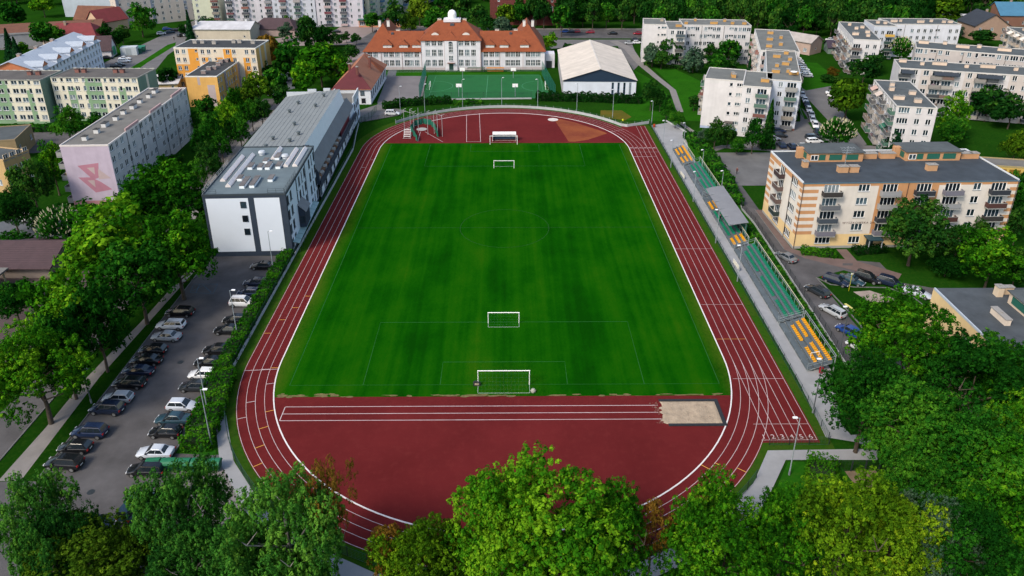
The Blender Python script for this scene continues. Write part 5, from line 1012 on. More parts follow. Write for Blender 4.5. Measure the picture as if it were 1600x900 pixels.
def crown(kind, lf, var, lod):
    k = (kind, lf, var, lod)
    if k in CR: return CR[k]
    if kind == 'fir': P = fir_pts(var, 2200 if lod else 6000, .13 if lod else .07)
    else:
        nc, nl, ls, cr = {0: (60, 0, .0195, .235), 1: (42, 0, .040, .255), 2: (26, 62, .115, .31)}[lod]; tuft = {0: (44, 17, .040), 1: (20, 12, .075), 2: None}[lod]
        if lod == 0 and kind == 'birch': nc, nl, ls, cr = 120, 0, .0185, .20; tuft = (34, 17, .038)
        if kind == 'willow': cr *= .9
        if lf == 'rust' and lod == 0: nc = 30
        P = crown_pts(var * 7 + 3, nc, nl, ls, cr, 'birch' if kind == 'willow' else kind, tuft)
    CR[k] = leaf_mesh('crown', *P, LF[lf]); return CR[k]
TRK = {}
def trunk(var, bark):
    k = (var, bark.name)
    if k in TRK: return TRK[k]
    r = random.Random(var + 40); mb = MB(); mb.tube((0, 0, -.02), (.01, 0, .22), .024, .018, 8); mb.tube((.01, 0, .22), (.0, .01, .5), .018, .011, 7); mb.tube((0, .01, .5), (.01, 0, .82), .011, .003, 6)
    for i in range(9):
        a = 2 * PI * i / 9 + r.uniform(-.3, .3); z = r.uniform(.24, .6); l = r.uniform(.16, .3); p = (0, 0, z); q = (math.cos(a) * l, math.sin(a) * l, z + l * r.uniform(.5, 1.0)); mb.tube(p, q, .009, .004, 5)
        for j in range(2): mb.tube(q, (q[0] + r.uniform(-.09, .09), q[1] + r.uniform(-.09, .09), q[2] + r.uniform(.03, .1)), .004, .0015, 4)
    TRK[k] = mb.mesh('trunk', bark, 60); return TRK[k]
TRAND = random.Random(3); NT = [0]
def tree(kind, lf, px, py, rpx, h, label, group=None, lod=None, cz=.56, name=None, ratio=None, bloom=False, cat='tree', bark=None, ry=1.):
    """crown centre seen at (px, py) with apparent radius rpx; total height h"""
    c = g(px, py, h * cz); d = dist(c); r = 1.10 * rpx * d / math.sqrt(1 + ((px - CCX) / CF) ** 2 + ((py - CCY) / CF) ** 2) / CF
    lod = (0 if d < 120 else 1 if d < 240 else 2) if lod is None else lod
    NT[0] += 1; var = NT[0] % (2 if lod == 0 else 3)
    rzv = h * (1 - cz) * (1.12 if lod else 1.0) if kind != 'fir' else h * .46
    nm = name or {'fir': 'conifer', 'birch': 'birch_tree', 'willow': 'willow_tree'}.get(kind, 'broadleaf_tree')
    o = thing(nm, label, cat, (c.x, c.y, 0), TRAND.uniform(0, 2 * PI), group)
    t = ob('trunk', trunk(var, bark or (BARKB if kind == 'birch' else BARK)), o); tw = min(h, r * 2.3); t.scale = (tw, tw, h * (cz + (1 - cz) * .6))
    q = ob('crown', crown(kind, lf, var, lod), o, (0, 0, h * cz if kind != 'fir' else h * .53)); q.scale = (r, r * ry, rzv)
    if bloom:
        rr = np.random.default_rng(NT[0]); k = 130; u = unit(rr.normal(size=(k, 3))); u[:, 2] = np.abs(u[:, 2]) * .9; mb = MB()
        for p in u: mb.tube((p[0] * .97, p[1] * .97, p[2] * .97), (p[0] * 1.03, p[1] * 1.03, p[2] * 1.03 + .09), .024, .008, 5)
        w_ = ob('blossom', mb.mesh('blossom', BLOOM), o, q.location); w_.scale = q.scale; w_['kind'] = 'stuff'
    return o
# ---- near trees, bottom edge and right
tree('birch', 'birch', 52, 815, 62, 14, 'pale feathery birch at the lower left corner beside the car park'); tree('birch', 'birch', 95, 850, 55, 11, 'bluish birch crown filling the lower left corner under the paler one')
tree('round', 'olive', 120, 880, 88, 9, 'olive-yellow bushy tree at the bottom edge left of the parked blue car', cz=.55); tree('round', 'olive', 200, 875, 45, 8, 'small olive tree at the bottom edge right of the blue car', cz=.55)
tree('birch', 'birch', 285, 800, 72, 15, 'grey-green birch covering the dark car and containers at the bottom of the car park'); tree('birch', 'birch', 300, 880, 66, 11, 'birch at the bottom edge below the container birch')
tree('birch', 'birch', 448, 832, 92, 17, 'dark drooping birch with rusty tips over the lower left bend of the track'); tree('birch', 'rust', 512, 772, 40, 17.5, 'thin rusty-tipped crown prong over the white track kerb', cz=.75); tree('birch', 'birch', 400, 885, 60, 11, 'low birch at the bottom edge under the drooping one')
tree('round', 'lime', 652, 884, 68, 10.5, 'bright yellow-green young tree at the bottom edge left of the big maple'); tree('round', 'lime', 705, 865, 40, 9, 'small lime-green crown between the young tree and the big maple'); tree('tall', 'rust', 612, 862, 38, 10, 'sparse rusty yellow tree in front of the lower track bend', cz=.6)
tree('round', 'maple', 872, 834, 126, 17, 'huge bright green maple at the bottom centre, tallest over the red bend'); tree('round', 'maple', 785, 845, 82, 15, 'left shoulder maple joined to the huge bottom centre one'); tree('round', 'maple', 955, 855, 78, 14, 'right shoulder maple joined to the huge bottom centre one')
tree('tall', 'rust', 1020, 830, 34, 11, 'sparse orange-leaved tree over the lower right track lanes', cz=.62); tree('round', 'maple', 1112, 828, 64, 14, 'green maple overlapping the orange-ticked lanes of the lower right bend'); tree('round', 'maple', 1130, 875, 82, 12, 'low maple at the bottom edge below the right-hand bend')
tree('round', 'lime', 1318, 842, 88, 16, 'yellow-green lime with a pointed top below the gate'); tree('round', 'lime', 1390, 850, 72, 13, 'lime crown right of the pointed one at the bottom edge'); tree('round', 'maple', 1225, 850, 62, 13, 'mid-green maple between the walkway and the yellow-green lime'); tree('birch', 'grey', 1455, 850, 58, 12, 'pale grey-green birch with bare twigs at the bottom edge')
tree('round', 'maple', 1425, 545, 86, 17, 'large maple whose top hides the corner of the flat grey roof'); tree('round', 'oak', 1356, 622, 62, 15, 'maple beside the near yellow seats, leaning over the walkway'); tree('round', 'oak', 1520, 610, 88, 17, 'maple in front of the flat-roofed cream block'); tree('round', 'maple', 1580, 600, 62, 15, 'maple at the right edge below the flat grey roof')
tree('round', 'oak', 1440, 680, 80, 15, 'dark green tree in the middle of the right-hand grove'); tree('round', 'oak', 1530, 730, 88, 16, 'oak at the centre right of the grove near the right edge'); tree('round', 'maple', 1590, 800, 92, 15, 'big maple cut by the right edge near the bottom'); tree('round', 'oak', 1510, 860, 74, 13, 'shaded oak at the bottom right beside the grey birch'); tree('round', 'oak', 1430, 770, 58, 12, 'shadowed tree between the grove and the yellow-green lime'); tree('round', 'maple', 1590, 700, 60, 15, 'bright maple cut by the right edge, above the big one')
# ---- left grove between the street and the car park
tree('round', 'maple', 258, 315, 66, 17, 'tall maple against the front of the mural block'); tree('round', 'maple', 185, 385, 88, 17, 'broad maple in the middle of the left grove'); tree('round', 'maple', 275, 400, 58, 15, 'maple touching the left corner of the sports hall'); tree('round', 'oak', 215, 440, 62, 14, 'dark maple below the broad one in the left grove')
tree('round', 'maple', 112, 490, 62, 15, 'maple in front of the brown-roofed house'); tree('round', 'maple', 55, 580, 70, 15, 'bright maple by the street at the left edge'); tree('round', 'oak', 150, 510, 44, 14, 'maple with a bare leaning trunk above the pavement'); tree('round', 'oak', 20, 470, 30, 7, 'small shrubby tree by the driveway at the left edge'); tree('round', 'oak', 100, 555, 46, 13, 'maple half behind the street tree at the left edge')
tree('round', 'oak', 97, 355, 34, 9, 'small white-flowered chestnut beside the mural gable', bloom=True)
for i, (x, y, r, h, k, lab) in enumerate(((50, 290, 30, 12, 'dark', 'dark willow left of the mural gable'), (82, 262, 25, 12, 'maple', 'sunlit tree behind the dark willow by the mural block'), (20, 330, 26, 9, 'shade', 'shadowed bush tree at the left edge below the yellow building'), (60, 345, 20, 6, 'shade', 'low shadowed shrub before the mural car yard'), (105, 195, 24, 10, 'oak', 'round tree in front of the green blocks'), (20, 380, 26, 5, 'oak', 'hedge-like bush at the left edge'))):
    tree('round', k, x, y, r, h, lab)
# ---- trees between the mural block, orange blocks and sports hall
for x, y, r, h, k, lab in ((322, 168, 17, 8, 'oak', 'small tree by the near orange gable'), (332, 208, 22, 11, 'oak', 'tree beside the back corner of the mural block'), (356, 186, 20, 11, 'maple', 'bright tree below the orange block corner'), (374, 205, 17, 10, 'oak', 'tree next to the left edge of the hall roof'), (368, 163, 16, 10, 'maple', 'bright tree right of the near orange gable'), (402, 140, 22, 12, 'willow', 'yellow-green tree by the end of the orange block'), (385, 150, 14, 10, 'olive', 'olive tree under the orange block end wall'), (428, 130, 19, 11, 'oak', 'dark tree above the hall roof corner'), (408, 176, 15, 9, 'dark', 'low dark tree against the hall roof edge'), (392, 178, 14, 9, 'oak', 'small green tree in the row along the hall'), (440, 150, 15, 8, 'dark', 'dark shrub tree above the hall roof'),
    (322, 245, 17, 8, 'dark', 'thin street tree beside the front roof of the hall'), (338, 262, 14, 7, 'dark', 'dark street tree by the pavement behind the hall'), (345, 228, 15, 8, 'oak', 'street tree beside the lower hall roof'), (312, 225, 15, 8, 'oak', 'street tree near the mural block east wall'), (310, 272, 13, 8, 'oak', 'street tree just behind the tall maple'),
    (262, 122, 14, 8, 'shade', 'dark tree between the shed and orange block'), (300, 190, 14, 7, 'oak', 'tree tight against the east wall of the mural block'), (150, 190, 12, 6, 'oak', 'low tree below the right green block')):
    tree('round', k, x, y, r, h, lab)
# ---- around the school
for x, y, r, h, k, lab, kind in ((418, 78, 19, 13, 'rust', 'orange-brown tree behind the orange block', 'round'), (406, 108, 17, 10, 'dark', 'dark tree under the orange-brown one', 'round'), (456, 88, 27, 15, 'oak', 'tall green tree left of the bright one near the school', 'tall'), (500, 98, 36, 15, 'maple', 'large bright yellow-green tree left of the school annex', 'round'), (478, 120, 24, 12, 'maple', 'bright green tree in front of the large yellow-green one', 'round'), (528, 108, 20, 12, 'maple', 'bright tree touching the annex roof', 'round'), (480, 45, 16, 15, 'dark', 'dark conifer-like tree by the pavilion', 'tall'), (506, 58, 14, 11, 'shade', 'dark round tree by the side street', 'round'), (525, 60, 10, 6, 'dark', 'clipped round tree by the side street', 'round'), (548, 82, 12, 7, 'dark', 'dark tree at the left end of the school roof', 'round'), (556, 60, 8, 5, 'dark', 'small street tree left of the school ridge', 'round'), (541, 57, 7, 5, 'dark', 'smaller street tree beside the plaza', 'round'),
    (581, 33, 13, 9, 'oak', 'single round tree at the plaza corner behind the school', 'round'), (617, 24, 19, 15, 'dark', 'tall dark tree behind the left school ridge', 'tall'), (640, 35, 14, 9, 'olive', 'olive tree behind the left school wing', 'round'), (655, 15, 20, 14, 'olive', 'yellowish tree behind the left school wing', 'round'), (682, 30, 19, 12, 'oak', 'green tree left of the observatory dome', 'round'), (690, 8, 16, 13, 'oak', 'green tree at the top edge left of the dome', 'round'), (718, 6, 18, 14, 'dark', 'dark tree at the top edge above the dome', 'round'), (745, 25, 18, 12, 'dark', 'dark tree right of the observatory dome', 'round'), (765, 38, 15, 9, 'dark', 'low tree behind the right school ridge', 'round'), (790, 24, 14, 12, 'willow', 'yellow-topped tree in front of the red brick building', 'round'), (783, 40, 14, 9, 'grey', 'greyish tree behind the right school wing', 'round'), (861, 64, 12, 8, 'maple', 'small bright tree between school and gymnasium', 'round'), (878, 30, 15, 14, 'oak', 'lone round tree beside the road behind the gymnasium', 'round')):
    tree(kind, k, x, y, r, h, lab)
# ---- the wood across the top
wr = random.Random(8)
WL = ['dense dark wood tree', 'tall shadowed wood tree', 'lighter green wood tree']
for row, (y, dy, h) in enumerate(((40, 3, 13), (30, 4, 15), (20, 4, 16), (9, 4, 17), (-2, 4, 18), (-14, 5, 19))):
    x = 800 + wr.uniform(-10, 10) + row * 6
    while x < 1640:
        if not (row == 0 and 985 < x) and not (row == 1 and x > 1130 and x < 1210) and not (1448 < x and row < 4):
            yy = y - 21 if x < 1012 else y
            t_ = wr.random(); i = 0 if t_ < .48 else 1 if t_ < .72 else 2
            pl = 'above the school and gymnasium' if x < 1000 else 'above the long far white block' if x < 1170 else 'above the car lane' if x < 1300 else 'above the pinkish block' if x < 1420 else 'above the blue-roofed house'
            tree('tall' if i == 1 else 'round', ('dark', 'shade', ('oak', 'dark', 'oak', 'dark')[int(t_ * 997) % 4])[i], x, yy + wr.uniform(-dy, dy), wr.uniform(11, 19), h * wr.uniform(.8, 1.15), '%s in the %s rank, %s' % (WL[i], ('front', 'second', 'third', 'fourth', 'fifth', 'rear')[row], pl), 'trees of the wood along the top edge')
        x += wr.uniform(15, 26)
for i in range(34):
    tree('round', 'dark' if i % 3 else 'oak', 590 + wr.uniform(0, 220) if i < 14 else wr.uniform(-80, 180) if i < 26 else wr.uniform(1640, 1760), wr.uniform(-22, -6) if i < 26 else wr.uniform(0, 60), wr.uniform(12, 20), wr.uniform(9, 15), 'tree of the distant belt beyond the roofs', 'trees of the distant belt')
# ---- far left
for x, y, r, h, k, lab, kind in ((16, 22, 22, 13, 'oak', 'round tree at the upper left corner', 'round'), (66, 8, 16, 11, 'maple', 'bright tree above the magenta-logo shop', 'round'), (218, 28, 20, 15, 'oak', 'big round green tree before the cream and pink row', 'round'), (66, 52, 22, 11, 'oak', 'tree clump behind the white terrace', 'round'), (86, 56, 14, 9, 'oak', 'tree right of the clump behind the white terrace', 'round'), (13, 66, 11, 12, 'fir', 'dark spruce at the left edge behind the white terrace', 'fir'), (24, 74, 9, 9, 'fir', 'smaller spruce beside the first one', 'fir'), (33, 76, 11, 6, 'maple', 'light bush tree left of the terrace roof', 'round'), (165, 50, 12, 8, 'shade', 'dark tree by the tan gabled house', 'round'), (182, 60, 12, 7, 'shade', 'dark garden tree right of the terrace', 'round'), (190, 52, 11, 8, 'dark', 'dark garden tree by the brown-roofed house', 'round'), (295, 38, 8, 13, 'fir', 'dark spruce at the bend of the left street', 'fir'), (284, 46, 7, 6, 'dark', 'bush by the bend of the left street', 'round'), (318, 36, 11, 7, 'grey', 'greyish tree before the yellow-green gable', 'round'), (330, 38, 10, 7, 'dark', 'dark tree before the white balcony block', 'round'), (372, 46, 12, 4, 'dark', 'low hedge tree below the balcony blocks', 'round'), (450, 35, 10, 7, 'dark', 'tree right of the purple-roofed pavilion', 'round'), (448, 48, 11, 8, 'grey', 'pale birch beside the pavilion', 'round'), (152, 42, 13, 7, 'dark', 'tree in the gardens below the red-roofed house', 'round')):
    tree(kind, k, x, y, r, h, lab)
# ---- right side
for x, y, r, h, k, lab, kind, bl in ((1020, 84, 15, 9, 'grey', 'left of the round trees before the far white block end', 'round', 0), (1046, 78, 20, 11, 'dark', 'large round tree before the far white block end', 'round', 0), (1034, 92, 14, 7, 'dark', 'lower dark tree between the two round ones', 'round', 0), (1084, 92, 19, 9, 'grey', 'silvery willow before the long far block', 'willow', 0), (1110, 82, 13, 8, 'dark', 'dark tree right of the silvery willow', 'round', 0), (1139, 80, 17, 10, 'oak', 'round dark tree in the courtyard corner', 'round', 0), (1122, 98, 16, 8, 'oak', 'mid-green tree in the courtyard', 'round', 0), (1143, 102, 13, 6, 'dark', 'low courtyard tree below the round dark one', 'round', 0), (1171, 104, 6, 9, 'fir', 'slim conifer at the balcony wall in the courtyard', 'fir', 0),
    (1018, 148, 17, 9, 'dark', 'dark tree at the right end of the far hedge', 'round', 0), (1032, 158, 12, 6, 'dark', 'dark bush tree by the far stadium corner', 'round', 0), (1042, 172, 13, 6, 'oak', 'bushy tree above the far yellow seats', 'round', 0), (1056, 186, 12, 5, 'oak', 'bush right of the walkway end', 'round', 0), (1085, 160, 10, 5, 'dark', 'bush at the left corner of the blue-plinth block', 'round', 0), (1118, 208, 16, 8, 'dark', 'dark tree in front of the blue plinth', 'round', 0), (1138, 212, 13, 6, 'dark', 'lower dark tree by the block entrance', 'round', 0), (1100, 212, 10, 4, 'grey', 'grey bush at the foot of the blue plinth', 'round', 0), (1178, 212, 17, 9, 'oak', 'round bright tree in front of the projecting block section', 'round', 0), (1203, 190, 13, 13, 'dark', 'tall dark conifer before the bluish block', 'fir', 0), (1152, 228, 14, 4, 'oak', 'low bush by the asphalt yard', 'round', 0),
    (1326, 152, 26, 13, 'willow', 'tall yellow-green willow left of the crowded-balcony block', 'round', 0), (1309, 210, 25, 9, 'oak', 'chestnut with white flower candles by the car lane', 'round', 1), (1400, 208, 17, 12, 'fir', 'dark spruce before the plain two-window end', 'fir', 0), (1424, 212, 14, 5, 'grey', 'low tree right of the spruce', 'round', 0), (1352, 108, 24, 11, 'dark', 'dark tree before the pinkish block end', 'round', 0), (1372, 96, 12, 9, 'dark', 'dark tree right of the pinkish block end', 'round', 0), (1408, 76, 17, 10, 'oak', 'chestnut in bloom before the long bright white block', 'round', 1), (1494, 178, 24, 13, 'maple', 'pointed bright tree before the nearer parallel block', 'tall', 0), (1486, 205, 24, 9, 'oak', 'broad bluish tree below the pointed bright one', 'round', 0), (1546, 158, 26, 11, 'dark', 'dark broad tree in front of the awninged loggias', 'round', 0), (1582, 172, 27, 10, 'dark', 'dark tree at the right edge in front of the parallel blocks', 'round', 0), (1481, 17, 28, 15, 'willow', 'large yellow-green tree above the long bright white block', 'round', 0), (1462, 55, 16, 6, 'oak', 'bush tree between the white block and the parallel ones', 'round', 0), (1486, 58, 12, 5, 'dark', 'low tree right of the bush between the blocks', 'round', 0), (1495, 48, 10, 6, 'grey', 'grey willow by the end of the long bright white block', 'round', 0), (1535, 58, 18, 7, 'dark', 'round dark tree before the tan gable', 'round', 0), (1245, 28, 14, 10, 'oak', 'round tree above the small brown-gabled house', 'round', 0), (1262, 26, 13, 10, 'oak', 'tree right of the one above the brown-gabled house', 'round', 0), (1120, 26, 14, 9, 'oak', 'light green tree behind the far white block', 'round', 0), (1138, 18, 12, 9, 'maple', 'bright tree behind the far white block chimneys', 'round', 0), (1196, 30, 14, 8, 'dark', 'dark tree behind the white block junction', 'round', 0),
    (1588, 230, 20, 9, 'willow', 'yellowish tree at the right edge above the cream and orange block', 'round', 0), (1432, 360, 49, 13, 'dark', 'big dark tree hiding the middle of the cream and orange block', 'round', 0), (1552, 402, 50, 11, 'maple', 'broad sunlit tree below the right corner of the cream and orange block', 'round', 0), (1498, 380, 26, 7, 'dark', 'shadowed tree between the two big ones by the cream block', 'round', 0), (1586, 305, 26, 11, 'oak', 'tree past the right end of the cream and orange block', 'round', 0), (1592, 350, 22, 8, 'dark', 'dark tree at the right edge below the cream block corner', 'round', 0), (1530, 362, 16, 6, 'dark', 'small dark tree by the right end of the cream block', 'round', 0), (1480, 415, 26, 4, 'shade', 'shadowed shrub below the two big trees', 'round', 0), (1300, 112, 9, 4, 'rust', 'reddish bush on the lawn by the white car row', 'round', 0), (1292, 122, 10, 3, 'dark', 'clipped bush on the lawn by the white car row', 'round', 0), (1305, 124, 9, 2.5, 'dark', 'second clipped bush nearer the pinkish block', 'round', 0), (1590, 420, 26, 8, 'dark', 'dark tree at the right edge above the flat grey roof', 'round', 0)):
    tree(kind, k, x, y, r, h, lab, bloom=bool(bl))
# ---- hedges and bushes built of leaf cards round an added solid dark core that blocks the view through
def hedge(label, pts, w_, h, lf, dens=34, ls=.17, z0=0, name='hedge', group=None, top=.0):
    r = np.random.default_rng(len(label)); C, N, S, T = [], [], [], []; core = MB()
    for (x0, y0), (x1, y1) in zip(pts, pts[1:]):
        L = math.hypot(x1 - x0, y1 - y0); dx, dy = (x1 - x0) / L, (y1 - y0) / L; k = int(dens * L * (w_ + 2 * h))
        for (ex, ey, sg) in ((x0, y0, -1), (x1, y1, 1)):      # leafy ends
            q = int(dens * w_ * h * .9); la = r.uniform(-w_ / 2, w_ / 2, q); P = np.stack([ex - dy * la + dx * sg * r.normal(size=q) * .12, ey + dx * la + dy * sg * r.normal(size=q) * .12, z0 + r.uniform(.05, h, q)], 1)
            C.append(P); N.append(unit(np.array([dx * sg, dy * sg, .3]) + r.normal(size=(q, 3)) * .6)); S.append(ls * r.uniform(.6, 1.4, q)); T.append(np.clip(.45 + r.normal(size=q) * .2, 0, 1))
        s = r.uniform(0, L, k); side = r.random(k) * (w_ + 2 * h)
        lat = np.where(side < h, -w_ / 2, np.where(side < h + w_, side - h - w_ / 2, w_ / 2)); z = np.where(side < h, side, np.where(side < h + w_, h, side - h - w_))
        wob = 1 + .14 * np.sin(s * 1.3 + lat) + .1 * np.sin(s * 3.1); z = z * (wob if True else 1) + r.normal(size=k) * .07; lat = lat * (1 + .1 * np.sin(s * 2.1)) + r.normal(size=k) * .08
        P = np.stack([x0 + dx * s - dy * lat, y0 + dy * s + dx * lat, np.maximum(z, .03) + z0], 1); nn = np.stack([-dy * np.sign(lat) * (np.abs(lat) > w_ * .42), dx * np.sign(lat) * (np.abs(lat) > w_ * .42), (z > h * .85) * 1.2], 1)
        C.append(P); N.append(unit(nn + r.normal(size=(k, 3)) * .6)); S.append(ls * r.uniform(.6, 1.4, k)); T.append(np.clip(.45 + .18 * np.sin(s * .9) + r.normal(size=k) * .18, 0, 1))
        a = w_ / 2 - .3; e0, e1 = .5, .5; core.prism([(x0 + dx * e0 + dy * a, y0 + dy * e0 - dx * a), (x1 - dx * e1 + dy * a, y1 - dy * e1 - dx * a), (x1 - dx * e1 - dy * a, y1 - dy * e1 + dx * a), (x0 + dx * e0 - dy * a, y0 + dy * e0 + dx * a)], z0, z0 + h - .35)
    o = thing(name, label, 'hedge', (0, 0, 0), 0, group)
    ob('foliage', leaf_mesh('foliage', np.concatenate(C), np.concatenate(N), np.concatenate(S), np.concatenate(T), LF[lf]), o); ob('dark_core', core.mesh('dark_core', mat('hedge_core', (.010, .028, .006), .95, .2, 2.)), o); return o
hedge('long green hedge between the car park and the track fence', [(-41.5, 91), (-41.8, 110), (-41.7, 128.5)], 2.0, 1.8, 'hedge'); hedge('wider hedge end by the lower car park and containers', [(-39.3, 75.2), (-40.1, 83), (-41.2, 91)], 3.6, 1.7, 'hedge'); hedge('clipped hedge under the cream and orange block', [(56.6, 129.4), (62.6, 127.8)], 1.8, 1.2, 'hedge'); hedge('clipped hedge right of the block entrance', [(66.6, 129.2), (73, 130.2)], 2.0, 1.1, 'shade')
hedge('tall dark hedge in front of the gymnasium', [(9.5, 237.8), (26, 236.6), (43, 234.0)], 2.6, 2.4, 'shade', 16, .28); hedge('dark hedge behind the white car at the far bend', [(-38, 227.6), (-33, 231.4), (-24, 233.6), (-18, 234.4)], 2.6, 2.0, 'shade', 16, .28); hedge('low hedge on the lawn between court and far bend', [(-17, 233.2), (-8, 234.4)], 2.4, 1.0, 'oak', 16, .28)
hedge('square hedge beside the lower right walkway', [(36.2, 66.2), (38.6, 72.2)], 3.4, 1.8, 'hedge', 40, .15); hedge('bushy strip behind the stands by the road fence', [(49.2, 94), (49.6, 120), (49.9, 143)], 1.5, .7, 'oak', 20, .2); hedge('overgrown bushes behind the far stands', [(50.2, 152), (51.6, 166), (51.8, 186), (50.4, 200)], 3.2, 1.6, 'oak', 14, .3)
hedge('low hedge along the dark road behind the gymnasium', [(24, 318), (36, 316)], 2, 1.4, 'shade', 8, .5); hedge('bush row at the foot of the mural block', [(-84.5, 155), (-84, 182)], 3, 1.6, 'oak', 9, .35); hedge('garden bushes before the brown-roofed house', [(-88, 112), (-80, 113)], 2.4, 1.8, 'oak', 16, .3); hedge('bushes before the green blocks', [(-150, 205), (-120, 208)], 3., 1.6, 'oak', 6, .4); hedge('bushes along the lawn before the far white block', [(53, 287), (66, 280)], 2., 1.2, 'dark', 8, .4)
# ================================================================ STADIUM FITTINGS
def copy_thing(src, loc, rz, label, group=None):
    r = src.copy(); COL.objects.link(r); r.location = loc; r.rotation_euler = (0, 0, rz); r['label'] = label
    if group: r['group'] = group
    for c in list(src.children):
        d = c.copy(); COL.objects.link(d); d.parent = r
        for e in list(c.children): q = e.copy(); COL.objects.link(q); q.parent = d
    return r
# ---- fences: posts and welded mesh panels of real wires
FGREEN = paint('2e5144', .6); FGREY = paint('9aa3a6', .5); FDARK = paint('1f2a2a', .6)
_FP = {}
def fpanel(L, h, mname, m, sx=.42, sz=.22, t=.011):
    k = (round(L, 1), h, mname)
    if k in _FP: return _FP[k]
    mb = MB(); L = k[0]; n = int(L / sx)
    for i in range(1, n): x = L * i / n; mb.poly([(x - t, 0, .05), (x + t, 0, .05), (x + t, 0, h), (x - t, 0, h)]); mb.poly([(x, -t, .05), (x, t, .05), (x, t, h), (x, -t, h)])
    n = int(h / sz)
    for i in range(n + 1): z = .06 + (h - .08) * i / n; q = t * (2.2 if i in (0, n) else 1); mb.poly([(0, 0, z - q), (L, 0, z - q), (L, 0, z + q), (0, 0, z + q)]); mb.poly([(0, -q, z), (L, -q, z), (L, q, z), (0, q, z)])
    _FP[k] = mb.mesh('mesh_panel', m); return _FP[k]
def fence(label, pts, h=1.6, step=2.5, m=FGREEN, mn='green', plinth=True, name='fence', pr=.035, pm=None, ph=.45):
    P = [Vector((p[0], p[1], 0)) for p in pts]; o = thing(name, label, 'fence', (P[0].x, P[0].y, 0)); base = P[0]
    pmesh = MB().box(-pr, -pr, 0, pr, pr, h + .06).mesh('post', pm or FDARK); A = 0.; pos = []
    cum = [0]
    for a, b in zip(P, P[1:]): cum.append(cum[-1] + (b - a).length)
    n = max(1, round(cum[-1] / step)); st = cum[-1] / n; seg = 0
    for i in range(n + 1):
        s = min(i * st, cum[-1] - 1e-6)
        while seg < len(P) - 2 and s > cum[seg + 1]: seg += 1
        pos.append(P[seg].lerp(P[seg + 1], (s - cum[seg]) / (cum[seg + 1] - cum[seg])))
    pl = MB()
    for i, p in enumerate(pos):
        ob('post', pmesh, o, p - base)
        if i < n:
            d = pos[i + 1] - p; a = math.atan2(d.y, d.x); q = ob('mesh_panel', fpanel(d.length, h, mn, m), o, p - base, a)
            if plinth: e = d.normalized(); nn = Vector((-e.y, e.x, 0)) * .06; A_, B_ = p - base, pos[i + 1] - base; pl.prism([A_ - nn, B_ - nn, B_ + nn, A_ + nn], 0, ph)
    if plinth: ob('plinth', pl.mesh('plinth', mat('plinth_concrete', (.40, .42, .43), .9, .15, 1.)), o)
    return o
def arc(d, a0, a1, yc, n=16): return [(TX + (TW + d) * math.cos(a0 + (a1 - a0) * i / n), yc + (TW + d) * math.sin(a0 + (a1 - a0) * i / n)) for i in range(n + 1)]
fence('mesh fence along the left straight below the sports hall', [(-40.5, 90), (-40.6, 130), (-40.6, 165), (-40.7, 190), (-42.5, 205), (-43.2, 212)], 1.5, ph=.6)
fence('curved mesh fence round the lower left bend beside the path', arc(6.3, PI + .08, PI + 1.45, TY0), 1.3, plinth=False)
fence('curved mesh fence round the lower right bend beside the path', arc(6.2, 1.5 * PI, 2 * PI - .68, TY0), 1.3, plinth=False)
fence('curved fence with pale plinth round the far bend', [g(613 + 12, 188).to_2d(), g(700, 172).to_2d()] and arc(6.0, PI - .62, .50, TY1, 34) + [(XR + 9.0, 212.4)], 1.3, pm=FGREY, ph=.8)
fence('mesh fence between the right straight and the walkway', [(XR + 9.2, 211.8), (XR + 9.0, 190), (XR + 9.0, 131), (XR + 8.9, 92), (XR + 8.8, 77)], 1.1, plinth=False)
fence('boundary mesh fence between the stands and the car lane', [(50.2, 92), (50.8, 112), (51.5, 143), (51.0, 150), (53.3, 164), (52.8, 186), (50.6, 204), (47, 214.5)], 1.7, m=FDARK, mn='dark', plinth=True)
fence('mesh fence and gate at the end of the start straight', [(41, 76.0), (33.4, 76.0)], 1.3, plinth=False)
fence('gate fence across the dirt path at the lower right', [(40.2, 71.3), (48.8, 71.5)], 1.5, 1.6, m=FDARK, mn='dark', plinth=False, pr=.07)
fence('fence on both sides of the white car drive at the far left bend', [(-45.6, 213.5), (-39, 216.2), (-33.4, 220.4)], 1.3, 2.0, m=FDARK, mn='dark', plinth=False)
fence('green screen fence by the sports hall end', [(-43.4, 212), (-40.8, 219), (-40.2, 226)], 1.8, 2.0, m=paint('1f6a50'), mn='screen', plinth=False)
# tall net fences round the court
NET = paint('0f6a5c', .7)
def netfence(label, pts, h): return fence(label, pts, h, 3.6, NET, 'net%d' % h, False, 'net_fence', .06, paint('1f5f54'))
netfence('tall green net fence at the left end of the green court', [(-28.2, 238), (-29.4, 272)], 5.0); netfence('tall green net fence at the right end of the green court', [(15.6, 238), (12.8, 272)], 5.0)
fence('low dark fence along the near side of the green court', [(-28.2, 238), (-6, 238.8), (8, 239.2)], 2.4, 5.5, FDARK, 'dark24', True)
fence('low rail fence in front of the school', [(-44, 275.5), (14, 277.4)], 1.0, 4.5, FGREY, 'grey10', False)
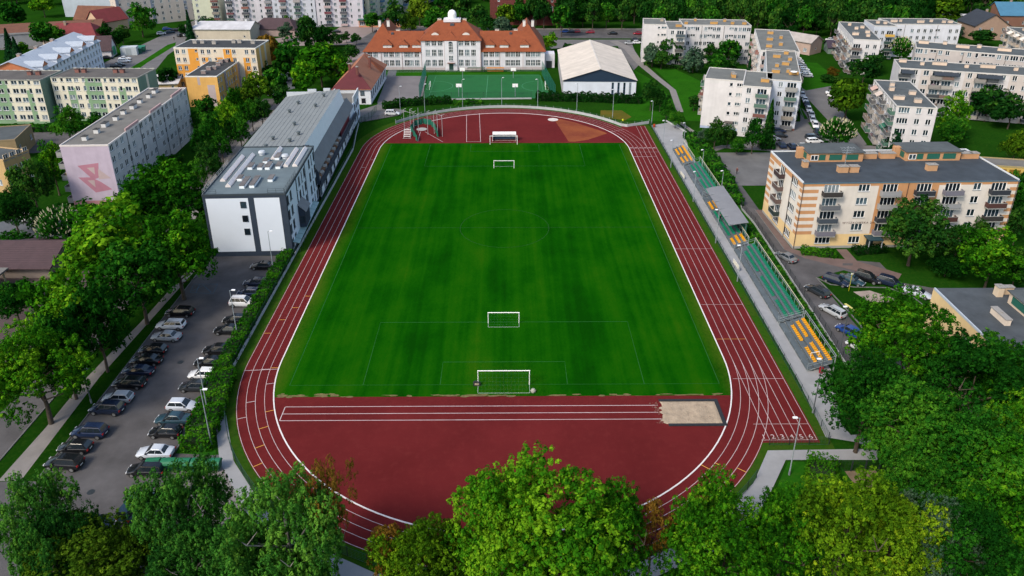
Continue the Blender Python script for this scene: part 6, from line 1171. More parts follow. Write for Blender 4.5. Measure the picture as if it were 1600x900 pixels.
# ---- lamps
def make_lamp(h, col='8a949a', name='street_lamp', label='', loc=(0, 0, 0), arm=.7, rz=0.):
    o = thing(name, label, 'lamp post', loc, rz, None)
    ob('pole', MB().tube((0, 0, 0), (0, 0, h), .085, .05, 8).tube((0, 0, h - .05), (-arm, 0, h + .06), .04, .035, 6).mesh('pole', paint(col)), o); ob('base', MB().tube((0, 0, 0), (0, 0, .7), .13, .12, 8).mesh('base', paint('6f767a')), o)
    mb = MB(); mb.box(-arm - .5, -.13, h + .0, -arm + .05, .13, h + .13); hd = ob('lamp_head', mb.mesh('lamp_head', paint('eef0f2', .4)), o); ob('lens', MB().box(-arm - .44, -.10, h - .02, -arm - .05, .10, h - .002).mesh('lens', paint('c8d0d4', .2)), hd)
    return o
L0 = None
LAMPS = [((325, 645), 8.8, 'lamp post in the wide hedge beside the path, nearer the containers'), ((331, 697), 8.8, 'lamp post at the lower end of the hedge by the path bend'), ((372, 530), 8.8, 'lamp post in the hedge beside the white parked car'), ((428, 428), 8.6, 'lamp post in front of the white hall wall'), ((1233, 742), 8.6, 'lamp post at the start line with its head over the lane numbers'), ((1270, 645), 8.7, 'dark lamp post at the near end of the yellow seats'),
    ((1310, 560), 9.0, 'lamp post on the car lane verge'), ((1152, 440), 7.2, 'lamp post on the walkway before the near green seats'), ((1118, 380), 7.2, 'lamp post on the walkway before the shelter'), ((1083, 315), 7.2, 'lamp post on the walkway before the far green seats'), ((1048, 262), 7.2, 'lamp post on the walkway below the far yellow seats'), ((1036, 226), 6.8, 'lamp post at the far end of the walkway'), ((1018, 193), 6.8, 'lamp post at the far right corner of the track'), ((957, 184), 8.7, 'lamp post on the far bend lawn right of the gymnasium windows'), ((901, 175), 9.0, 'lamp post on the far bend before the gymnasium wall'), ((840, 168), 9.0, 'lamp post on the far bend by the right end of the court'), ((784, 166), 9.0, 'lamp post on the far bend before the middle of the court'), ((723, 170), 9.2, 'lamp post on the far bend left of the court halfway line'), ((664, 176), 8.8, 'lamp post on the far bend by the court corner'), ((626, 180), 8.8, 'lamp post by the white parked car'),
    ((1068, 225), 6.0, 'thin lamp post in the bushes above the path bend'), ((1096, 270), 6.0, 'thin lamp post behind the far green seats'), ((1126, 305), 6.0, 'thin lamp post on the verge beside the shelter'), ((143, 630), 5.6, 'short lamp post on the pavement left of the car park')]
for (px, py), h, lab in LAMPS:
    p = g(px, py); rz = 0. if p.x > 0 else PI
    make_lamp(h, '4a5256' if (px, py) in ((1270, 645), (143, 630), (1310, 560)) else '8a949a', 'street_lamp', lab, (p.x, p.y, 0), .35, rz + (.6 if p.y > 150 else 0))['group'] = 'lamp posts around the stadium'
# ---- goals
def goal(label, x, y, w_, h, dirn, dep=1.9, net='net_white'):
    o = thing('goal', label, 'goal', (x, y, 0)); r = .07
    ob('frame', MB().tube((-w_ / 2, 0, 0), (-w_ / 2, 0, h), r).tube((w_ / 2, 0, 0), (w_ / 2, 0, h), r).tube((-w_ / 2 - r, 0, h), (w_ / 2 + r, 0, h), r).mesh('frame', paint('f2f2f0', .4)), o)
    y1 = dirn * dep; fr = MB()
    for s in (-1, 1): fr.tube((s * w_ / 2, 0, .03), (s * w_ / 2, y1, .03), .03, k=4); fr.tube((s * w_ / 2, 0, h), (s * w_ / 2, y1 * .35, h - .02), .025, k=4)
    fr.tube((-w_ / 2, y1, .03), (w_ / 2, y1, .03), .03, k=4); ob('ground_frame', fr.mesh('ground_frame', paint('b9c4bd')), o)
    nt_ = MB(); t = .0032; m = paint('4f7a60', .8)
    A = lambda u, v: (-w_ / 2 + w_ * u, y1 * .35 + (y1 - y1 * .35) * v, (h - .02) * (1 - v) + .03 * v)
    for i in range(int(w_ / .5) + 1): u = i / int(w_ / .5); nt_.tube(A(u, 0), A(u, 1), t, k=3); nt_.tube(A(u, 0), (-w_ / 2 + w_ * u, 0, h), t, k=3)
    for j in range(6): v = j / 5; nt_.tube(A(0, v), A(1, v), t, k=3)
    for s in (0, 1):
        for j in range(1, 6): v = j / 6; p = A(s, v); nt_.tube(p, (p[0], 0, p[2]), t, k=3)
    ob('net', nt_.mesh('net', m), o); return o
goal('full-size white goal at the near end of the pitch', -.55, 88.7, 7.32, 2.44, -1); p = g(787, 226); goal('full-size white goal at the far end before the covered bench', p.x, p.y, 7.32, 2.44, 1)
p = g(787, 505); goal('small white training goal standing on the near half of the pitch', p.x, p.y, 5.0, 2.0, -1, 1.2); p = g(787.5, 263); goal('small white training goal near the far end of the pitch', p.x, p.y, 5.0, 2.0, 1, 1.2)
for px, lab in ((672, 'handball goal at the left end of the green court'), (852, 'handball goal at the right end of the green court')):
    p = g(px, 138); o = goal(lab, p.x, p.y, 4.0, 2.0, -1, 1.0); o.rotation_euler = (0, 0, PI / 2 if px > 700 else -PI / 2)
p = g(745, 602); o = tag(ob('equipment_bag', MB().box(-.5, -.25, 0, .5, .25, .45).box(-.35, -.2, .45, .25, .2, .65).mesh('equipment_bag', paint('23262a', .8))), 'dark equipment bag lying at the left post of the near goal', 'bag'); o.location = (p.x, p.y, .03)
ob('bag_strap', MB().box(-.3, -.27, .2, .3, .27, .47).mesh('bag_strap', paint('a09080')), o)
p = g(833, 613); o = tag(ob('rolled_net', MB().lathe([(.02, 0), (.34, .08), (.38, .3), (.22, .55), (.02, .62)], 9).mesh('rolled_net', mat('net_roll', (.42, .42, .36), .9, .3, 4.))), 'pale bundle of net beside the right post of the near goal', 'net bundle'); o.location = (p.x, p.y, .03)
ob('net_tie', MB().box(-.4, -.05, .25, .4, .05, .36).mesh('net_tie', paint('8a8a70')), o)
# ---- long jump pit
o = thing('long_jump_pit', 'long jump sand pit with black rubber edging at the near right corner of the pitch', 'sand pit', (24.8, 82.5, 0)); mb = MB()
nx, ny = 34, 20; rr = np.random.default_rng(4)
X = np.linspace(-3.9, 3.75, nx); Y = np.linspace(-2.4, 2.25, ny); Z = .05 + .07 * rr.random((nx, ny)) + .03 * np.sin(X * 2)[:, None]; Z[0] = .04; Z[-1] = .05; Z[:, 0] = .045; Z[:, -1] = .045
mb.v = [(X[i] + (.25 * rr.standard_normal() if i == 0 else 0), Y[j], Z[i, j]) for i in range(nx) for j in range(ny)]
mb.f = [[i * ny + j, (i + 1) * ny + j, (i + 1) * ny + j + 1, i * ny + j + 1] for i in range(nx - 1) for j in range(ny - 1)]; mb.m = [0] * len(mb.f)
ob('sand', mb.mesh('sand', SAND, 180), o); RUB = mat('rubber', (.022, .026, .032), .8, .2, 2.)
for x0, y0, x1, y1 in ((-3.9, 2.26, 4.25, 2.68), (-3.5, -2.85, 4.25, -2.41), (3.76, -2.41, 4.25, 2.26)): ob('edging', MB().box(x0, y0, .03, x1, y1, .14).mesh('edging', RUB), o)
sp = MB(); rnd = random.Random(2)
for i in range(60): x = -4.2 - abs(rnd.gauss(0, .35)); y = rnd.uniform(-2.3, 2.2); r_ = rnd.uniform(.04, .13); sp.poly([(x + r_ * math.cos(k * PI / 3), y + r_ * .7 * math.sin(k * PI / 3), .047 + i * 1e-4) for k in range(6)])
q = ob('spilled_sand', sp.mesh('spilled_sand', mat('sand_thin', (.24, .13, .10), .95, .3, 3.)), o)
# ---- stands
def bseat():
    mb = MB(); mb.box(-.2, -.16, 0, .2, .16, .05); mb.box(.14, -.16, .05, .2, .16, .30); mb.box(-.2, -.16, -.04, -.16, .16, 0); return mb
YS = paint('dc9c10', .5); GS = paint('0c7a5a', .5); SEATY = bseat().mesh('seat', YS); SEATG = bseat().mesh('seat', GS); DECK = mat('stand_deck', (.10, .125, .14), .8, .2, .8); GALV = paint('98a2a6', .4)
def stand(label, x0, y0, y1, rows, seatmesh, segs, back='c9c2a6', net=True):
    """terrace rising to the right (+x): rows at x0 + i, segs: for each row the list of seat spans in y"""
    o = thing('spectator_stand', label, 'stand', (x0, y0, 0)); L = y1 - y0
    for i in range(rows): ob('tread', MB().box(i * .95, 0, .25 + i * .32 if i else .1, i * .95 + .95, L, .45 + i * .34).mesh('tread', DECK), o)
    fr = MB()
    for k in range(int(L / 2.4) + 1):
        y = k * L / int(L / 2.4); fr.tube((0, y, 0), (0, y, .45), .04, k=4); fr.tube((rows * .95, y, 0), (rows * .95, y, .4 + rows * .34), .04, k=4); fr.tube((0, y, .1), (rows * .95, y, .4 + rows * .3), .03, k=4)
    ob('substructure', fr.mesh('substructure', GALV), o)
    for i in range(rows):
        for a, b in segs[i]:
            n = int((b - a) / .5)
            for k in range(n): ob('seat', seatmesh, o, (i * .95 + .55, a + .25 + k * .5, .52 + i * .34))
    rl = MB(); xb = rows * .95 + .08; zt = .45 + rows * .34
    for k in range(int(L / 2) + 1): y = k * L / int(L / 2); rl.tube((xb, y, 0), (xb, y, zt + .95), .03, k=4)
    rl.tube((xb, 0, zt + .6), (xb, L, zt + .6), .03, k=4); ob('back_rail', rl.mesh('back_rail', GALV), o)
    ob('hand_rail', MB().tube((xb, 0, zt + .97), (xb, L, zt + .97), .05, k=6).mesh('hand_rail', paint(back)), o)
    if net: q = ob('back_mesh', fpanel(L, 1.9, 'standnet', paint('1a5348'), .5, .3, .012), o, (xb + .05, 0, .25), PI / 2)
    er = MB()
    for y in (0., L):
        for z in (.55, 1.05): er.tube((0, y, .45 + z * .8), (rows * .95, y, .45 + rows * .34 + z * .8), .022, k=4)
        for x in (0., rows * .5, rows * .95): er.tube((x, y, .4), (x, y, 1.5 + x * .34), .03, k=4)
    ob('end_rail', er.mesh('end_rail', paint('8a9498')), o)
    return o
X0 = 43.9
s = stand('stand of yellow bucket seats nearest the camera beside the start straight', X0, 91.6, 104.0, 4, SEATY, [[], [(1.0, 5.4), (6.6, 11.4)], [(1.2, 5.8), (7.2, 11.9)], [(.5, 12.0)]], '8a9498', net=False)
ob('front_rail', MB().tube((1.2, 2.2, 1.7), (2.4, 2.2, 2.0), .04).tube((1.2, 2.2, .8), (1.2, 2.2, 1.7), .03).tube((2.4, 2.2, 1), (2.4, 2.2, 2.0), .03).mesh('front_rail', paint('dfe4e6')), s)
stand('long stand of small green seats between the near yellow seats and the shelter', X0, 104.6, 130.6, 4, SEATG, [[], [(.5, 6), (7.2, 14.5), (16, 24)], [(.5, 25.6)], [(.3, 25.8)]])
s = stand('yellow and green seats under the grey-roofed shelter', X0, 131.4, 156.2, 3, SEATY, [[(.6, 4.0), (17.8, 22.2)], [(.6, 4.2), (17.8, 22.0)], [(.6, 4.2)]], net=False)
for i in range(3):
    for k in range(int(12 / .5)): ob('seat', SEATG, s, (i * .95 + .55, 5.0 + k * .5, .521 + i * .34))
stand('long stand of green seats beyond the shelter', X0 + .1, 157.0, 176.4, 4, SEATG, [[], [(.5, 9), (10.5, 18.8)], [(.3, 19)], [(.3, 19)]])
stand('far stand of yellow seats at the end of the walkway', X0 - .1, 177.2, 189.6, 3, SEATY, [[(.8, 5), (6.6, 11.2)], [(.8, 5.2), (6.8, 11.6)], [(.4, 12)]], net=False)
o = thing('shelter', 'pale grey curved shelter roof over the middle stand', 'shelter', (X0 - .2, 135.2, 0)); mb = MB(); n = 6
pts = [(.2, 3.2), (1.5, 3.5), (2.8, 3.72), (4.0, 3.85)]
for (xa, za), (xb, zb_) in zip(pts, pts[1:]): mb.poly([(xa, 0, za), (xb, 0, zb_), (xb, 19.4, zb_), (xa, 19.4, za)]); mb.poly([(xa, 0, za - .06), (xa, 19.4, za - .06), (xb, 19.4, zb_ - .06), (xb, 0, zb_ - .06)])
for e in (0, 19.4): mb.poly([(x, e, z) for x, z in pts] + [(x, e, z - .06) for x, z in pts[::-1]])
mb.poly([(.2, 0, 3.14), (.2, 0, 3.2), (.2, 19.4, 3.2), (.2, 19.4, 3.14)]); ob('roof', mb.mesh('roof', mat('shelter_roof', (.19, .195, .21), .6, .1, .6)), o)
for i in range(6): ob('post', MB().tube((3.6, i * 3.8 + .2, 0), (3.6, i * 3.8 + .2, 3.85), .06).tube((3.6, i * 3.8 + .2, 3.7), (.3, i * 3.8 + .2, 3.3), .05).mesh('post', paint('5a6468')), o)
ob('back_wall', MB().box(3.75, .1, .3, 3.8, 19.3, 3.2).mesh('back_wall', paint('2a6a58', .4)), o)
# waste bin, gate boards by the walkway
def bin_(label, x, y, c): 
    o = thing('litter_bin', label, 'bin', (x, y, 0)); ob('body', MB().lathe([(.01, .1), (.26, .1), (.32, .95), (.29, .95), (.22, .3)], 12).mesh('body', paint(c)), o); ob('stand_post', MB().tube((.36, 0, 0), (.36, 0, 1.15), .03).mesh('stand_post', DARKSTEEL), o)
p = g(1282, 583); bin_('red litter bin at the near end of the yellow stand', p.x, p.y, '8a1420'); p = g(1022, 199); bin_('orange-red bin at the far end of the walkway', p.x, p.y, 'a83a18')
for px, py, lab in ((1150, 418, 'white board leaning on the walkway fence by the near green seats'), (1066, 277, 'white board on the walkway fence by the far green seats')):
    p = g(px, py); o = thing('advert_board', lab, 'board', (p.x, p.y, 0), PI / 2 + .08); ob('panel', MB().box(-1.6, -.03, .25, 1.6, .03, 1.05).mesh('panel', paint('d6d2c4')), o); ob('leg', MB().box(-1.5, -.02, 0, -1.42, .02, .25).mesh('leg', DARKSTEEL), o); ob('leg', MB().box(1.42, -.02, 0, 1.5, .02, .25).mesh('leg', DARKSTEEL), o)
# ---- hammer cage, judges' steps, dugout
o = thing('hammer_cage', 'green hammer throwing cage with netting round the grey circle at the far left', 'throwing cage', (hc.x, hc.y, 0)); pts = [tuple((g(*q) - hc).to_2d()) for q in ((652, 221), (642, 205), (648, 197), (661, 193.5), (673, 195.5), (680, 203), (684, 214.5))]
for a, b in zip(pts, pts[1:]):
    L = math.hypot(b[0] - a[0], b[1] - a[1]); m = MB(); rnd = random.Random(int(a[0] * 10)); nx_ = 8; q0 = 1.7
    for i in range(nx_): x0, x1 = L * i / nx_, L * (i + 1) / nx_; w0, w1 = .12 * math.sin(i * 1.7), .12 * math.sin(i * 1.7 + 1.7); m.poly([(x0, w0 * 2, .02), (x1, w1 * 2, .02), (x1, w1, q0), (x0, w0, q0)])
    ob('net', m.mesh('net', mat('cage_net', (.014, .15, .10), .8, .2, 3.)), o, (a[0], a[1], 0), math.atan2(b[1] - a[1], b[0] - a[0]))
for p in pts: ob('post', MB().tube((p[0], p[1], 0), (p[0], p[1], 2.0), .05).mesh('post', paint('1f6a52')), o)
for cx, cy, hs_, lab in ((g(640, 207).x, g(640, 207).y, (6.4, 6.2, 5.9, 5.6), 'left group of grey net poles by the hammer cage'), (g(677, 213).x, g(677, 213).y, (6.8, 6.6, 6.9, 6.3), 'right group of grey net poles by the hammer cage')):
    o = thing('net_poles', lab, 'poles', (cx, cy, 0)); k = 0
    for dx, dy in ((-1.6, 1.4), (.1, 2.2), (1.2, .6), (2.6, -.4)): ob('pole', MB().tube((dx, dy, 0), (dx, dy, hs_[k]), .06, k=6).tube((dx, dy, hs_[k] - .1), (dx + .7, dy + .3, hs_[k] + .15), .05, k=5).mesh('pole', paint('a7a9aa')), o); k += 1
    ob('cross_bar', MB().tube((.1, 2.2, hs_[1] - .3), (2.6, -.4, hs_[3] - .3), .04, k=5).tube((-1.6, 1.4, hs_[0] - .5), (1.2, .6, hs_[2] - .5), .04, k=5).mesh('cross_bar', paint('a7a9aa')), o)
p = g(654, 192); o = thing('flag_pole', 'single thin pole behind the hammer cage', 'pole', (p.x, p.y, 0)); ob('pole', MB().tube((0, 0, 0), (0, 0, 4.6), .07).mesh('pole', paint('8f9698')), o); ob('base', MB().box(-.4, -.4, 0, .4, .4, .7).mesh('base', paint('1f6a52')), o)
p = g(636, 216); o = thing('judges_steps', 'white stepped judges stand on a steel frame left of the hammer cage', 'judges stand', (p.x, p.y, 0)); o.scale = (.72, .72, .72)
for i in range(5): ob('step', MB().box(-1.2, i * .62, .55 + i * .52, 1.2, i * .62 + .5, .65 + i * .52).mesh('step', paint('e6e0dc')), o); 
fr = MB()
for s in (-1.25, 1.25): fr.tube((s, -.1, 0), (s, 2.9, 2.9), .05); fr.tube((s, 2.9, 0), (s, 2.9, 3.2), .05); fr.tube((s, -.1, 0), (s, 2.9, 0.05), .05); fr.tube((s, -.1, 0), (s, -.1, 1.2), .04)
fr.tube((-1.6, -.3, .05), (1.6, -.3, .05), .05); ob('frame', fr.mesh('frame', paint('cfd2d2')), o)
p = g(788, 221.5); o = thing('dugout', 'white-roofed covered team bench behind the far goal', 'team bench', (p.x, p.y + 1.2, 0)); W_ = 6.4
prof = [(-.9, 2.0), (-.6, 2.3), (.2, 2.45), (.9, 2.1), (1.15, 1.3), (1.2, .1)]
for i in range(4):
    m = MB(); x0 = -W_ / 2 + i * W_ / 4 + .02; x1 = x0 + W_ / 4 - .04
    for (ya, za), (yb, zb_) in zip(prof, prof[1:]): m.poly([(x0, ya, za), (x1, ya, za), (x1, yb, zb_), (x0, yb, zb_)])
    ob('canopy_panel', m.mesh('canopy_panel', paint('e4e0de', .4)), o)
ob('frame', MB().tube((-W_ / 2, -.9, 0), (-W_ / 2, -.9, 2.0), .05).tube((W_ / 2, -.9, 0), (W_ / 2, -.9, 2.0), .05).tube((-W_ / 2, -.9, 2.0), (W_ / 2, -.9, 2.0), .05).tube((-W_ / 2, 0, .0), (W_ / 2, 0, .0), .05).mesh('frame', paint('e8e8e8')), o)
ob('bench', MB().box(-W_ / 2 + .2, .1, .4, W_ / 2 - .2, .6, .5).box(-W_ / 2 + .2, .62, .5, W_ / 2 - .2, .7, 1.2).mesh('bench', paint('3a4c66')), o)
for s in (-1, 1): ob('side_panel', MB().poly([(s * W_ / 2, y, z) for y, z in [(-.9, .3)] + prof]).mesh('side_panel', paint('d8dadc', .3)), o)
# ---- court furniture
for px, py, rz, lab in ((717, 151, 1, 'basketball hoop on the near left side of the green court'), (805, 151, 1, 'basketball hoop on the near right side of the green court'), (723, 122, -1, 'basketball hoop on the school side left'), (802, 122, -1, 'basketball hoop on the school side right')):
    p = g(px, py); o = thing('basketball_hoop', lab, 'basketball hoop', (p.x, p.y, 0), 0 if rz > 0 else PI); ob('pole', MB().tube((0, 0, 0), (0, 0, 3.2), .09).tube((0, 0, 3.1), (0, 1.2, 3.3), .06).mesh('pole', paint('7f8a90')), o)
    ob('backboard', MB().box(-.9, 1.2, 2.85, .9, 1.26, 4.0).mesh('backboard', paint('e8e8e8')), o); ob('ring', MB().tube((-.25, 1.3, 3.0), (.25, 1.3, 3.0), .02).tube((-.25, 1.75, 3.0), (.25, 1.75, 3.0), .02).tube((-.25, 1.3, 3.0), (-.25, 1.75, 3.0), .02).tube((.25, 1.3, 3.0), (.25, 1.75, 3.0), .02).mesh('ring', paint('c84a1a')), o)
for px, py, c, lab in ((744, 113, '4a5a44', 'grey-green covered bench on the school lawn'), (774, 113, 'c07a18', 'yellow-orange covered bench on the school lawn')):
    p = g(px, py); o = thing('bench_shelter', lab, 'covered bench', (p.x, p.y, 0)); ob('roof', MB().box(-3.2, -.6, 1.6, 3.2, .8, 1.72).mesh('roof', paint(c)), o); ob('bench', MB().box(-3, 0, .4, 3, .5, .5).mesh('bench', paint(c)), o)
    for x in (-3.1, 0, 3.1): ob('post', MB().box(x - .05, .6, 0, x + .05, .7, 1.6).mesh('post', DARKSTEEL), o)
# ---- waste containers in the lower car park
def make_cont(label, loc, rz=0.):
    o = thing('waste_container', label, 'waste container', loc, rz, 'green waste containers'); G_ = paint('134a31', .5)
    mb = MB(); mb.v = [(-.68, -.5, .2), (.68, -.5, .2), (.68, .5, .2), (-.68, .5, .2), (-.8, -.68, 1.15), (.8, -.68, 1.15), (.8, .62, 1.15), (-.8, .62, 1.15)]
    for q in ((0, 3, 2, 1), (4, 5, 6, 7), (0, 1, 5, 4), (1, 2, 6, 5), (2, 3, 7, 6), (3, 0, 4, 7)): mb.f.append(list(q)); mb.m.append(0)
    ob('body', mb.mesh('body', G_), o); lm = MB(); n = 6
    for i in range(n):
        a, b = PI * i / n, PI * (i + 1) / n; lm.poly([(-.82, -.03 - .67 * math.cos(a), 1.16 + .38 * math.sin(a)), (.82, -.03 - .67 * math.cos(a), 1.16 + .38 * math.sin(a)), (.82, -.03 - .67 * math.cos(b), 1.16 + .38 * math.sin(b)), (-.82, -.03 - .67 * math.cos(b), 1.16 + .38 * math.sin(b))])
    for s in (-.82, .82): lm.poly([(s, -.03 - .67 * math.cos(PI * i / n), 1.16 + .38 * math.sin(PI * i / n)) for i in range(n + 1)])
    ob('lid', lm.mesh('lid', paint('1f6a48', .5), 30), o); ob('rim', MB().box(-.86, -.72, 1.08, .86, .66, 1.15).mesh('rim', G_), o)
    for x, y in ((-.55, -.45), (.55, -.45), (-.55, .4), (.55, .4)): ob('wheel', MB().tube((x - .04, y, .1), (x + .04, y, .1), .1, k=10).mesh('wheel', paint('202224')), o)
    return o
c0 = make_cont('green waste container nearest the path, right end of its row', (-35.9, 72.2, 0))
for i, lab in enumerate(('green waste container second from the path', 'green waste container third from the path', 'green waste container fourth from the path', 'green waste container at the left end of the row, behind birch leaves')): copy_thing(c0, (-37.75 - i * 1.85, 72.2 + .03 * i, 0), .04 * (i - 1), lab, 'green waste containers')
o = thing('recycling_bin', 'small round blue-green bin in front of the waste containers', 'bin', (-38.2, 70.9, 0)); ob('body', MB().lathe([(.01, 0), (.42, .02), (.45, .7), (.3, 1.0), (.01, 1.08)], 14).mesh('body', paint('1f4a5a', .4), 40), o); ob('opening', MB().box(-.15, -.47, .62, .15, -.40, .78).mesh('opening', paint('0f1214')), o)
# low wooden bench and seesaw on the lawn by the sand
p = g(1327, 483); o = thing('bench', 'pale yellow bench on the lawn by the sand patch', 'bench', (p.x, p.y, 0), 1.9); ob('seat', MB().box(-1.1, -.22, .4, 1.1, .22, .47).mesh('seat', paint('c8c070')), o)
for x in (-.8, .8): ob('leg', MB().box(x - .06, -.18, 0, x + .06, .18, .4).mesh('leg', CONC), o)
p = g(1326, 455); o = thing('sign_post', 'thin yellow post on the lawn corner beside the parked cars', 'post', (p.x, p.y, 0)); ob('post', MB().tube((0, 0, 0), (0, 0, 3.6), .05).mesh('post', paint('a8a020')), o); ob('cap', MB().box(-.2, -.03, 3.3, .2, .03, 3.6).mesh('cap', paint('cfd2c8')), o)
p = g(1341, 495); o = thing('spring_toy', 'small orange-red playground spring toy by the maple', 'playground toy', (p.x, p.y, 0)); ob('body', MB().box(-.6, -.12, .4, .6, .12, .8).box(.3, -.1, .8, .6, .1, 1.1).mesh('body', paint('a83a18')), o); ob('spring', MB().tube((0, 0, 0), (0, 0, .4), .14).mesh('spring', paint('20262a')), o)
o = thing('storage_box', 'pale grey storage container by the left street', 'container', (g(204, 85).x, g(204, 85).y, 0), .2); ob('body', MB().box(-3, -2, 0, 3, 2, 3.2).mesh('body', paint('b8c0c4')), o); ob('door', MB().box(-1, -2.04, .2, 1, -2.01, 2.8).mesh('door', paint('9aa4a8')), o)
for i, (x, y) in enumerate(((215, 83), (221, 80))): 
    p = g(x, y); o = thing('waste_skip', 'green waste skip by the left street, %s the pale container' % ('next to' if i == 0 else 'farther from'), 'skip', (p.x, p.y, 0), .3); ob('body', MB().box(-1.7, -1.4, 0, 1.7, 1.4, 1.9).mesh('body', paint('1d5b48')), o); ob('lid', MB().box(-1.8, -1.5, 1.91, 1.8, 1.5, 2.15).mesh('lid', paint('2b7a60')), o)
# ================================================================ CARS
def car_parts(kind):
    P = {'hatch': dict(L=4.1, W=1.76, H=1.48, nose=-0., cowl=.95, wind=.25, rear=-1.55, tail=-1.95, deck=None), 'sedan': dict(L=4.55, W=1.78, H=1.44, cowl=1.05, wind=.30, rear=-1.05, tail=-1.55, deck=.98),
         'wagon': dict(L=4.6, W=1.80, H=1.48, cowl=1.15, wind=.40, rear=-1.95, tail=-2.2, deck=None), 'suv': dict(L=4.5, W=1.86, H=1.68, cowl=1.1, wind=.45, rear=-1.85, tail=-2.15, deck=None), 'van': dict(L=4.9, W=1.92, H=1.95, cowl=1.5, wind=.8, rear=-2.3, tail=-2.42, deck=None)}[kind]
    L, W, H = P['L'], P['W'], P['H']; hl = L / 2; hw = W / 2; tall = kind in ('suv', 'van'); zb = 1.02 if tall else .90; hood = zb - .08; out = {}
    # lower body: cross-sections along x
    st = [(-hl, .72, .45, zb - .16), (-hl + .08, .93, .30, zb - .03), (-hl + .5, 1., .22, zb + .02), (-.6, 1., .20, zb + .02), (.4, 1., .20, zb), (P['cowl'], 1., .20, zb - .01), (hl - .75, .99, .21, hood - .05), (hl - .25, .92, .25, hood - .18), (hl - .06, .80, .32, hood - .27), (hl, .66, .40, hood - .34)]
    if P['deck']: st[1] = (-hl + .08, .90, .30, zb - .02); st[2] = (-hl + .5, 1., .22, zb + .06)
    mb = MB(); R = []
    for x, k, z0, z1 in st:
        w_ = hw * k; zm = z0 + (z1 - z0) * .55
        ring = [(x, -w_ * .86, z0), (x, -w_ * .97, z0 + (z1 - z0) * .2), (x, -w_, zm), (x, -w_ * .95, z1 - .07), (x, -w_ * .84, z1), (x, 0, z1 + .03), (x, w_ * .84, z1), (x, w_ * .95, z1 - .07), (x, w_, zm), (x, w_ * .97, z0 + (z1 - z0) * .2), (x, w_ * .86, z0)]
        R.append(len(mb.v)); mb.v += ring
    n = 11
    for a, b in zip(R, R[1:]):
        for i in range(n): j = (i + 1) % n; mb.f.append([a + i, a + j, b + j, b + i]); mb.m.append(0)
    mb.f += [[R[0] + i for i in reversed(range(n))], [R[-1] + i for i in range(n)]]; mb.m += [0, 0]
    # cabin
    c0, c1 = P['cowl'], P['tail']; wb, wt = hw * .86, hw * .66; base = [(c0, -wb, zb - .03), (c0, wb, zb - .03), (c1, wb, zb - .01), (c1, -wb, zb - .01)]
    xa, xb = P['wind'], P['rear']; top = [(xa, -wt, H - .06), (xa, wt, H - .06), (xb, wt, H - .08), (xb, -wt, H - .08)]; top2 = [(xa - .2, -wt * .88, H), (xa - .2, wt * .88, H), (xb + .25, wt * .88, H - .02), (xb + .25, -wt * .88, H - .02)]
    n0 = len(mb.v); mb.v += base + top + top2
    for i in range(4):
        j = (i + 1) % 4; mb.f += [[n0 + j, n0 + i, n0 + 4 + i, n0 + 4 + j], [n0 + 4 + j, n0 + 4 + i, n0 + 8 + i, n0 + 8 + j]]; mb.m += [0, 0]
    mb.f.append([n0 + 11, n0 + 10, n0 + 9, n0 + 8]); mb.m.append(0)
    out['body'] = mb.mesh('body', PAINTS['black'], 38)
    def lerp(a, b, t): return tuple(a[i] + (b[i] - a[i]) * t for i in range(3))
    def quad(bl_, br, tr, tl, u0, u1, v0, v1, off):
        pts = [lerp(lerp(bl_, br, u), lerp(tl, tr, u), v) for u, v in ((u0, v0), (u1, v0), (u1, v1), (u0, v1))]
        nn = (Vector(pts[1]) - Vector(pts[0])).cross(Vector(pts[3]) - Vector(pts[0])).normalized() * off; return [tuple(Vector(p) + nn) for p in pts]
    B, T = base, top
    out['windscreen'] = MB().poly(quad(B[0], B[1], T[1], T[0], 0.03, .97, .05, .985, .012)).mesh('windscreen', CGLASS)
    out['rear_window'] = MB().poly(quad(B[2], B[3], T[3], T[2], .05, .95, .16, .96, .012)).mesh('rear_window', CGLASS)
    out['side_window'] = []
    for s in (0, 1):
        q = (B[3], B[0], T[0], T[3]) if s == 0 else (B[1], B[2], T[2], T[1]); us = ((.05, .335), (.355, .64), (.66, .95)) if kind in ('wagon', 'suv', 'van') else ((.07, .485), (.51, .94))
        m = MB()
        for u in us:
            u0, u1 = u if s == 0 else (1 - u[1], 1 - u[0]); m.poly(quad(*q, u0, u1, .10, .95, .012))
        out['side_window'].append(m.mesh('side_window', CGLASS))
    whx = (hl - .82, -hl + .78); wr_ = .35 if tall else .31; tyre, rim = MB(), MB(); tyre.tube((0, -.1, 0), (0, .1, 0), wr_, k=16); out['tyre'] = tyre.mesh('tyre', RUBB)
    rim.tube((0, -.112, 0), (0, .112, 0), wr_ * .66, k=10); out['rim'] = rim.mesh('rim', RIM); out['wheels'] = [(x, s * (hw - .07), wr_) for x in whx for s in (-1, 1)]
    am = MB()
    for x in whx:
        for s in (-1, 1): am.tube((x, s * (hw - .02), wr_ + .02), (x, s * (hw + .005), wr_ + .02), wr_ + .06, k=16)
    out['wheel_arch'] = am.mesh('wheel_arch', RUBB)
    out['headlight'] = [MB().box(hl - .22, y0, hood - .40, hl - .03, y1, hood - .25).mesh('headlight', LAMPW) for y0, y1 in ((-hw * .80, -hw * .44), (hw * .44, hw * .80))]
    out['tail_light'] = [MB().box(-hl - .01, y0, zb - .32, -hl + .13, y1, zb - .10).mesh('tail_light', LAMPR) for y0, y1 in ((-hw * .90, -hw * .60), (hw * .60, hw * .90))]
    out['number_plate'] = [MB().box(x, -.26, .50, x + .02, .26, .61).mesh('number_plate', paint('d8d8d2')) for x in (hl - .005, -hl - .012)]
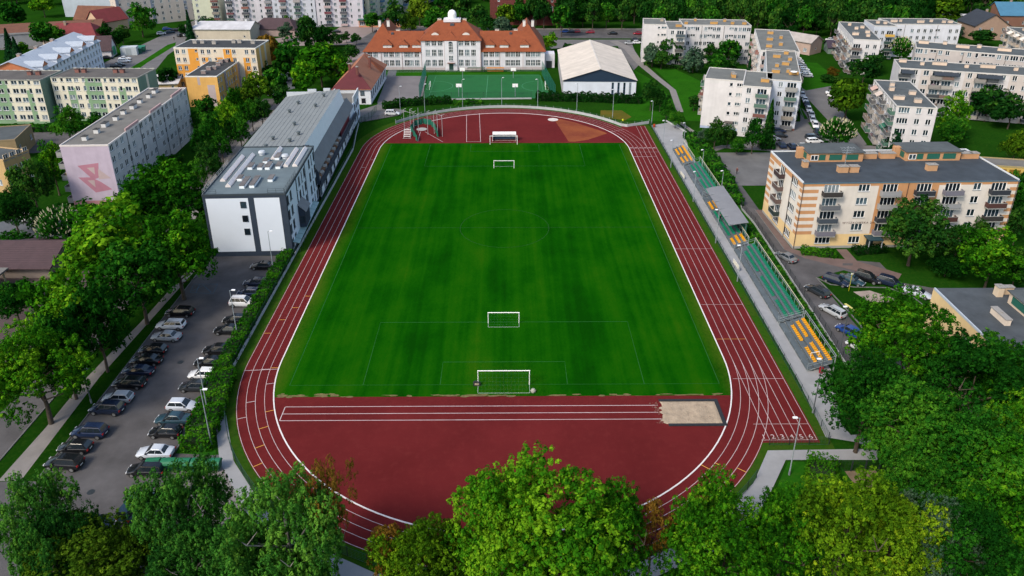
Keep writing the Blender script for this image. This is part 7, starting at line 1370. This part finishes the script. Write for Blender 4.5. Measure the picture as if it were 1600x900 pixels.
    out['mirror'] = [MB().box(c0 - .35, y0, zb + .02, c0 - .18, y1, zb + .16).mesh('mirror', RUBB) for y0, y1 in ((-hw - .1, -hw + .1), (hw - .1, hw + .1))]
    out['bumper'] = [MB().box(hl - .05, -hw * .62, .28, hl + .03, hw * .62, .44).mesh('bumper', RUBB), MB().box(-hl - .03, -hw * .7, .30, -hl + .06, hw * .7, .46).mesh('bumper', RUBB)]
    if kind in ('wagon', 'suv'): out['roof_rail'] = [MB().box(xb + .2, y - .018, H - .06, xa - .2, y + .018, H + .03).mesh('roof_rail', RUBB) for y in (-wt * .9, wt * .9)]
    return out
def carpaint(name, c, r=.22, metal=.0):
    m = mat('car_' + name, c, r, .03, 3., spec=.35, metal=metal); m.node_tree.nodes['Principled BSDF'].inputs['Coat Weight'].default_value = .4; m.node_tree.nodes['Principled BSDF'].inputs['Coat Roughness'].default_value = .06; return m
PAINTS = {k: carpaint(k, c) for k, c in dict(black=(.008, .009, .011), navy=(.010, .017, .038), dark=(.022, .026, .030), blue=(.012, .045, .19), teal=(.02, .05, .07), white=(.68, .69, .70), silver=(.36, .38, .40), grey=(.14, .15, .16), red=(.25, .015, .03), pale=(.46, .50, .56), dkblue=(.012, .022, .055)).items()}
CGLASS = mat('car_glass', (.012, .018, .024), .07, .05, 2., spec=.6); RUBB = mat('car_rubber', (.012, .012, .013), .8, .1, 4.); RIM = mat('car_rim', (.30, .31, .32), .4, .1, 4., metal=.6); LAMPW = mat('lamp_clear', (.62, .64, .66), .15, .05, 4., spec=.6); LAMPR = mat('lamp_red', (.30, .012, .012), .25, .05, 4., spec=.5)
_CP = {}
def car(kind, col, px, py, rz, label, group, cat='car', z=.6, far=False, pos=None):
    if kind not in _CP: _CP[kind] = car_parts(kind)
    p = _CP[kind]; c = Vector(pos) if pos else g(px, py, z); o = thing('parked_car' if kind != 'van' else 'parked_van', label, cat if kind != 'van' else 'van', (c.x, c.y, .02), rz, group)
    b = ob('body', p['body'], o); b.material_slots[0].link = 'OBJECT'; b.material_slots[0].material = PAINTS[col]
    ob('windscreen', p['windscreen'], o); ob('rear_window', p['rear_window'], o)
    for m in p['side_window']: ob('side_window', m, o)
    if far:
        for x, y, z_ in p['wheels']: ob('wheel', p['tyre'], o, (x, y, z_))
        return o
    for x, y, z_ in p['wheels']: w_ = ob('wheel', p['tyre'], o, (x, y, z_)); ob('rim', p['rim'], w_)
    for k in ('headlight', 'tail_light', 'number_plate', 'mirror', 'bumper', 'roof_rail'):
        for m in p.get(k, []): ob(k, m, o)
    return o
G1, G2 = 'cars in the left row of the car park', 'cars in the right row of the car park'
LR_ = [('wagon', 'black', 281, 487, 'black estate at the far end of the left car row'), ('wagon', 'white', 267, 507, 'white estate with a dark sunroof, second from the far end of the left row'), ('sedan', 'silver', 260, 525, 'silver saloon beside the white estate in the left row'), ('hatch', 'black', 239, 546, 'black hatchback just below the silver saloon'), ('sedan', 'black', 229, 562, 'black saloon second below the silver saloon'), ('sedan', 'navy', 216, 579, 'dark blue saloon in the middle of the left row'), ('wagon', 'black', 202, 598, 'black estate with pale roof rails above the grey hatchback'), ('hatch', 'silver', 184, 621, 'silver-grey hatchback in the lower part of the left row'), ('suv', 'navy', 167, 638, 'navy people carrier below the silver-grey hatchback'), ('suv', 'dkblue', 140, 674, 'dark blue off-roader after the empty bay'), ('hatch', 'black', 117, 698, 'black hatchback second from the near end of the left row'), ('suv', 'black', 100, 723, 'black car at the near end of the left row')]
for i, (k, c, x, y, lab) in enumerate(LR_): car(k, c, x, y, PI - .06 + .03 * math.sin(i * 2.1), lab, G1)
RR_ = [('sedan', 'black', 411, 415, 'black saloon nearest the white hall in the right row', PI), ('wagon', 'navy', 401, 441, 'navy estate second from the hall in the right row', PI), ('hatch', 'dkblue', 389, 457, 'dark blue hatchback above the white car in the right row', PI), ('suv', 'white', 380, 472, 'white off-roader with its nose to the hedge, far part of the right row', 0), ('hatch', 'black', 368, 499, 'black hatchback below the white off-roader', PI), ('sedan', 'black', 357, 515, 'black saloon two below the white off-roader', PI), ('wagon', 'black', 341, 546, 'black estate half behind the hedge, above two pale cars', PI), ('sedan', 'black', 328, 565, 'black car right above the white hatchback in the right row', PI), ('hatch', 'white', 317, 584, 'white hatchback half behind the hedge', PI), ('wagon', 'dark', 306, 603, 'dark grey estate below the white hatchback', PI), ('hatch', 'pale', 285, 633, 'silver hatchback facing the lane in the right row', 0), ('sedan', 'teal', 270, 654, 'dark bluish saloon below the silver hatchback', PI), ('hatch', 'black', 258, 674, 'black hatchback second below the silver one', PI), ('sedan', 'pale', 243, 706, 'pale blue-silver saloon next to the last black car', PI), ('wagon', 'black', 229, 733, 'black estate at the near end of the right row by the containers', PI)]
for k, c, x, y, lab, rz in RR_: car(k, c, x, y, rz - .04, lab, G2)
car('hatch', 'dkblue', 150, 818, -.1, 'dark blue hatchback parked crosswise at the bottom of the car park', G1)
o = car('van', 'teal', 214, 790, 1.35, 'dark van behind the birch at the bottom of the car park', G2)
car('suv', 'white', 613, 177, 0., 'white off-roader on the drive behind the far left bend', 'cars near the far bend')
G3 = 'cars by the cream and orange block'
for k, c, x, y, rz, lab in (('sedan', 'grey', 1228, 401, -1.05 + PI, 'dark saloon with a pale bonnet at the corner of the cream and orange block'), ('wagon', 'dark', 1277, 454, PI - 1.05, 'dark estate on the lane above the silver estate'), ('wagon', 'silver', 1301, 485, PI - 1.05, 'silver estate on the lane beside the lawn'), ('hatch', 'blue', 1326, 516, PI - 1.0, 'bright blue hatchback beside the maple'), ('hatch', 'white', 1343, 541, PI - 1.0, 'white car half hidden under the maple'), ('wagon', 'navy', 1307, 438, PI - .75 + PI, 'navy estate with a red tail light, first of the row by the lawn'), ('sedan', 'teal', 1331, 437, PI - .75 + PI, 'teal-grey saloon second in the row by the lawn'), ('suv', 'black', 1355, 434, PI - .7 + PI, 'black van-like car third in the row by the lawn'), ('suv', 'navy', 1391, 441, PI - .7 + PI, 'navy off-roader fourth in the row by the lawn'), ('sedan', 'pale', 1434, 457, PI - .7 + PI, 'silver-blue saloon by the cream wall corner')): car(k, c, x, y, rz, lab, G3)
G4 = 'cars along the lane between the white blocks'
_d = g(1277, 206) - g(1255, 148); ROWA = math.atan2(_d.y, _d.x)
for i, (k, c, x, y) in enumerate((('hatch', 'silver', 1254, 148), ('sedan', 'white', 1258, 156), ('hatch', 'navy', 1261, 163), ('hatch', 'white', 1264, 171), ('sedan', 'silver', 1268, 179), ('hatch', 'pale', 1270, 187), ('wagon', 'white', 1274, 195), ('hatch', 'black', 1277, 206))):  # white, silver and pale paints carry the sky's reflection on these roofs
    car(k, c, x, y, ROWA, ('silver', 'white', 'navy', 'white', 'silver', 'pale blue', 'white', 'black')[i] + ' car, number %s from the far end in the lane file' % ('one', 'two', 'three', 'four', 'five', 'six', 'seven', 'eight')[i], G4, far=True)
for k, c, x, y, rz, lab in (('wagon', 'dark', 1271, 214, .1, 'dark estate parked crosswise beside the white estate near the chestnut'), ('wagon', 'white', 1273, 220, .08, 'white estate parked crosswise below the chestnut'), ('hatch', 'white', 1253, 228, PI / 2, 'white-roofed car at the foot of the cream and orange block yard'), ('hatch', 'navy', 1237, 228, PI / 2, 'navy car in the yard behind the cream and orange block'), ('hatch', 'dkblue', 1221, 226, PI / 2, 'blue car at the left of the yard row'), ('wagon', 'silver', 1207, 216, .1, 'silver estate below the tall conifer'), ('hatch', 'dark', 1219, 211, .0, 'dark car behind the silver estate'), ('hatch', 'dkblue', 1217, 204, .1, 'dark blue car tucked against the bluish block'), ('sedan', 'white', 1301, 145, -.3, 'white car beside the yellow-green willow'), ('hatch', 'white', 1303, 150, -.8, 'second white car beside the yellow-green willow'), ('sedan', 'white', 1298, 62, -.2, 'white car by the shed with the purple roof'), ('hatch', 'dark', 1305, 60, -.2, 'dark car right of the white one by the purple shed')): car(k, c, x, y, rz, lab, G4, far=True)
for i in range(9):
    x, y = 1244 + i * 2.2, 90 + i * 3.5; car(('hatch', 'sedan')[i % 2], ('white', 'silver', 'white', 'grey', 'silver', 'white', 'pale', 'white', 'silver')[i], x, y, -.25, ('white', 'silver', 'white', 'grey', 'silver', 'white', 'pale blue', 'white', 'silver')[i] + ' car, ' + ('first', 'second', 'third', 'fourth', 'fifth', 'sixth', 'seventh', 'eighth', 'last')[i] + ' from the far end of the dense row by the lawn', 'pale cars in the dense row', far=True)
G5 = 'cars on and beside the road behind the gymnasium'
for k, c, x, y, lab in (('hatch', 'blue', 882, 49, 'blue car on the road behind the gymnasium'), ('sedan', 'navy', 892, 49, 'navy car on the road next to the blue one'), ('hatch', 'red', 900, 49, 'red car on the road next to the navy one'), ('hatch', 'red', 922, 50, 'red car in the middle of the road behind the gymnasium'), ('sedan', 'black', 957, 52, 'black car on the road above the gymnasium roof ridge'), ('hatch', 'red', 996, 52, 'dark red car at the right end of the road'), ('sedan', 'silver', 984, 67, 'silver car parked at the left of the far white block'), ('hatch', 'white', 996, 66, 'white car parked against the far white block'), ('sedan', 'dark', 994, 62, 'dark car behind the white one by the far block'), ('sedan', 'black', 525, 49, 'black car on the plaza road left of the school')): car(k, c, x, y, PI if 'road' in lab else 0., lab, G5, far=True)
G6 = 'cars along the upper left street'
for k, c, x, y, rz, lab in (('sedan', 'black', 167, 90, .2, 'black car by the end of the white terrace'), ('sedan', 'white', 195, 91, .3, 'white car on the left street kerb'), ('wagon', 'pale', 194, 95, .3, 'pale blue car in front of the white one on the left street'), ('hatch', 'dark', 181, 103, .3, 'dark car by the terrace porch'), ('hatch', 'black', 187, 101, .3, 'black car by the terrace porch'), ('hatch', 'white', 252, 52, .5, 'white car at the far left street bend'), ('hatch', 'blue', 261, 45, .5, 'blue car at the far left street bend'), ('sedan', 'teal', 265, 50, .5, 'teal car in front of the blue one at the bend'), ('hatch', 'black', 275, 47, .4, 'black car right of the blue one at the bend'), ('hatch', 'dark', 283, 55, 1.2, 'dark car before the warehouse'), ('hatch', 'pale', 291, 54, 1.2, 'pale car before the warehouse'), ('sedan', 'navy', 95, 328, 2.6, 'dark blue car at the foot of the pink mural gable'), ('hatch', 'grey', 126, 332, 2.5, 'grey car beside the dark blue one below the mural'), ('van', 'white', 54, 341, .2, 'white van in the yard left of the mural'), ('van', 'pale', 455, 122, .1, 'white minibus under the bright tree left of the annex')): car(k, c, x, y, rz, lab, G6, far=True)
# ================================================================ PEOPLE
def person_mesh(pose, top, trousers, hair=(.03, .02, .015)):
    """one continuous skinned body with separate fingers; pose: stand, walk or sit"""
    if pose == 'sit': J = dict(pel=(0, 0, .50), che=(-.06, 0, .92), nek=(-.04, 0, 1.08), hed=(-.01, 0, 1.24), k=(.44, .50), a=(.46, .06), t=(.60, .05), el=(.02, .74), wr=(.26, .60))
    elif pose == 'walk': J = dict(pel=(0, 0, .93), che=(.03, 0, 1.33), nek=(.04, 0, 1.50), hed=(.06, 0, 1.66), k=(.10, .50), a=(.02, .07), t=(.16, .03), el=(-.06, 1.12), wr=(.06, .88))
    else: J = dict(pel=(0, 0, .93), che=(0, 0, 1.33), nek=(0, 0, 1.50), hed=(.02, 0, 1.66), k=(.02, .50), a=(0, .07), t=(.15, .03), el=(-.02, 1.12), wr=(.06, .88))
    V, E, R = [J['pel'], J['che'], J['nek'], J['hed'], (J['hed'][0] - .01, 0, J['hed'][2] + .10)], [(0, 1), (1, 2), (2, 3), (3, 4)], [.15, .155, .055, .088, .085]
    def add(p, par, r): V.append(p); R.append(r); E.append((par, len(V) - 1)); return len(V) - 1
    for s in (-1, 1):
        off = .22 * s if pose == 'walk' else 0
        h = add((J['pel'][0], s * .095, J['pel'][2] - .06), 0, .088); k = add((J['k'][0] + off * .6, s * .10, J['k'][1]), h, .062); a = add((J['a'][0] + off, s * .10, J['a'][1]), k, .042); add((J['t'][0] + off, s * .11, J['t'][1]), a, .034)
        sh = add((J['che'][0], s * .19, J['che'][2] + .06), 1, .062); e = add((J['el'][0] - off * .4, s * .25, J['el'][1]), sh, .044); w_ = add((J['wr'][0] - off * .6, s * .23, J['wr'][1]), e, .030); pa = add((J['wr'][0] - off * .6 + .03, s * .23, J['wr'][1] - .075), w_, .030)
        for q in range(4): f1 = add((V[pa][0] + .03 - .018 * q + .012, s * (.225 + .004 * q), V[pa][2] - .05), pa, .010); add((V[f1][0] + .016, s * .222, V[f1][2] - (.040, .046, .044, .034)[q]), f1, .008)
        add((V[pa][0] + .055, s * .20, V[pa][2] - .02), pa, .010)
    me = bpy.data.meshes.new('person'); me.from_pydata(V, E, []); o = bpy.data.objects.new('tmp_person', me); COL.objects.link(o)
    o.modifiers.new('s', 'SKIN'); 
    for i, r in enumerate(R): me.skin_vertices[0].data[i].radius = (r, r * (1.25 if i == 1 else 1.0))
    me.skin_vertices[0].data[0].use_root = True; m = o.modifiers.new('u', 'SUBSURF'); m.levels = 1; m.render_levels = 1
    bpy.context.view_layer.update(); dg = bpy.context.evaluated_depsgraph_get(); nm = bpy.data.meshes.new_from_object(o.evaluated_get(dg)); bpy.data.objects.remove(o); nm.name = 'body'
    nm.materials.clear()
    for m in (mat('skin', (.45, .25, .17), .6, .08, 4.), paint(top, .9), paint(trousers, .9), mat('hair', hair, .8, .2, 6.)): nm.materials.append(m)
    for p in nm.polygons:
        c = p.center; z = c.z; hz = J['hed'][2]
        if z > hz + .06 or (z > hz - .08 and c.x < J['hed'][0] - .045): i = 3
        elif z > J['nek'][2] - .02: i = 0
        elif pose == 'sit': i = 0 if (z < .66 and c.x > .24 and abs(c.y) > .17) else 1 if z > .56 and not (c.x > .2 and abs(c.y) < .17) else 2
        else: i = 0 if (z < .90 and abs(c.y) > .19) else 1 if z > .94 else 2
        p.material_index = i
    nm.shade_smooth(); return nm
def person(pose, top, tr, loc, rz, label):
    o = ob('person', person_mesh(pose, top, tr), None, loc, rz); tag(o, label, 'person')
    J = {'sit': (-.01, 1.24), 'walk': (.06, 1.66), 'stand': (.02, 1.66)}[pose]
    fm = MB()
    for s in (-1, 1): fm.lathe([(.014, -.006), (.014, .006), (.001, .008)], 6, 0, (J[0] + .086, s * .034, J[1] + .03)); fm.box(J[0] - .02, s * .088 - .01, J[1] - .02, J[0] + .015, s * .088 + .01, J[1] + .045, 1)
    fm.poly([(J[0] + .085, -.012, J[1] + .02), (J[0] + .112, 0, J[1] - .008), (J[0] + .085, .012, J[1] + .02)], 1); fm.poly([(J[0] + .085, -.014, J[1] - .01), (J[0] + .112, 0, J[1] - .008), (J[0] + .085, .014, J[1] - .01)], 1); fm.box(J[0] + .07, -.025, J[1] - .045, J[0] + .092, .025, J[1] - .035, 2)
    ob('face', fm.mesh('face', [paint('14100e'), mat('skin', 0), paint('8a3a34')]), o)
    ob('shoes', MB().box(.0, -.01, 0, .01, .01, .001).mesh('shoes', paint('1a1a1c')), o) if False else None
    return o
p = g(1116.5, 328, 1.2); person('sit', '16181c', '1c2026', (X0 + 1.45, 147.6, .60), PI, 'person in dark clothes sitting on the upper row under the shelter edge')
person('walk', '14161a', '181a1e', (X0 + .5, 142.9, .47), PI / 2 + .3, 'person in black walking along the front row below the shelter')
p = g(973, 194); person('walk', 'c8d020', '2a3a30', (p.x, p.y + .3, 0), 0.2, 'person in a yellow-green top by the fence at the far right bend')
p = g(1151, 272); person('walk', '5a2a26', '2a2224', (p.x, p.y, .02), -2.2, 'person in brownish red crossing the asphalt yard')
p = g(272.5, 63); person('walk', '1a1c20', '16181a', (p.x, p.y, .02), -1.2, 'person in dark clothes walking on the upper left street')
